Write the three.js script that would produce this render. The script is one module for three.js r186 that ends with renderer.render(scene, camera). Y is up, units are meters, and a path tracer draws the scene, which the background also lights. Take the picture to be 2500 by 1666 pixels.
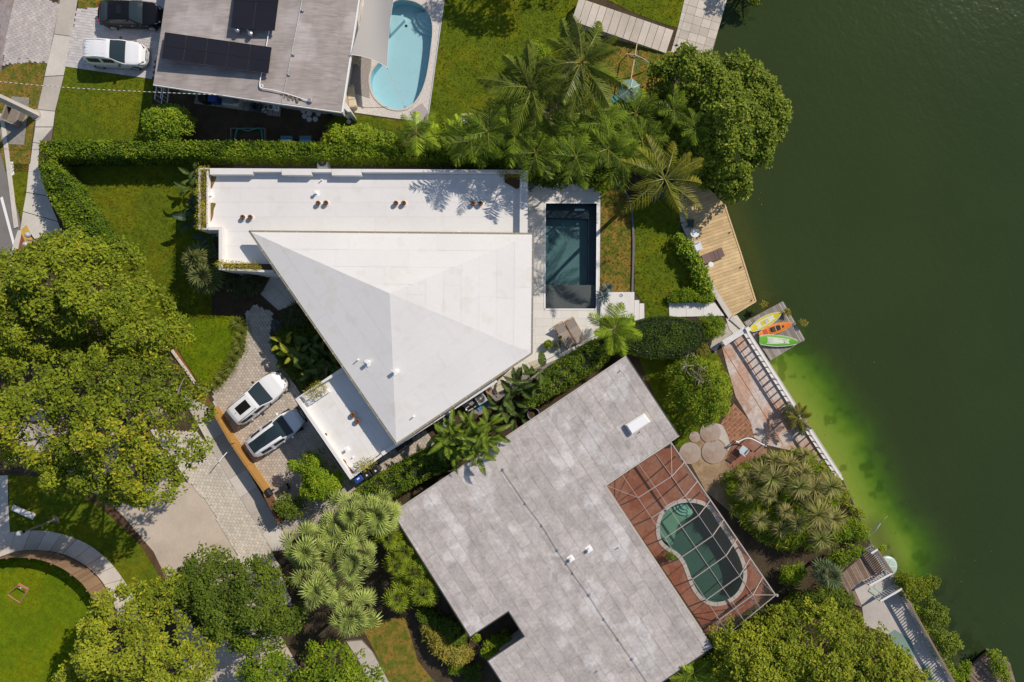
import * as THREE from 'three';
import { mergeGeometries } from 'three/addons/utils/BufferGeometryUtils.js';
import { RoundedBoxGeometry } from 'three/addons/geometries/RoundedBoxGeometry.js';

// ---------------------------------------------------------------- camera, sky, sun, exposure
const V3 = THREE.Vector3, C3 = THREE.Color, PI = Math.PI;
const H = 50, PXM = 1666 / H;                       // drone height, photo pixels per metre on the ground
const scene = new THREE.Scene();
const camera = new THREE.PerspectiveCamera(2 * Math.atan(0.5) * 180 / PI, 1024 / 682, 0.5, 2000);
camera.position.set(0, H, 0); camera.up.set(0, 0, -1); camera.lookAt(0, 0, 0);
const SUN = new V3(0.912, 1, -0.78).normalize();
{ // clear humid sky: deep blue overhead, pale towards the horizon, brighter round the sun
  const W = 512, Hh = 256, d = new Float32Array(W * Hh * 4), k = 0.64, ss = (t) => t * t * (3 - 2 * t);
  for (let j = 0; j < Hh; j++) for (let i = 0; i < W; i++) { const la = ((j + 0.5) / Hh - 0.5) * PI, lo = ((i + 0.5) / W - 0.5) * 2 * PI, y = Math.sin(la), x = Math.cos(la) * Math.cos(lo), z = Math.cos(la) * Math.sin(lo), c = Math.max(0, x * SUN.x + y * SUN.y + z * SUN.z), t = Math.pow(Math.max(y, 0), 0.45), h = 0.1 * Math.pow(c, 6) + 0.45 * Math.pow(c, 40), g = y < 0 ? ss(Math.min(1, -y * 8)) : 0, o = (j * W + i) * 4; [[0.64, 0.185, 1, 0.2], [0.71, 0.3, 0.92, 0.2], [0.8, 0.54, 0.78, 0.17]].forEach(([hz, zn, sn, gr], m) => { d[o + m] = k * ((hz + (zn - hz) * t + sn * h) * (1 - g) + gr * g); }); d[o + 3] = 1; }
  const sky = new THREE.DataTexture(d, W, Hh, THREE.RGBAFormat, THREE.FloatType); sky.mapping = THREE.EquirectangularReflectionMapping; sky.magFilter = sky.minFilter = THREE.LinearFilter; sky.needsUpdate = true; scene.background = sky; scene.environment = sky;
}
const sun = new THREE.DirectionalLight(new C3(1, 0.895, 0.775), 4.75);
sun.position.copy(SUN).multiplyScalar(120); scene.add(sun); scene.add(sun.target);
sun.castShadow = true; sun.shadow.mapSize.set(4096, 4096);
Object.assign(sun.shadow.camera, { left: -60, right: 60, top: 60, bottom: -60, near: 1, far: 300 });
const renderer = new THREE.WebGLRenderer({ antialias: true });
renderer.setSize(1024, 682); renderer.shadowMap.enabled = true;
renderer.toneMapping = THREE.LinearToneMapping; renderer.toneMappingExposure = 0.9;

// ---------------------------------------------------------------- random, places, names
function rng(seed) { let a = seed >>> 0; return () => { a = (a + 0x6D2B79F5) | 0; let t = Math.imul(a ^ (a >>> 15), 1 | a); t = (t + Math.imul(t ^ (t >>> 7), 61 | t)) ^ t; return ((t ^ (t >>> 14)) >>> 0) / 4294967296; }; }
const R0 = rng(7), rr = (a, b, f = R0) => a + (b - a) * f(), pick = (a, f = R0) => a[Math.floor(f() * a.length)];
const lerp = THREE.MathUtils.lerp, clamp = THREE.MathUtils.clamp, smooth = THREE.MathUtils.smoothstep;
// surveyed plan: photo pixel (2500 x 1666) and height above ground -> metres
const P = (px, py, h = 0) => { const k = (H - h) / H / PXM; return new V3((px - 1250) * k, h, (py - 833) * k); };
const zone = (ox, oy, s) => (x, y, h = 0) => P(ox + x / s, oy + y / s, h);
const S6 = 2353 / 640, S7 = 2258 / 700;
const Z1 = zone(0, 0, S6), Z2 = zone(620, 0, S6), Z3 = zone(1240, 0, S6), Z4 = zone(0, 400, S6), Z5 = zone(460, 380, S6), Z6 = zone(1060, 380, S6),
  Z7 = zone(1500, 380, S6), Z8 = zone(0, 780, S6), Z9 = zone(460, 780, S6), Z10 = zone(1060, 780, S6), Z11 = zone(1560, 780, S6),
  Z12 = zone(0, 1180, 2065 / 640), Z13 = zone(400, 1180, S7), Z14 = zone(1000, 1180, S7), Z15 = zone(1400, 1100, 2007 / 640), Z16 = zone(1800, 1180, S7), F = zone(0, 0, 0.9412);
const Q = (Z, h, a) => { const o = []; for (let i = 0; i < a.length; i += 2) o.push(Z(a[i], a[i + 1], h)); return o; };
const used = {};
function numbered(n) { used[n] = (used[n] ?? -1) + 1; return used[n] ? n + '_' + String(used[n]).padStart(3, '0') : n; }
function tag(o, label, category, group, kind) { o.userData.label = label; o.userData.category = category; if (group) o.userData.group = group; if (kind) o.userData.kind = kind; return o; }
function thing(name, label, category, p = new V3(), turn = 0, group) {
  const o = new THREE.Group(); o.name = numbered(name); o.position.copy(p); o.rotation.y = turn; scene.add(o); return tag(o, label, category, group);
}
function mesh(name, geo, mat, parent = scene) {
  const m = new THREE.Mesh(Array.isArray(geo) ? mergeGeometries(geo.map(g => { const q = g.index ? g.toNonIndexed() : g; for (const k of Object.keys(q.attributes)) if (!['position', 'normal', 'uv'].includes(k)) q.deleteAttribute(k); return q; })) : geo, mat);
  m.name = parent === scene ? numbered(name) : name; m.castShadow = m.receiveShadow = true; parent.add(m); return m;
}
const struct = (name, geo, mat, label) => { const m = mesh(name, geo, mat); m.userData.kind = 'structure'; if (label) m.userData.label = label; return m; };
function clone(o, label, group) { const c = o.clone(); c.name = numbered(o.name.replace(/_\d{3}$/, '')); c.userData = { ...o.userData, label: label ?? o.userData.label }; if (group) c.userData.group = group; scene.add(c); return c; }

// ---------------------------------------------------------------- noise and textures
function hash2(x, y, s) { let h = Math.imul(x, 374761393) + Math.imul(y, 668265263) + Math.imul(s, 1274126177); h = Math.imul(h ^ (h >>> 13), 1274126177); return ((h ^ (h >>> 16)) >>> 0) / 4294967296; }
function vn(x, y, per, s) { const xi = Math.floor(x), yi = Math.floor(y), fx = x - xi, fy = y - yi, u = fx * fx * (3 - 2 * fx), v = fy * fy * (3 - 2 * fy), m = (a) => ((a % per) + per) % per;
  return lerp(lerp(hash2(m(xi), m(yi), s), hash2(m(xi + 1), m(yi), s), u), lerp(hash2(m(xi), m(yi + 1), s), hash2(m(xi + 1), m(yi + 1), s), u), v); }
function fbm(u, v, base, oct, s) { let a = 0.5, t = 0, n = 0, p = base; for (let i = 0; i < oct; i++) { t += a * vn(u * p, v * p, p, s + i); n += a; a *= 0.5; p *= 2; } return t / n; }
function tex(size, metres, fn, srgb = false) {
  const d = new Uint8Array(size * size * 4);
  for (let y = 0; y < size; y++) for (let x = 0; x < size; x++) { const c = fn(x / size, y / size), i = (y * size + x) * 4; for (let k = 0; k < 3; k++) d[i + k] = clamp(Math.round((Array.isArray(c) ? c[k] : c) * 255), 0, 255); d[i + 3] = 255; }
  const t = new THREE.DataTexture(d, size, size); t.wrapS = t.wrapT = THREE.RepeatWrapping; t.magFilter = THREE.LinearFilter; t.minFilter = THREE.LinearMipmapLinearFilter; t.generateMipmaps = true;
  if (srgb) t.colorSpace = THREE.SRGBColorSpace; t.repeat.set(1 / metres, 1 / metres); t.needsUpdate = true; return t;
}
// multiplicative colour maps (mean near 0.8 in linear bytes), uv in metres
const T = {
  grass: tex(512, 7, (u, v) => { const a = fbm(u, v, 4, 3, 11), b = fbm(u, v, 24, 2, 12), c = hash2(u * 512 | 0, v * 512 | 0, 13), k = 0.42 + 0.35 * b + 0.4 * (c - 0.35), y = smooth(a, 0.5, 0.75); return [k * (1 + 0.45 * y), k * (1 + 0.12 * y), k * (1 - 0.1 * y)]; }),
  dry: tex(512, 5, (u, v) => { const a = smooth(fbm(u, v, 14, 4, 21), 0.3, 0.75), c = hash2(u * 512 | 0, v * 512 | 0, 23), k = 0.5 + 0.5 * c; return [k * lerp(0.42, 0.95, a), k * lerp(0.62, 0.75, a), k * lerp(0.3, 0.6, a)]; }),
  concrete: tex(512, 4.3, (u, v) => { const a = fbm(u, v, 3, 4, 31), b = fbm(u, v, 40, 2, 32), c = hash2(u * 512 | 0, v * 512 | 0, 33); const k = 0.62 + 0.3 * a + 0.12 * b + 0.07 * (c - 0.5); return [k, k * 0.99, k * 0.97]; }),
  roof: tex(1024, 11, (u, v) => { const wu = u + 0.06 * (fbm(u, v, 7, 3, 45) - 0.5), wv = v + 0.06 * (fbm(u, v, 7, 3, 46) - 0.5), a = fbm(wu, wv, 6, 5, 41), w = smooth(a, 0.53, 0.66), b = fbm(u, v, 90, 3, 42), s = fbm(wu, wv, 17, 4, 43), rd = Math.pow(1 - Math.abs(2 * fbm(wu, wv, 11, 4, 44) - 1), 9), k = 0.68 + 0.3 * (s - 0.5) + 0.26 * (b - 0.5) + 0.1 * rd; return [k * (1 + 0.22 * w), k * (1 + 0.26 * w), k * (1 + 0.3 * w)]; }),
  rain: tex(512, 6, (u, v) => { const a = fbm(u * 0.999, v, 6, 4, 51), st = vn(u * 8, v * 70, 70, 52) * 0.5 + vn(u * 16, v * 140, 140, 53) * 0.5; const w = smooth(fbm(u, v, 3, 4, 54), 0.5, 0.75), k = 0.56 + 0.24 * a + 0.3 * (st - 0.5) + 0.16 * w; return [k, k * (0.95 + 0.03 * w), k * (0.92 + 0.06 * w)]; }),
  white: tex(512, 9, (u, v) => { const a = fbm(u, v, 4, 4, 61), b = fbm(u, v, 50, 2, 62), d = smooth(fbm(u, v, 12, 3, 63), 0.6, 0.8); const k = 0.92 + 0.07 * (a - 0.5) + 0.04 * (b - 0.5); return [k - 0.04 * d, k - 0.052 * d, k - 0.08 * d]; }),
  wood: tex(512, 1.6, (u, v) => { const g = vn(u * 6, v * 90, 90, 71) * 0.6 + vn(u * 12, v * 180, 180, 72) * 0.4, a = fbm(u, v, 5, 3, 73); const k = 0.5 + 0.32 * g + 0.24 * a; return [k, k * 0.97, k * 0.93]; }),
  gravel: tex(512, 1.5, (u, v) => { const x = Math.floor(u * 64), y = Math.floor(v * 64); let m = 9, id = 0; for (let j = -1; j < 2; j++) for (let i = -1; i < 2; i++) { const cx = ((x + i) % 64 + 64) % 64, cy = ((y + j) % 64 + 64) % 64, dx = x + i + hash2(cx, cy, 81) - u * 64, dy = y + j + hash2(cx, cy, 82) - v * 64, d = dx * dx + dy * dy; if (d < m) { m = d; id = hash2(cx, cy, 83); } } const k = (0.45 + 0.5 * id) * (1 - 0.45 * m); return [k, k * 0.97, k * 0.95]; }),
  soil: tex(512, 3, (u, v) => { const a = fbm(u, v, 8, 4, 91), c = hash2(u * 512 | 0, v * 512 | 0, 92), d = fbm(u, v, 60, 2, 93); const k = 0.25 + 0.5 * a + 0.3 * c * d + 0.2 * d; return [k, k * 0.9, k * 0.78]; }),
  asphalt: tex(512, 3, (u, v) => { const a = fbm(u, v, 4, 4, 101), c = hash2(u * 512 | 0, v * 512 | 0, 102); const k = 0.6 + 0.25 * a + 0.2 * (c - 0.5); return [k, k, k]; }),
  red: tex(512, 5, (u, v) => { const a = fbm(u, v, 5, 4, 111), b = fbm(u, v, 40, 2, 112), w = smooth(a, 0.42, 0.62); const k = 0.55 + 0.3 * b; return [k * lerp(1, 1.15, w), k * lerp(0.8, 1.2, w), k * lerp(0.7, 1.25, w)]; }),
  bark: tex(256, 0.8, (u, v) => { const g = vn(u * 30, v * 8, 30, 121), a = fbm(u, v, 8, 3, 122); const k = 0.4 + 0.35 * g + 0.3 * a; return [k, k * 0.95, k * 0.88]; }),
  ripple: tex(512, 9, (u, v) => fbm(u, v, 14, 3, 131) * 0.6 + fbm(u, v, 40, 2, 132) * 0.4),
  fine: tex(512, 1.2, (u, v) => 0.5 * fbm(u, v, 24, 3, 141) + 0.5 * hash2(u * 512 | 0, v * 512 | 0, 142)),
};
const lin = (r, g, b) => new C3().setRGB(r, g, b);
const mats = {};
function M(key, col, o = {}) {
  return mats[key] ??= new (o.physical || o.specularIntensity !== undefined ? THREE.MeshPhysicalMaterial : THREE.MeshStandardMaterial)(Object.assign({ name: key, color: lin(...col), roughness: 0.85, metalness: 0 }, (({ physical, ...r }) => r)(o)));
}
const bump = (s = 0.004) => ({ bumpMap: T.fine, bumpScale: s });
// ---------------------------------------------------------------- geometry helpers
const shapeOf = (pts) => new THREE.Shape(pts.map(p => new THREE.Vector2(p.x, -p.z)));
function prism(pts, top, thick, holes, bevel = 0) {            // flat-topped solid over a plan polygon
  const s = shapeOf(pts); if (holes) for (const h of holes) s.holes.push(new THREE.Path(h.map(p => new THREE.Vector2(p.x, -p.z))));
  const g = new THREE.ExtrudeGeometry(s, { depth: thick - 2 * bevel, bevelEnabled: bevel > 0, bevelThickness: bevel, bevelSize: bevel, bevelOffset: -bevel, bevelSegments: 1, steps: 1 });
  g.rotateX(-PI / 2); g.translate(0, top - thick + bevel, 0); return g;
}
function sheet(pts, y, holes) { const s = shapeOf(pts); if (holes) for (const h of holes) s.holes.push(new THREE.Path(h.map(p => new THREE.Vector2(p.x, -p.z)))); const g = new THREE.ShapeGeometry(s); g.rotateX(-PI / 2); g.translate(0, y, 0); return g; }
function boxg(w, h, d, x = 0, y = 0, z = 0, ry = 0) { const g = new THREE.BoxGeometry(w, h, d); if (ry) g.rotateY(ry); g.translate(x, y, z); return g; }
function rbox(w, h, d, r, x = 0, y = 0, z = 0, ry = 0) { const g = new RoundedBoxGeometry(w, h, d, 2, Math.min(r, w / 2.01, h / 2.01, d / 2.01)); if (ry) g.rotateY(ry); g.translate(x, y, z); return g; }
function bar(a, b, w, h = w) {                                   // box beam from a to b
  const d = b.clone().sub(a), L = d.length(), g = new THREE.BoxGeometry(w, h, L); const z = d.normalize(), up = Math.abs(z.y) > 0.95 ? new V3(1, 0, 0) : new V3(0, 1, 0), x = up.clone().cross(z).normalize(), y = z.clone().cross(x);
  g.applyMatrix4(new THREE.Matrix4().makeBasis(x, y, z)); const m = a.clone().add(b).multiplyScalar(0.5); g.translate(m.x, m.y, m.z); return g;
}
function tube(pts, r, seg = 0, rad = 6, closed = false) { return new THREE.TubeGeometry(new THREE.CatmullRomCurve3(pts, closed, 'catmullrom', 0.5), seg || pts.length * 4, r, rad, closed); }
function cyl(r0, r1, h, x = 0, y = 0, z = 0, n = 20) { const g = new THREE.CylinderGeometry(r1, r0, h, n); g.translate(x, y + h / 2, z); return g; }
function lathe(prof, n = 24) { return new THREE.LatheGeometry(prof.map(p => new THREE.Vector2(p[0], p[1])), n); }
function taper(pts, r0, r1, rad = 7) {                           // limb: tube with falling radius
  const cv = new THREE.CatmullRomCurve3(pts), n = pts.length * 3, g = new THREE.TubeGeometry(cv, n, 1, rad, false), p = g.attributes.position, c = new V3();
  for (let i = 0; i <= n; i++) { cv.getPointAt(i / n, c); const r = lerp(r0, r1, i / n); for (let j = 0; j <= rad; j++) { const k = i * (rad + 1) + j; p.setXYZ(k, c.x + (p.getX(k) - c.x) * r, c.y + (p.getY(k) - c.y) * r, c.z + (p.getZ(k) - c.z) * r); } }
  return g;
}
const inside = (pts, x, z) => { let c = false; for (let i = 0, j = pts.length - 1; i < pts.length; j = i++) { const a = pts[i], b = pts[j]; if ((a.z > z) !== (b.z > z) && x < (b.x - a.x) * (z - a.z) / (b.z - a.z) + a.x) c = !c; } return c; };
const edgeDist = (pts, x, z, closed = true) => { let m = 1e9; for (let i = closed ? 0 : 1; i < pts.length; i++) { const a = pts[(i + pts.length - 1) % pts.length], b = pts[i], dx = b.x - a.x, dz = b.z - a.z, t = clamp(((x - a.x) * dx + (z - a.z) * dz) / (dx * dx + dz * dz), 0, 1); m = Math.min(m, Math.hypot(x - a.x - t * dx, z - a.z - t * dz)); } return m; };
const bounds = (pts) => { const b = new THREE.Box2(); for (const p of pts) b.expandByPoint(new THREE.Vector2(p.x, p.z)); return b; };
function offsetPoly(pts, d) {                                     // grow (d>0) a plan polygon by d metres
  let A = 0; pts.forEach((p, i) => { const q = pts[(i + 1) % pts.length]; A += p.x * q.z - q.x * p.z; }); const sg = A > 0 ? 1 : -1;
  return pts.map((p, i) => { const a = pts[(i + pts.length - 1) % pts.length], b = pts[(i + 1) % pts.length]; const n1 = new V3(p.z - a.z, 0, a.x - p.x).normalize(), n2 = new V3(b.z - p.z, 0, p.x - b.x).normalize(), n = n1.clone().add(n2).normalize(); const k = d * sg / Math.max(0.45, n.dot(n1)); return new V3(p.x + n.x * k, p.y, p.z + n.z * k); });
}
function curve(pts, n = 48, closed = true) { return new THREE.CatmullRomCurve3(pts, closed).getPoints(n).slice(0, closed ? n : n + 1); }
function clipBy(subject, quad) {                                   // Sutherland-Hodgman: subject by a convex quad
  let out = subject, A = 0; quad.forEach((p, i) => { const q = quad[(i + 1) % quad.length]; A += p.x * q.z - q.x * p.z; }); if (A < 0) quad = [...quad].reverse();
  for (let i = 0; i < quad.length && out.length; i++) { const a = quad[i], b = quad[(i + 1) % quad.length], side = p => (b.x - a.x) * (p.z - a.z) - (b.z - a.z) * (p.x - a.x), inn = out; out = [];
    for (let k = 0; k < inn.length; k++) { const p = inn[k], q = inn[(k + 1) % inn.length], sp = side(p), sq = side(q); if (sp >= 0) out.push(p); if ((sp >= 0) !== (sq >= 0)) out.push(p.clone().lerp(q, sp / (sp - sq))); } }
  return out.filter((p, i) => p.distanceTo(out[(i + 1) % out.length]) > 1e-3);
}
const areaOf = (pts) => Math.abs(pts.reduce((s, p, i) => { const q = pts[(i + 1) % pts.length]; return s + p.x * q.z - q.x * p.z; }, 0)) / 2;
// boards, pavers, slabs: cut a polygon into strips of width w along direction dir; fn(points, i, j) gets each piece
function cutStrips(pts, dir, w, len, gap, seed, fn, stagger = 0.5) {
  const f = rng(seed), d = dir.clone().setY(0).normalize(), n = new V3(-d.z, 0, d.x), o = pts[0]; let u0 = 1e9, u1 = -1e9, v0 = 1e9, v1 = -1e9;
  for (const p of pts) { const r = p.clone().sub(o), u = r.dot(d), v = r.dot(n); u0 = Math.min(u0, u); u1 = Math.max(u1, u); v0 = Math.min(v0, v); v1 = Math.max(v1, v); }
  let i = 0; for (let v = v0; v < v1 - 0.01; v += w, i++) { let u = u0 - (len ? (stagger === 'random' ? f() : (i % 2) * stagger) * (Array.isArray(len) ? len[1] : len) : 0), j = 0;
    while (u < u1 - 0.01) { const L = len ? (Array.isArray(len) ? rr(len[0], len[1], f) : len) : u1 - u0 + 0.01, g = gap / 2; const q = [[u + g, v + g], [u + L - g, v + g], [u + L - g, v + w - g], [u + g, v + w - g]].map(([a, b]) => o.clone().addScaledVector(d, a).addScaledVector(n, b));
      const c = clipBy(pts, q); if (c.length > 2 && areaOf(c) > 0.012 * w) fn(c, i, j, f); u += L; j++; } }
}
// ---------------------------------------------------------------- plants
const leafMat = new THREE.MeshPhysicalMaterial({ name: 'leaf', vertexColors: true, side: THREE.DoubleSide, roughness: 0.92, transmission: 0.2, thickness: 0, specularIntensity: 0.4, clearcoat: 0.12, clearcoatRoughness: 0.35, flatShading: true });
const waxyMat = new THREE.MeshPhysicalMaterial({ name: 'waxy leaf', vertexColors: true, side: THREE.DoubleSide, roughness: 0.92, transmission: 0.18, thickness: 0, specularIntensity: 0.4, clearcoat: 0.3, clearcoatRoughness: 0.36, flatShading: true });
const barkMat = M('bark', [0.22, 0.185, 0.15], { map: T.bark, bumpMap: T.bark, bumpScale: 0.01 });
const paleBark = M('pale bark', [0.5, 0.45, 0.4], { map: T.bark, bumpMap: T.bark, bumpScale: 0.01 });
const soilMat = M('soil', [0.1, 0.072, 0.05], { map: T.soil, roughness: 1 });
class Fol {
  constructor() { this.p = []; this.c = []; this.i = []; this.n = 0; }
  v(x, y, z, c, k = 1) { this.p.push(x, y, z); this.c.push(c[0] * k, c[1] * k, c[2] * k); return this.n++; }
  leaf(b, ax, nr, L, W, c, fold = 0.18, tipc) {                    // folded kite: base, two sides, tip
    const sx = ax.y * nr.z - ax.z * nr.y, sy = ax.z * nr.x - ax.x * nr.z, sz = ax.x * nr.y - ax.y * nr.x, m = L * 0.45, w = W / 2, f = W * fold;
    const a = this.v(b.x, b.y, b.z, c), l = this.v(b.x + ax.x * m + sx * w + nr.x * f, b.y + ax.y * m + sy * w + nr.y * f, b.z + ax.z * m + sz * w + nr.z * f, c), r = this.v(b.x + ax.x * m - sx * w + nr.x * f, b.y + ax.y * m - sy * w + nr.y * f, b.z + ax.z * m - sz * w + nr.z * f, c), t = this.v(b.x + ax.x * L, b.y + ax.y * L, b.z + ax.z * L, tipc || c);
    this.i.push(a, r, t, a, t, l);
  }
  strip(pts, nr, ws, c, c2) {                                      // blade of several segments
    let pl = -1, pr = -1; const s = new V3(), d = new V3();
    pts.forEach((q, k) => { d.subVectors(pts[Math.min(k + 1, pts.length - 1)], pts[Math.max(k - 1, 0)]).normalize(); s.crossVectors(d, nr).normalize(); const cc = c2 ? c.map((x, m) => lerp(x, c2[m], k / (pts.length - 1))) : c, w = ws[k] / 2, l = this.v(q.x + s.x * w, q.y + s.y * w, q.z + s.z * w, cc), r = this.v(q.x - s.x * w, q.y - s.y * w, q.z - s.z * w, cc); if (k) this.i.push(pl, pr, r, pl, r, l); pl = l; pr = r; });
  }
  build() { const g = new THREE.BufferGeometry(); g.setAttribute('position', new THREE.Float32BufferAttribute(this.p, 3)); g.setAttribute('color', new THREE.Float32BufferAttribute(this.c, 3)); g.setIndex(this.n > 65535 ? new THREE.Uint32BufferAttribute(this.i, 1) : this.i); return g; }
}
const _d = new V3(), _n = new V3(), _a = new V3(), _b = new V3();
const onSphere = (f, v) => { const z = f() * 2 - 1, a = f() * 2 * PI, r = Math.sqrt(1 - z * z); return v.set(r * Math.cos(a), z, r * Math.sin(a)); };
const tint = (c, k, f, j = 0.16) => { const m = k * (1 + (f() - 0.5) * 2 * j); return [c[0] * m * (1 + (f() - 0.5) * 0.16), c[1] * m, c[2] * m * (1 + (f() - 0.5) * 0.3)]; };
const mixc = (a, b, t) => a.map((x, i) => lerp(x, b[i], t));
// palettes: [dark green, mid green, light green, accent]
const PAL = {
  olive: [[0.06, 0.09, 0.004], [0.145, 0.195, 0.008], [0.29, 0.345, 0.016], [0.4, 0.36, 0.02]],
  yellow: [[0.1, 0.14, 0.006], [0.2, 0.25, 0.012], [0.37, 0.41, 0.025], [0.45, 0.36, 0.025]],
  deep: [[0.045, 0.075, 0.006], [0.085, 0.135, 0.008], [0.15, 0.21, 0.012], [0.22, 0.26, 0.02]],
  mangrove: [[0.065, 0.1, 0.006], [0.14, 0.205, 0.01], [0.28, 0.34, 0.03], [0.33, 0.36, 0.05]],
  lime: [[0.075, 0.14, 0.004], [0.16, 0.26, 0.006], [0.31, 0.41, 0.012], [0.5, 0.44, 0.02]],
  hedge: [[0.06, 0.115, 0.004], [0.13, 0.215, 0.006], [0.26, 0.34, 0.012], [0.38, 0.38, 0.02]],
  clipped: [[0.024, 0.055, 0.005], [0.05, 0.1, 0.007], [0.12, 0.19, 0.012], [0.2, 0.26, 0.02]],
  grey: [[0.09, 0.11, 0.06], [0.14, 0.165, 0.09], [0.2, 0.22, 0.13], [0.22, 0.22, 0.13]],
  croton: [[0.1, 0.13, 0.02], [0.26, 0.24, 0.03], [0.4, 0.35, 0.06], [0.42, 0.2, 0.02]],
};
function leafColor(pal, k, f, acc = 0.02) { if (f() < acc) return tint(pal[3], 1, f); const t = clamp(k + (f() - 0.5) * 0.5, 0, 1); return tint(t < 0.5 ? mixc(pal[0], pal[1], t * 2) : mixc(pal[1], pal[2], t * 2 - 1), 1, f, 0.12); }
// broad-leaved crown over a plan outline: clumps of leaves on a dome with gaps
function crownGeo(poly, base, top, o) {
  const f = rng(o.seed), fol = new Fol(), b = bounds(poly), r = o.clump ?? 0.8, sp = r * (o.spacing ?? 0.85), Rm = Math.sqrt(areaOf(poly) / PI) * 0.85, c = new V3(), q = new V3(), centres = [];
  const pal = PAL[o.pal];
  for (let layer = 0; layer < (o.layers ?? 2); layer++) for (let x = b.min.x; x <= b.max.x; x += sp) for (let z = b.min.y; z <= b.max.y; z += sp) {
    const px = x + (f() - 0.5) * sp * 1.7, pz = z + (f() - 0.5) * sp * 1.7; if (!inside(poly, px, pz)) continue;
    const d = edgeDist(poly, px, pz); if (d < r * 0.3) continue;
    const e = clamp(d / Rm, 0, 1), nz = 0.65 * vn(px * 0.42 + 50, pz * 0.42 + 50, 999, o.seed) + 0.35 * vn(px * 1.1 + 50, pz * 1.1 + 50, 999, o.seed + 7) - 0.5, gp = vn(px * 0.8 + 90, pz * 0.8 + 90, 999, o.seed + 5);
    if (gp < (o.gap ?? 0.14) && layer === 0) continue; if (layer && f() < 0.35) continue;
    const dome = Math.sqrt(Math.max(0, 1 - (1 - e) ** 2)), y = lerp(base, top, clamp(dome * (0.84 + 0.85 * nz), 0.03, 1.2)) - layer * (0.9 + f() * 0.8) * r - f() * r * 0.5;
    c.set(px, Math.max(y, 0.15), pz); if (!layer) centres.push(c.clone());
    const R = r * rr(0.6, 1.15, f), cl = clamp(0.5 + nz * 0.9 + (f() - 0.5) * 0.5, 0, 1), nL = Math.round((o.leaves ?? 90) * (R / r) ** 2 * (layer ? 0.55 : 1)), acc = o.accent ?? 0.02;
    const ac = (o.patch && vn(px * 0.35 + 10, pz * 0.35 + 10, 999, o.seed + 9) > o.patch) ? 0.3 : acc;
    for (let k = 0; k < nL; k++) {
      onSphere(f, _d); if (_d.y < -0.25) _d.y *= -1; const s = R * Math.cbrt(rr(0.12, 1, f)); q.set(c.x + _d.x * s, c.y + _d.y * s * 0.75, c.z + _d.z * s); if (q.y < 0.05) q.y = 0.05 + f() * 0.1;
      onSphere(f, _a); _n.copy(_d).multiplyScalar(0.7).addScaledVector(_a, o.ragged ?? 0.75); _n.y += 0.75; _n.normalize(); onSphere(f, _b).addScaledVector(_n, -_b.dot(_n)).normalize();
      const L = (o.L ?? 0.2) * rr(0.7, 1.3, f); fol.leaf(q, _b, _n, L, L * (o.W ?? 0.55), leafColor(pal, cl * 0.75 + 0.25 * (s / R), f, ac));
    }
  }
  return { geo: fol.build(), centres };
}
function tree(name, label, poly, base, top, root, o) {              // > trunk, branch..., crown
  const t = thing(name, label, 'tree', root.clone().setY(0)), f = rng(o.seed + 99), { geo, centres } = crownGeo(poly, base, top, o), bm = o.pale ? paleBark : barkMat;
  geo.translate(-root.x, 0, -root.z); const cr = mesh('crown', geo, leafMat, t);
  const fork = new V3(0, Math.max(base * 0.8, 0.8), 0), tr = o.trunk ?? 0.3; mesh('trunk', taper([new V3(0, -0.1, 0), new V3(rr(-0.1, 0.1, f), fork.y * 0.5, rr(-0.1, 0.1, f)), fork], tr, tr * 0.75, 9), bm, t);
  const nB = o.branches ?? 8; for (let k = 0; k < nB; k++) { const c = centres[Math.floor((k + f()) / nB * centres.length)]; if (!c) continue; const e = c.clone().sub(root); e.y = c.y - 0.15; const m = fork.clone().lerp(e, 0.5); m.y += o.pale ? 0.15 : 0.5; m.x += rr(-0.4, 0.4, f); m.z += rr(-0.4, 0.4, f); mesh('branch', [taper([fork.clone().setY(fork.y - 0.15), m, e], tr * (o.pale ? 0.38 : 0.45), o.pale ? 0.045 : 0.025, 6), ...(o.pale ? [0, 1, 2, 3].map(() => { const a = m.clone().lerp(e, rr(0.2, 0.8, f)), z = a.clone().add(new V3(rr(-1.6, 1.6, f), rr(0.2, 0.8, f), rr(-1.6, 1.6, f))); return taper([a, a.clone().lerp(z, 0.5).add(new V3(rr(-0.2, 0.2, f), 0.1, rr(-0.2, 0.2, f))), z], 0.06, 0.022, 5); }) : [])], bm, t); }
  return t;
}
function shrub(name, label, category, poly, h, o) {                  // > foliage, stem
  const b = bounds(poly), c = new V3((b.min.x + b.max.x) / 2, 0, (b.min.y + b.max.y) / 2), t = thing(name, label, category, c, 0, o.group), { geo, centres } = crownGeo(poly, o.base ?? h * 0.25, h, { clump: 0.4, leaves: 60, L: 0.14, ...o });
  geo.translate(-c.x, 0, -c.z); mesh('foliage', geo, o.waxy ? waxyMat : leafMat, t);
  const g = []; for (let k = 0; k < 5; k++) { const e = centres[Math.floor((k + 0.5) / 5 * centres.length)]; if (e) g.push(taper([new V3(0, -0.05, 0), e.clone().sub(c).multiplyScalar(0.5).setY(e.y * 0.4), e.clone().sub(c).setY(e.y * 0.85)], 0.05, 0.012, 5)); }
  if (g.length) mesh('stem', g, barkMat, t); return t;
}
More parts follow.
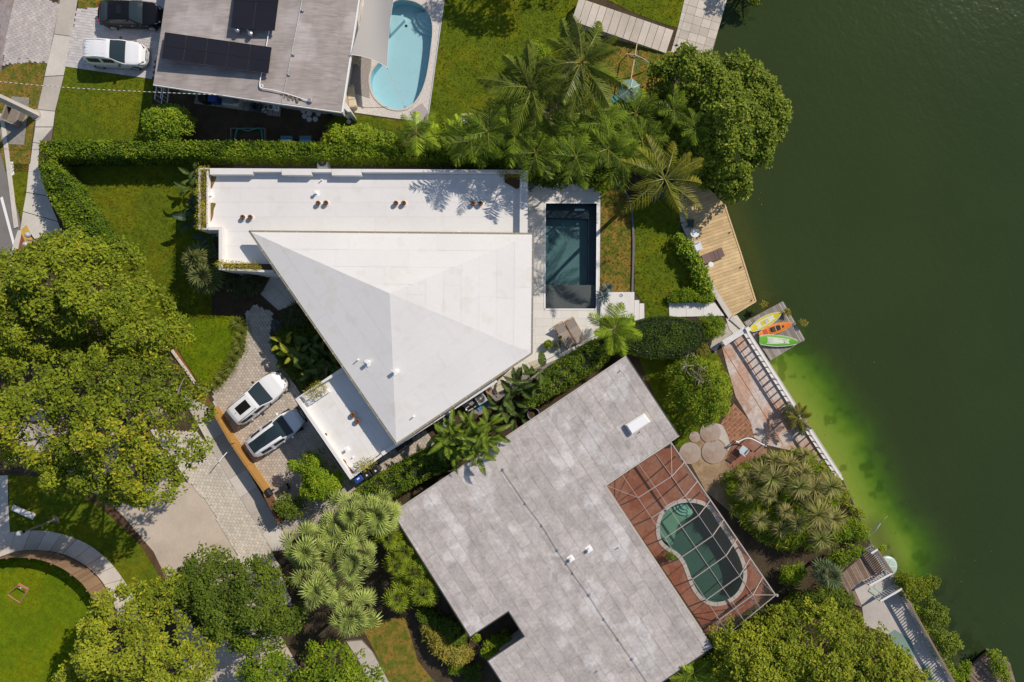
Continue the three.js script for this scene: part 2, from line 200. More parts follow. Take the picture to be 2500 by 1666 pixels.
function hedge(label, poly, h, o) {                                  // > foliage, branches
  const b = bounds(poly), c = new V3((b.min.x + b.max.x) / 2, 0, (b.min.y + b.max.y) / 2), t = thing('hedge', label, 'hedge', c), f = rng(o.seed), fol = new Fol(), q = new V3(), pal = PAL[o.pal ?? 'hedge'], L0 = o.L ?? 0.17, den = o.density ?? 320, rough = o.rough ?? 0.18;
  const put = (n) => { for (let k = 0; k < n; k++) { onSphere(f, _a); _n.copy(_d).multiplyScalar(0.9).addScaledVector(_a, 0.8).normalize(); onSphere(f, _b).addScaledVector(_n, -_b.dot(_n)).normalize(); const nz = vn(q.x * 1.3 + 60, q.z * 1.3 + 60, 999, o.seed), L = L0 * rr(0.7, 1.3, f); fol.leaf(q, _b, _n, L, L * 0.6, leafColor(pal, nz * 0.8 + (f() - 0.5) * 0.4 + 0.1, f, o.accent ?? 0.02)); } };
  const N = Math.round(areaOf(poly) * den); for (let k = 0; k < N; k++) { let x, z, tr = 0; do { x = rr(b.min.x, b.max.x, f); z = rr(b.min.y, b.max.y, f); } while (!inside(poly, x, z) && tr++ < 60); const nz = vn(x * 2.2 + 80, z * 2.2 + 80, 999, o.seed + 1) + 0.5 * vn(x * 5 + 80, z * 5 + 80, 999, o.seed + 2) - 0.75, e = edgeDist(poly, x, z), round = o.round ?? 0.25; q.set(x, h + nz * rough * 2 - (e < round ? (1 - Math.sqrt(1 - (1 - e / round) ** 2)) * round : 0) - f() * 0.12, z); _d.set(0, 1, 0); put(1); }
  for (let i = 0; i < poly.length; i++) { const a = poly[i], e = poly[(i + 1) % poly.length], len = a.distanceTo(e), n = new V3(e.z - a.z, 0, a.x - e.x).normalize(), m = a.clone().lerp(e, 0.5).addScaledVector(n, 0.05); if (inside(poly, m.x, m.z)) n.negate(); const cnt = Math.round(len * h * den * 0.6); for (let k = 0; k < cnt; k++) { q.lerpVectors(a, e, f()); q.y = rr(0.05, h - 0.05, f); q.addScaledVector(n, rr(-0.12, 0.1, f)); _d.copy(n).setY(0.35); put(1); } }
  const g = fol.build(); g.translate(-c.x, 0, -c.z); mesh('foliage', g, o.waxy ? waxyMat : leafMat, t);
  const core = prism(offsetPoly(poly, -0.14).map(p => p.clone().sub(c)), h - 0.2, h - 0.15); mesh('branches', core, M('hedge core', [0.018, 0.024, 0.008], { roughness: 1 }), t); return t;
}
// feather fronds
function frondGeo(L, o) {
  const f = rng(o.seed), fol = new Fol(), n = o.n ?? 30, arch = o.arch ?? 0.9, at = t => new V3(L * (t - 0.16 * arch * t * t), L * (o.lift ?? 0.1) * t - L * 0.42 * arch * t * t, Math.sin(t * 2 + o.seed) * L * (o.bend ?? 0.05) * t), c0 = o.c0, c1 = o.c1, up = new V3(0, 1, 0);
  const rach = []; for (let i = 0; i <= 8; i++) rach.push(at(i / 8)); fol.strip(rach, up, rach.map((_, i) => lerp(0.075, 0.012, i / 8) * L / 3), o.rc ?? [0.2, 0.22, 0.04]);
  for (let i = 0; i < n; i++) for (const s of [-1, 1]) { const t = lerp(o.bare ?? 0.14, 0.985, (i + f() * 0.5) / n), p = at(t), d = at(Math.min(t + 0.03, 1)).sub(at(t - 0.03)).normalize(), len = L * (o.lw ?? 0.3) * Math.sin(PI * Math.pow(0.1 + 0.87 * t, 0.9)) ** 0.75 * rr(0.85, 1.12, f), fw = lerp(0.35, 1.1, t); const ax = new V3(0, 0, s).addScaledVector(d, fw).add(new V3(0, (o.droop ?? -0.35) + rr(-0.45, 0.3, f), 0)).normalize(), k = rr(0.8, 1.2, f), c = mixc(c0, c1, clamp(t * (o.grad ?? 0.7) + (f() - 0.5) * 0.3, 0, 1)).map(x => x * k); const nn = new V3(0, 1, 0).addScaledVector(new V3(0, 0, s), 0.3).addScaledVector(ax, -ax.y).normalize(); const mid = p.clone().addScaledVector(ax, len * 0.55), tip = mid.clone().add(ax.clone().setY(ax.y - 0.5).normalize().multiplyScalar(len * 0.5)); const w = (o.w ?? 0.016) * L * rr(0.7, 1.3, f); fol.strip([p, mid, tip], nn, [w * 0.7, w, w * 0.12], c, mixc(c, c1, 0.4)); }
  return fol.build();
}
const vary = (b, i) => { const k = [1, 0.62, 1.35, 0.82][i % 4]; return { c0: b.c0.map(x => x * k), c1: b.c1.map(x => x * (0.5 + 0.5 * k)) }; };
const FR = (L, base, n = 4) => Array.from({ length: n }, (_, i) => frondGeo(L, { ...base, ...vary(base, i), seed: base.seed + i, arch: (base.arch ?? 0.9) * (0.75 + 0.2 * i) }));
function palm(name, label, root, top, n, geos, o) {                 // > trunk, frond...
  const t = thing(name, label, 'palm', root.clone().setY(0), 0, o.group), f = rng(o.seed), h = top.y, lean = top.clone().sub(root).setY(0), cr = new V3(lean.x, h, lean.z);
  mesh('trunk', taper([new V3(0, -0.1, 0), new V3(lean.x * 0.3, h * 0.5, lean.z * 0.3), cr], o.r ?? 0.14, (o.r ?? 0.14) * 0.7, 8), o.tm ?? barkMat, t);
  for (let i = 0; i < n; i++) { const u = i / n, m = mesh('frond', pick(geos, f), waxyMat, t); m.position.copy(cr); m.position.y -= u * 0.2; m.rotation.order = 'YZX'; m.rotation.set(rr(-0.35, 0.35, f), i * 2.39996 + rr(-0.25, 0.25, f), lerp(o.hi ?? 0.95, o.lo ?? -0.3, Math.pow(u, 0.7)) + rr(-0.12, 0.12, f)); m.scale.setScalar(rr(0.82, 1.12, f) * lerp(0.78, 1, Math.min(1, u * 2)) * (o.s ?? 1)); }
  return t;
}
// fan leaves
function fanGeo(Rr, pet, o) {
  const f = rng(o.seed), fol = new Fol(), n = o.n ?? 26, hub = new V3(pet, 0, 0), up = new V3(0, 1, 0); fol.strip([new V3(0, 0, 0), new V3(pet * 0.5, pet * 0.03, 0), hub], up, [0.05, 0.035, 0.03], [0.17, 0.19, 0.05]);
  for (let i = 0; i < n; i++) { const a = lerp(-o.span, o.span, (i + 0.5) / n), len = Rr * (0.72 + 0.28 * Math.cos(a * 0.55)) * rr(0.9, 1.06, f), d = new V3(Math.cos(a), 0.1 * (i % 2 ? 1 : -1) + rr(-0.05, 0.05, f), Math.sin(a)).normalize(), m = hub.clone().addScaledVector(d, len * 0.62), dr = o.droop * rr(0.7, 1.3, f), tip = hub.clone().addScaledVector(d, len).setY(hub.y + d.y * len - len * dr), k = rr(0.82, 1.18, f), c = o.c0.map(x => x * k), w = len * 2 * Math.sin(o.span / n) * (o.fill ?? 0.72); fol.strip([hub.clone().addScaledVector(d, 0.03), m, tip], up.clone().addScaledVector(new V3(-d.z, 0, d.x), (i % 2 ? 1 : -1) * 0.55).normalize(), [w * 0.12, w * 0.78, w * 0.08], c, o.c1.map(x => x * k)); }
  return fol.build();
}
const FAN = (Rr, pet, base, n = 4) => Array.from({ length: n }, (_, i) => fanGeo(Rr * (0.85 + 0.09 * i), pet * (0.85 + 0.12 * i), { span: 2.4, droop: 0.12, ...base, ...vary(base, i), seed: base.seed + i }));
function fanPalm(name, label, root, top, n, geos, o) {               // > trunk, frond...
  const t = thing(name, label, 'palm', root.clone().setY(0), 0, o.group), f = rng(o.seed), lean = top.clone().sub(root).setY(0), cr = new V3(lean.x, top.y, lean.z);
  mesh('trunk', taper([new V3(0, -0.1, 0), cr.clone().multiplyScalar(0.5), cr], o.r ?? 0.15, (o.r ?? 0.15) * 0.85, 8), barkMat, t);
  for (let i = 0; i < n; i++) { const u = i / n, inner = o.top && u < 0.3, m = mesh('frond', pick(inner ? o.top : geos, f), leafMat, t); m.position.copy(cr); m.position.y += 0.45 * (1 - u) * (o.s ?? 1); m.rotation.order = 'YZX'; m.rotation.set(rr(-0.4, 0.4, f), i * 2.39996 + rr(-0.4, 0.4, f), (inner ? rr(0.1, 0.9, f) : u < 0.2 ? 1.0 : lerp(0.4, (o.lo ?? -0.25) - 0.15, u)) + rr(-0.2, 0.2, f)); m.scale.setScalar(rr(0.8, 1.15, f) * (o.s ?? 1) * (inner ? rr(0.8, 1.15, f) : u < 0.2 ? 0.75 : lerp(0.4, 1, Math.min(1, u * 1.15)))); }
  return t;
}
const ORD = ['first', 'second', 'third', 'fourth', 'fifth', 'sixth', 'seventh', 'eighth', 'ninth', 'tenth', 'eleventh', 'twelfth', 'thirteenth', 'fourteenth', 'fifteenth', 'sixteenth', 'seventeenth', 'eighteenth', 'nineteenth', 'twentieth'];
const rank = (list, k) => list.map((p) => ORD[[...list].sort((a, b) => a[k] - b[k]).indexOf(p)]);
// banana / bird-of-paradise blades
function paddleGeo(L, W, pet, o) {
  const f = rng(o.seed), fol = new Fol(), n = 11, at = t => new V3(pet + L * (t - 0.12 * t * t), 0.25 * pet + L * (o.lift ?? 0.2) * t - L * (o.arch ?? 0.55) * t * t, 0), prof = t => Math.pow(Math.sin(PI * Math.pow(clamp(t, 0, 1), 0.75)), 0.55);
  fol.strip([new V3(0, 0, 0), new V3(pet * 0.5, pet * 0.15, 0), at(0)], new V3(0, 1, 0), [0.06, 0.05, 0.04], [0.16, 0.2, 0.04]);
  for (const s of [-1, 1]) for (let i = 0; i < n; i++) { const t0 = i / n, t1 = (i + 1) / n, tear = f() < (o.tear ?? 0.4) ? 0.05 : 0, a = at(t0), b = at(t1), w0 = W / 2 * prof(t0 + 0.04), w1 = W / 2 * prof(t1 * 0.985), up = 0.34 + rr(-0.08, 0.08, f), k = rr(0.85, 1.15, f), c = o.c0.map(x => x * k), cm = o.c1.map(x => x * k), sw = 0.1 * L; const e0 = new V3(a.x + sw * (w0 / W) + tear * L * 0.4, a.y + w0 * up - tear * L * 0.25, s * w0), e1 = new V3(b.x + sw * (w1 / W) - tear * L * 0.3, b.y + w1 * up - tear * L * 0.2, s * w1); const i0 = fol.v(a.x, a.y, a.z, cm), i1 = fol.v(b.x, b.y, b.z, cm), i2 = fol.v(e1.x, e1.y, e1.z, c), i3 = fol.v(e0.x, e0.y, e0.z, c); fol.i.push(...(s > 0 ? [i0, i2, i1, i0, i3, i2] : [i0, i1, i2, i0, i2, i3])); }
  return fol.build();
}
const PAD = (L, W, pet, base, n = 4) => Array.from({ length: n }, (_, i) => paddleGeo(L, W, pet, { ...base, seed: base.seed + i, arch: 0.3 + 0.22 * i, tear: (base.tear ?? 0.4) * (0.5 + 0.4 * i) }));
function paddlePlant(name, label, stems, h, n, geos, o) {            // several stems; > stem..., leaf...
  const c = stems[0].clone().setY(0), t = thing(name, label, 'plant', c, 0, o.group), f = rng(o.seed);
  stems.forEach(s => { const p = s.clone().sub(c).setY(0), hh = h * rr(0.75, 1.1, f); mesh('stem', taper([p.clone().setY(-0.05), p.clone().setY(hh * 0.5), p.clone().setY(hh)], 0.1, 0.05, 7), M('green stem', [0.1, 0.12, 0.03]), t);
    for (let i = 0; i < n; i++) { const m = mesh('leaf', pick(geos, f), waxyMat, t), u = (i + 0.5) / n; m.position.copy(p).setY(hh - u * 0.4); m.rotation.order = 'YZX'; m.rotation.set(rr(-0.5, 0.5, f), i * 2.39996 + f() * 0.7 + p.x * 3, lerp(1.05, o.lo ?? 0.1, u) + rr(-0.15, 0.15, f)); m.scale.setScalar(rr(0.75, 1.15, f) * (o.s ?? 1)); } });
  return t;
}
// spiky rosettes
function rosetteGeo(fol, c, r, n, f, col, o = {}) {
  for (let i = 0; i < n; i++) { const u = i / n, a = i * 2.39996 + f() * 0.4, el = lerp(1.35, o.lo ?? -0.2, Math.pow(u, o.pw ?? 0.8)), d = new V3(Math.cos(a) * Math.cos(el), Math.sin(el), Math.sin(a) * Math.cos(el)), L = r * rr(0.75, 1.1, f), m = c.clone().addScaledVector(d, L * 0.6), e = c.clone().addScaledVector(d, L); e.y -= L * (o.droop ?? 0.15) * (0.4 + u); const k = rr(0.5, 1.45, f), cc = (f() < (o.dead ?? 0) * u ? [0.46, 0.34, 0.18] : col).map(x => x * k), nr = new V3(-d.x * d.y, 1, -d.z * d.y).normalize(); fol.strip([c.clone().addScaledVector(d, 0.03), m, e], nr, [(o.w ?? 0.05) * 0.9, o.w ?? 0.05, 0.006], cc, (o.tip ?? cc).map(x => x * k)); }
}
function rosette(name, label, category, c, r, n, col, o = {}) { const t = thing(name, label, category, c.clone().setY(0), 0, o.group), fol = new Fol(), f = rng(o.seed ?? 5), h = Math.max(c.y, 0.05); rosetteGeo(fol, new V3(0, h, 0), r, n, f, col, o); t.rotation.set(rr(-1, 1, f) * (o.tilt ?? 0), 0, rr(-1, 1, f) * (o.tilt ?? 0)); mesh('foliage', fol.build(), leafMat, t); mesh('stem', cyl(0.08, 0.06, h + 0.03, 0, -0.03, 0, 8), barkMat, t); return t; }
// turf: tufts of blades scattered over a lawn
const tuftGeos = [0, 1, 2].map(s => { const f = rng(300 + s), fol = new Fol(); for (let i = 0; i < 9; i++) { const a = f() * 2 * PI, r = f() * 0.06, d = new V3(Math.cos(a) * 0.7, 1, Math.sin(a) * 0.7).normalize(); fol.leaf(new V3(Math.cos(a * 3) * r, 0, Math.sin(a * 3) * r), d, new V3(-Math.sin(a), 0.1, Math.cos(a)).normalize(), rr(0.05, 0.1, f), 0.026, [1, 1, 1].map(x => x * rr(0.75, 1.3, f)), 0.1); } return fol.build(); });
const grassMat = new THREE.MeshPhysicalMaterial({ specularIntensity: 0.3, name: 'grass blade', vertexColors: true, side: THREE.DoubleSide, roughness: 0.8, flatShading: true });
function lawn(name, poly, y, mat, o) {                               // ground sheet with a grass child
  const g = struct(name, sheet(poly, y, o.holes), mat, o.label), f = rng(o.seed), b = bounds(poly), n = Math.round(areaOf(poly) * (o.den ?? 45) * 2.6), im = new THREE.InstancedMesh(tuftGeos[o.seed % 3], grassMat, n), m4 = new THREE.Matrix4(), qt = new THREE.Quaternion(), up = new V3(0, 1, 0), col = new C3(); let k = 0;
  for (let i = 0; i < n; i++) { const x = rr(b.min.x, b.max.x, f), z = rr(b.min.y, b.max.y, f); if (!inside(poly, x, z) || (o.holes && o.holes.some(h => inside(h, x, z)))) continue; const s = rr(0.45, 0.95, f); m4.compose(new V3(x, y, z), qt.setFromAxisAngle(up, f() * 7), new V3(s, s * (o.hs ?? 0.7), s)); im.setMatrixAt(k, m4); const nz = vn(x * 0.9 + 40, z * 0.9 + 40, 999, o.seed), n2 = vn(x * 3 + 40, z * 3 + 40, 999, o.seed + 3), c = mixc(o.c0, o.c1, clamp(nz * 0.8 + (f() - 0.5) * 1.1 + (n2 - 0.5) * 0.5 + 0.05, 0, 1.15)); col.setRGB(...c); im.setColorAt(k, col); k++; }
  im.count = k; im.name = 'grass'; im.userData.kind = 'stuff'; im.castShadow = im.receiveShadow = true; g.add(im); return g;
}
// ---------------------------------------------------------------- materials of the place
const concrete = M('concrete', [0.57, 0.52, 0.46], { map: T.concrete, ...bump() }), concreteB = M('pale concrete', [0.7, 0.66, 0.6], { map: T.concrete, ...bump() }), concreteD = M('dark concrete', [0.34, 0.32, 0.29], { map: T.concrete, ...bump() });
const poolDeckMat = M('limestone deck', [0.8, 0.78, 0.73], { map: T.white, ...bump(0.002) }), whiteWall = M('white stucco', [0.79, 0.775, 0.755], { map: T.white, ...bump(0.003) }), whitePaint = M('white paint', [0.84, 0.84, 0.83], { roughness: 0.5 });
const roofWhites = [0.8, 0.79, 0.785, 0.8].map((k, i) => M('white roof coating ' + i, [k, k * 0.985, k * 0.965], { map: T.white, ...bump(0.003), roughness: 0.7 }));
const roofGreys = [0.625, 0.59, 0.655, 0.61, 0.565].map((k, i) => M('grey roofing ' + i, [k * 1.05, k * 0.965, k * 0.92], { map: T.roof, ...bump(0.005) }));
const roofTans = [0.51, 0.485, 0.5, 0.53].map((k, i) => M('weathered roofing ' + i, [k, k * 0.93, k * 0.9], { map: T.rain, ...bump(0.005) }));
const paverMats = [[0.4, 0.36, 0.32], [0.34, 0.31, 0.28], [0.46, 0.41, 0.36]];
const turf = (k, c, m) => M(k, c, { map: m, roughness: 1, specularIntensity: 0.2, ...bump(0.02) }), greenLawn = turf('turf', [0.165, 0.225, 0.014], T.grass), brightLawn = turf('bright turf', [0.185, 0.28, 0.008], T.grass), dryLawn = turf('dry turf', [0.4, 0.33, 0.09], T.dry);
const G0 = [0.105, 0.165, 0.009], G1 = [0.24, 0.28, 0.025], GB0 = [0.13, 0.22, 0.004], GB1 = [0.24, 0.32, 0.008], GD0 = [0.19, 0.21, 0.02], GD1 = [0.46, 0.37, 0.12];
const gravelMat = M('gravel', [0.42, 0.39, 0.37], { map: T.gravel, ...bump(0.015) }), gravelDark = M('dark gravel', [0.16, 0.145, 0.135], { map: T.gravel, ...bump(0.015) }), pebbleMat = M('exposed aggregate', [0.98, 0.93, 0.88], { map: T.gravel, ...bump(0.006) }), pebbleGrey = M('grey aggregate', [0.52, 0.48, 0.455], { map: T.gravel, ...bump(0.006) });
const mulch = M('mulch', [0.16, 0.1, 0.05], { map: T.soil, roughness: 1, ...bump(0.03) }), litterMat = M('leaf litter', [0.42, 0.25, 0.1], { map: T.dry, roughness: 1, ...bump(0.02) });
const asphalt = M('asphalt', [0.27, 0.25, 0.235], { map: T.asphalt, ...bump(0.004) }), streetMat = M('worn street', [0.62, 0.535, 0.44], { map: T.concrete, ...bump(0.003) });
const blackMetal = M('black metal', [0.02, 0.02, 0.022], { roughness: 0.5, metalness: 0.3 }), steel = M('galvanised steel', [0.55, 0.56, 0.58], { roughness: 0.4, metalness: 0.8 }), whitePlastic = M('white plastic', [0.8, 0.8, 0.8], { roughness: 0.35 }), greyPlastic = M('grey plastic', [0.5, 0.52, 0.55], { roughness: 0.4 });
const lineal = { n: 0 };
// ---------------------------------------------------------------- pool outlines (holes in the ground)
const pool1 = curve(Q(Z2, 0, [1280, 5, 1400, 5, 1490, 40, 1560, 110, 1597, 200, 1602, 300, 1590, 420, 1568, 580, 1543, 710, 1500, 830, 1440, 920, 1370, 970, 1280, 982, 1190, 960, 1110, 900, 1060, 820, 1042, 730, 1055, 650, 1095, 590, 1150, 520, 1165, 420, 1170, 250, 1200, 80]), 96);
const pool2 = Q(Z6, 0, [1003, 432, 1457, 432, 1450, 1373, 1000, 1373]);
const pool3 = curve(Q(Z15, 0, [868, 398, 960, 408, 1040, 450, 1100, 540, 1155, 620, 1212, 710, 1262, 800, 1292, 880, 1302, 960, 1282, 1040, 1232, 1110, 1160, 1152, 1080, 1165, 1010, 1140, 955, 1085, 915, 1015, 885, 930, 852, 850, 800, 785, 735, 748, 682, 700, 660, 630, 664, 550, 702, 470, 780, 415]), 96);
const shore = [[1835, -700], [1800, -300], [1774, 0], [1735, 140], [1702, 250], [1680, 400], [1664, 478], [1672, 543], [1704, 619], [1745, 706], [1787, 772], [1823, 803], [1943, 989], [2054, 1161], [2105, 1275], [2129, 1332], [2168, 1391], [2192, 1425], [2345, 1668], [2700, 2250]].map(p => P(...p));
const G = 300, landPoly = [...shore, new V3(60, 0, G), new V3(-G, 0, G), new V3(-G, 0, -G), new V3(25, 0, -G)];
struct('ground', sheet(landPoly, 0, [pool1, pool2, pool3]), M('earth', [0.105, 0.082, 0.05], { map: T.soil, roughness: 1, ...bump(0.03) }), 'dark earth between the houses and along the bank');
// ---------------------------------------------------------------- river
{
  const N = 1024, x0 = 10, z0 = -30, W = 60, f = rng(3), d = new Float32Array(N * N * 4);
  const shallowLine = [[1900, 900], [1960, 985], [2040, 1105], [2085, 1200], [2125, 1290], [2190, 1370]].map(p => P(...p)), weedA = [[1790, 500], [1850, 660], [1890, 780]].map(p => P(...p)), bankB = [[2150, 1300], [2210, 1440], [2300, 1560], [2380, 1666]].map(p => P(...p));  // turbid shallows colour the water yellow green along the first line
  for (let j = 0; j < N; j++) for (let i = 0; i < N; i++) {
    const x = x0 + i / N * W, z = z0 + j / N * W, n1 = fbm(i / N, j / N, 12, 4, 201), n2 = fbm(i / N, j / N, 90, 2, 202), far = edgeDist(shore, x, z, false);
    let c = [0.033, 0.051, 0.016]; c = mixc(c, [0.028, 0.048, 0.019], smooth(x, 22, 40) * 0.7);
    const dg = edgeDist(shallowLine, x, z, false) + (n1 - 0.5) * 1.6, g1 = 1 - smooth(dg + (n2 - 0.5) * 0.6, 0.1, 5.2); c = mixc(c, [0.085, 0.225, 0.004], Math.pow(g1, 1.5) * 0.95); const g2 = 1 - smooth(dg + (n2 - 0.5) * 1.2, -0.6, 2.8); c = mixc(c, [0.235, 0.275, 0.05], g2 * 0.85 * (0.75 + 0.5 * n2));
    const dw = edgeDist(weedA, x, z, false) + (n1 - 0.5) * 1.4, w = 1 - smooth(dw, 0.1, 2.0); c = mixc(c, [0.062, 0.07, 0.016], w * 0.7 * (0.6 + 0.8 * n2)); const db = edgeDist(bankB, x, z, false) + (n1 - 0.5), wb = 1 - smooth(db, 0, 1.6); c = mixc(c, [0.06, 0.07, 0.025], wb * 0.6);
    const sp = smooth(n2 * n1, 0.34, 0.42) * (1 - smooth(far, 0.5, 5)) * 0.35; const k = 1 + 0.16 * (n1 - 0.5) - sp, o = (j * N + i) * 4; d[o] = c[0] * k; d[o + 1] = c[1] * k; d[o + 2] = c[2] * k; d[o + 3] = 1;
  }
  const t = new THREE.DataTexture(d, N, N, THREE.RGBAFormat, THREE.FloatType); t.magFilter = t.minFilter = THREE.LinearFilter; t.wrapS = t.wrapT = THREE.ClampToEdgeWrapping; t.needsUpdate = true;
  const bank = shore.map(p => p.clone().add(new V3(-0.7, 0, 0))), g = sheet([new V3(20, 0, -G), ...bank, new V3(55, 0, G), new V3(500, 0, G), new V3(500, 0, -G)], -0.75); const p = g.attributes.position, uv = g.attributes.uv; for (let i = 0; i < p.count; i++) uv.setXY(i, (p.getX(i) - x0) / W, (p.getZ(i) - z0) / W);
  const rp = T.ripple.clone(); rp.repeat.set(W / 9, W / 9); rp.needsUpdate = true;
  struct('river', g, new THREE.MeshPhysicalMaterial({ name: 'green water', map: t, roughness: 0.12, specularIntensity: 0.22, bumpMap: rp, bumpScale: 0.02 }), 'dark green river along the right side');
}
{ // leaves and weed floating near the bank
  const f = rng(61), n = 230, im = new THREE.InstancedMesh(tuftGeos[0], grassMat, n), m4 = new THREE.Matrix4(), q = new THREE.Quaternion(), col = new C3(), e = new THREE.Euler(); for (let i = 0; i < n; i++) { const k = 2 + Math.floor(f() * 16), a = shore[k].clone().lerp(shore[k + 1], f()), s = rr(0.3, 1.0, f); a.x += 0.4 + 9 * Math.pow(f(), 2.2); a.z += rr(-1.5, 1.5, f); m4.compose(new V3(a.x, -0.735, a.z), q.setFromEuler(e.set(1.5, f() * 6, f() * 6)), new V3(s, s, s)); im.setMatrixAt(i, m4); im.setColorAt(i, f() < 0.3 ? col.setRGB(0.5, 0.42, 0.2) : col.setRGB(0.16, 0.18, 0.03)); }
  im.name = 'floating_leaves'; im.userData.kind = 'stuff'; im.userData.label = 'scattered leaves floating on the river near the bank'; scene.add(im);
}
{ // sea wall below the bank and its cap
  const g = [], cap = []; for (let i = 1; i < shore.length - 1; i++) { const a = shore[i].clone().setY(-0.9), b = shore[i + 1].clone().setY(-0.9); const d = b.clone().sub(a).normalize(), n = new V3(-d.z, 0, d.x); g.push(bar(a.clone().addScaledVector(n, 0.1), b.clone().addScaledVector(n, 0.1), 0.25, 1.78)); }
  const s = thing('seawall', 'weathered concrete seawall holding the bank against the river', 'seawall'); mesh('wall', g, concreteD, s);
  for (let i = 6; i < 18; i++) { if (i === 13 || i === 14) continue; const a = shore[i].clone(), b = shore[i + 1].clone(), d = b.clone().sub(a).normalize(), n = new V3(-d.z, 0, d.x); mesh('cap', bar(a.addScaledVector(n, 0.14).addScaledVector(d, 0.004).setY(0.06), b.addScaledVector(n, 0.14).addScaledVector(d, -0.004).setY(0.06), 0.36, 0.14), i < 11 ? concreteB : concrete, s); }
}
// ---------------------------------------------------------------- street, pavements, drives
const Y1 = 0.012, Y2 = 0.02, Y3 = 0.032;
function paverField(parent, poly, dir, w, len, cols, seed, y, gap = 0.014, stagger = 0.5) { // many small pavers: one part of real blocks
  const geos = [[], [], []]; let d = dir.clone().setY(0).normalize(); const ang = Math.atan2(-d.z, d.x), f0 = rng(seed), items = [];
  cutStrips(poly, d, w, len, 0, seed, (c, i, j, f) => { const m = c.reduce((s, p) => s.add(p), new V3()).multiplyScalar(1 / c.length); if (areaOf(c) > w * len * 0.3) items.push([m, f()]); }, stagger);
  const g = new RoundedBoxGeometry(len - gap, 0.05, w - gap, 1, 0.008), im = new THREE.InstancedMesh(g, M('paver', [1, 1, 1], { roughness: 0.9, ...bump(0.004) }), items.length), m4 = new THREE.Matrix4(), qt = new THREE.Quaternion().setFromAxisAngle(new V3(0, 1, 0), ang), col = new C3();
  items.forEach(([m, r], k) => { m4.compose(new V3(m.x, y + (f0() - 0.5) * 0.006, m.z), qt, new V3(1, 1, 1)); im.setMatrixAt(k, m4); const nz = vn(m.x * 0.6 + 70, m.z * 0.6 + 70, 999, seed), t = clamp(r * 0.6 + nz * 0.5, 0, 1), c = mixc(cols[0], cols[1], t), q = 0.9 + 0.2 * f0(); im.setColorAt(k, col.setRGB(c[0] * q, c[1] * q, c[2] * q)); });
  im.name = 'paver'; im.userData.kind = 'stuff'; im.castShadow = im.receiveShadow = true; parent.add(im); return im;
}
const joint = M('sand joint', [0.2, 0.175, 0.15], { map: T.concrete, roughness: 1 });
function paved(name, label, poly, dir, w, len, cols, seed, gap) { const s = struct(name, sheet(poly, Y1), joint, label); paverField(s, poly, dir, w, len, cols, seed, Y1 + 0.012, gap); return s; }
function slabs(s, poly, dir, w, len, mts, seed, top, thick, name = 'slab', gap = 0.012, jitter = 0.006, stagger = 0) { cutStrips(poly, dir, w, len, gap, seed, (c, i, j, f) => mesh(name, prism(c, top + (f() - 0.5) * jitter, thick, null, 0.006), pick(mts, f), s), stagger); }
// far-left street and its markings (upper part and lower corner)
struct('street', sheet(Q(F, 0, [-900, -900, 12, -900, 12, -60, 0, 240, 10, 370, 42, 490, 50, 530, 40, 565, -10, 700, -10, 1180, -900, 2600]), Y1), asphalt, 'grey asphalt street at the left edge');
for (const q of [[0, 262, 10, 262, 42, 522, 33, 526, 20, 420], [42, 530, 50, 530, 40, 585, 22, 625, 12, 625]]) struct('kerb', prism(Q(F, 0, q), 0.1, 0.12, null, 0.01), concreteB, 'pale concrete kerb at the street edge');
for (const q of [[0, 455, 6, 452, 34, 558, 29, 563], [22, 372, 30, 371, 33, 402, 26, 404]]) struct('road_marking', sheet(Q(F, 0, q), Y2 + 0.004), whitePaint, 'white painted line on the asphalt street');
const brickRed = M('red paving', [0.24, 0.075, 0.055], { map: T.red, ...bump(0.006) }), tactile = M('yellow tactile paving', [0.66, 0.42, 0.07], { map: T.concrete, ...bump(0.006) });
struct('crosswalk', sheet(Q(F, 0, [-40, 880, 12, 880, 52, 905, 14, 1062, -40, 1062]), Y2), brickRed, 'dark red paved crossing at the left edge');
struct('kerb', prism(Q(F, 0, [38, 920, 50, 922, 20, 1065, 8, 1065]), 0.06, 0.08, null, 0.01), concreteB, 'pale kerb between red crossing and shaded pavement');
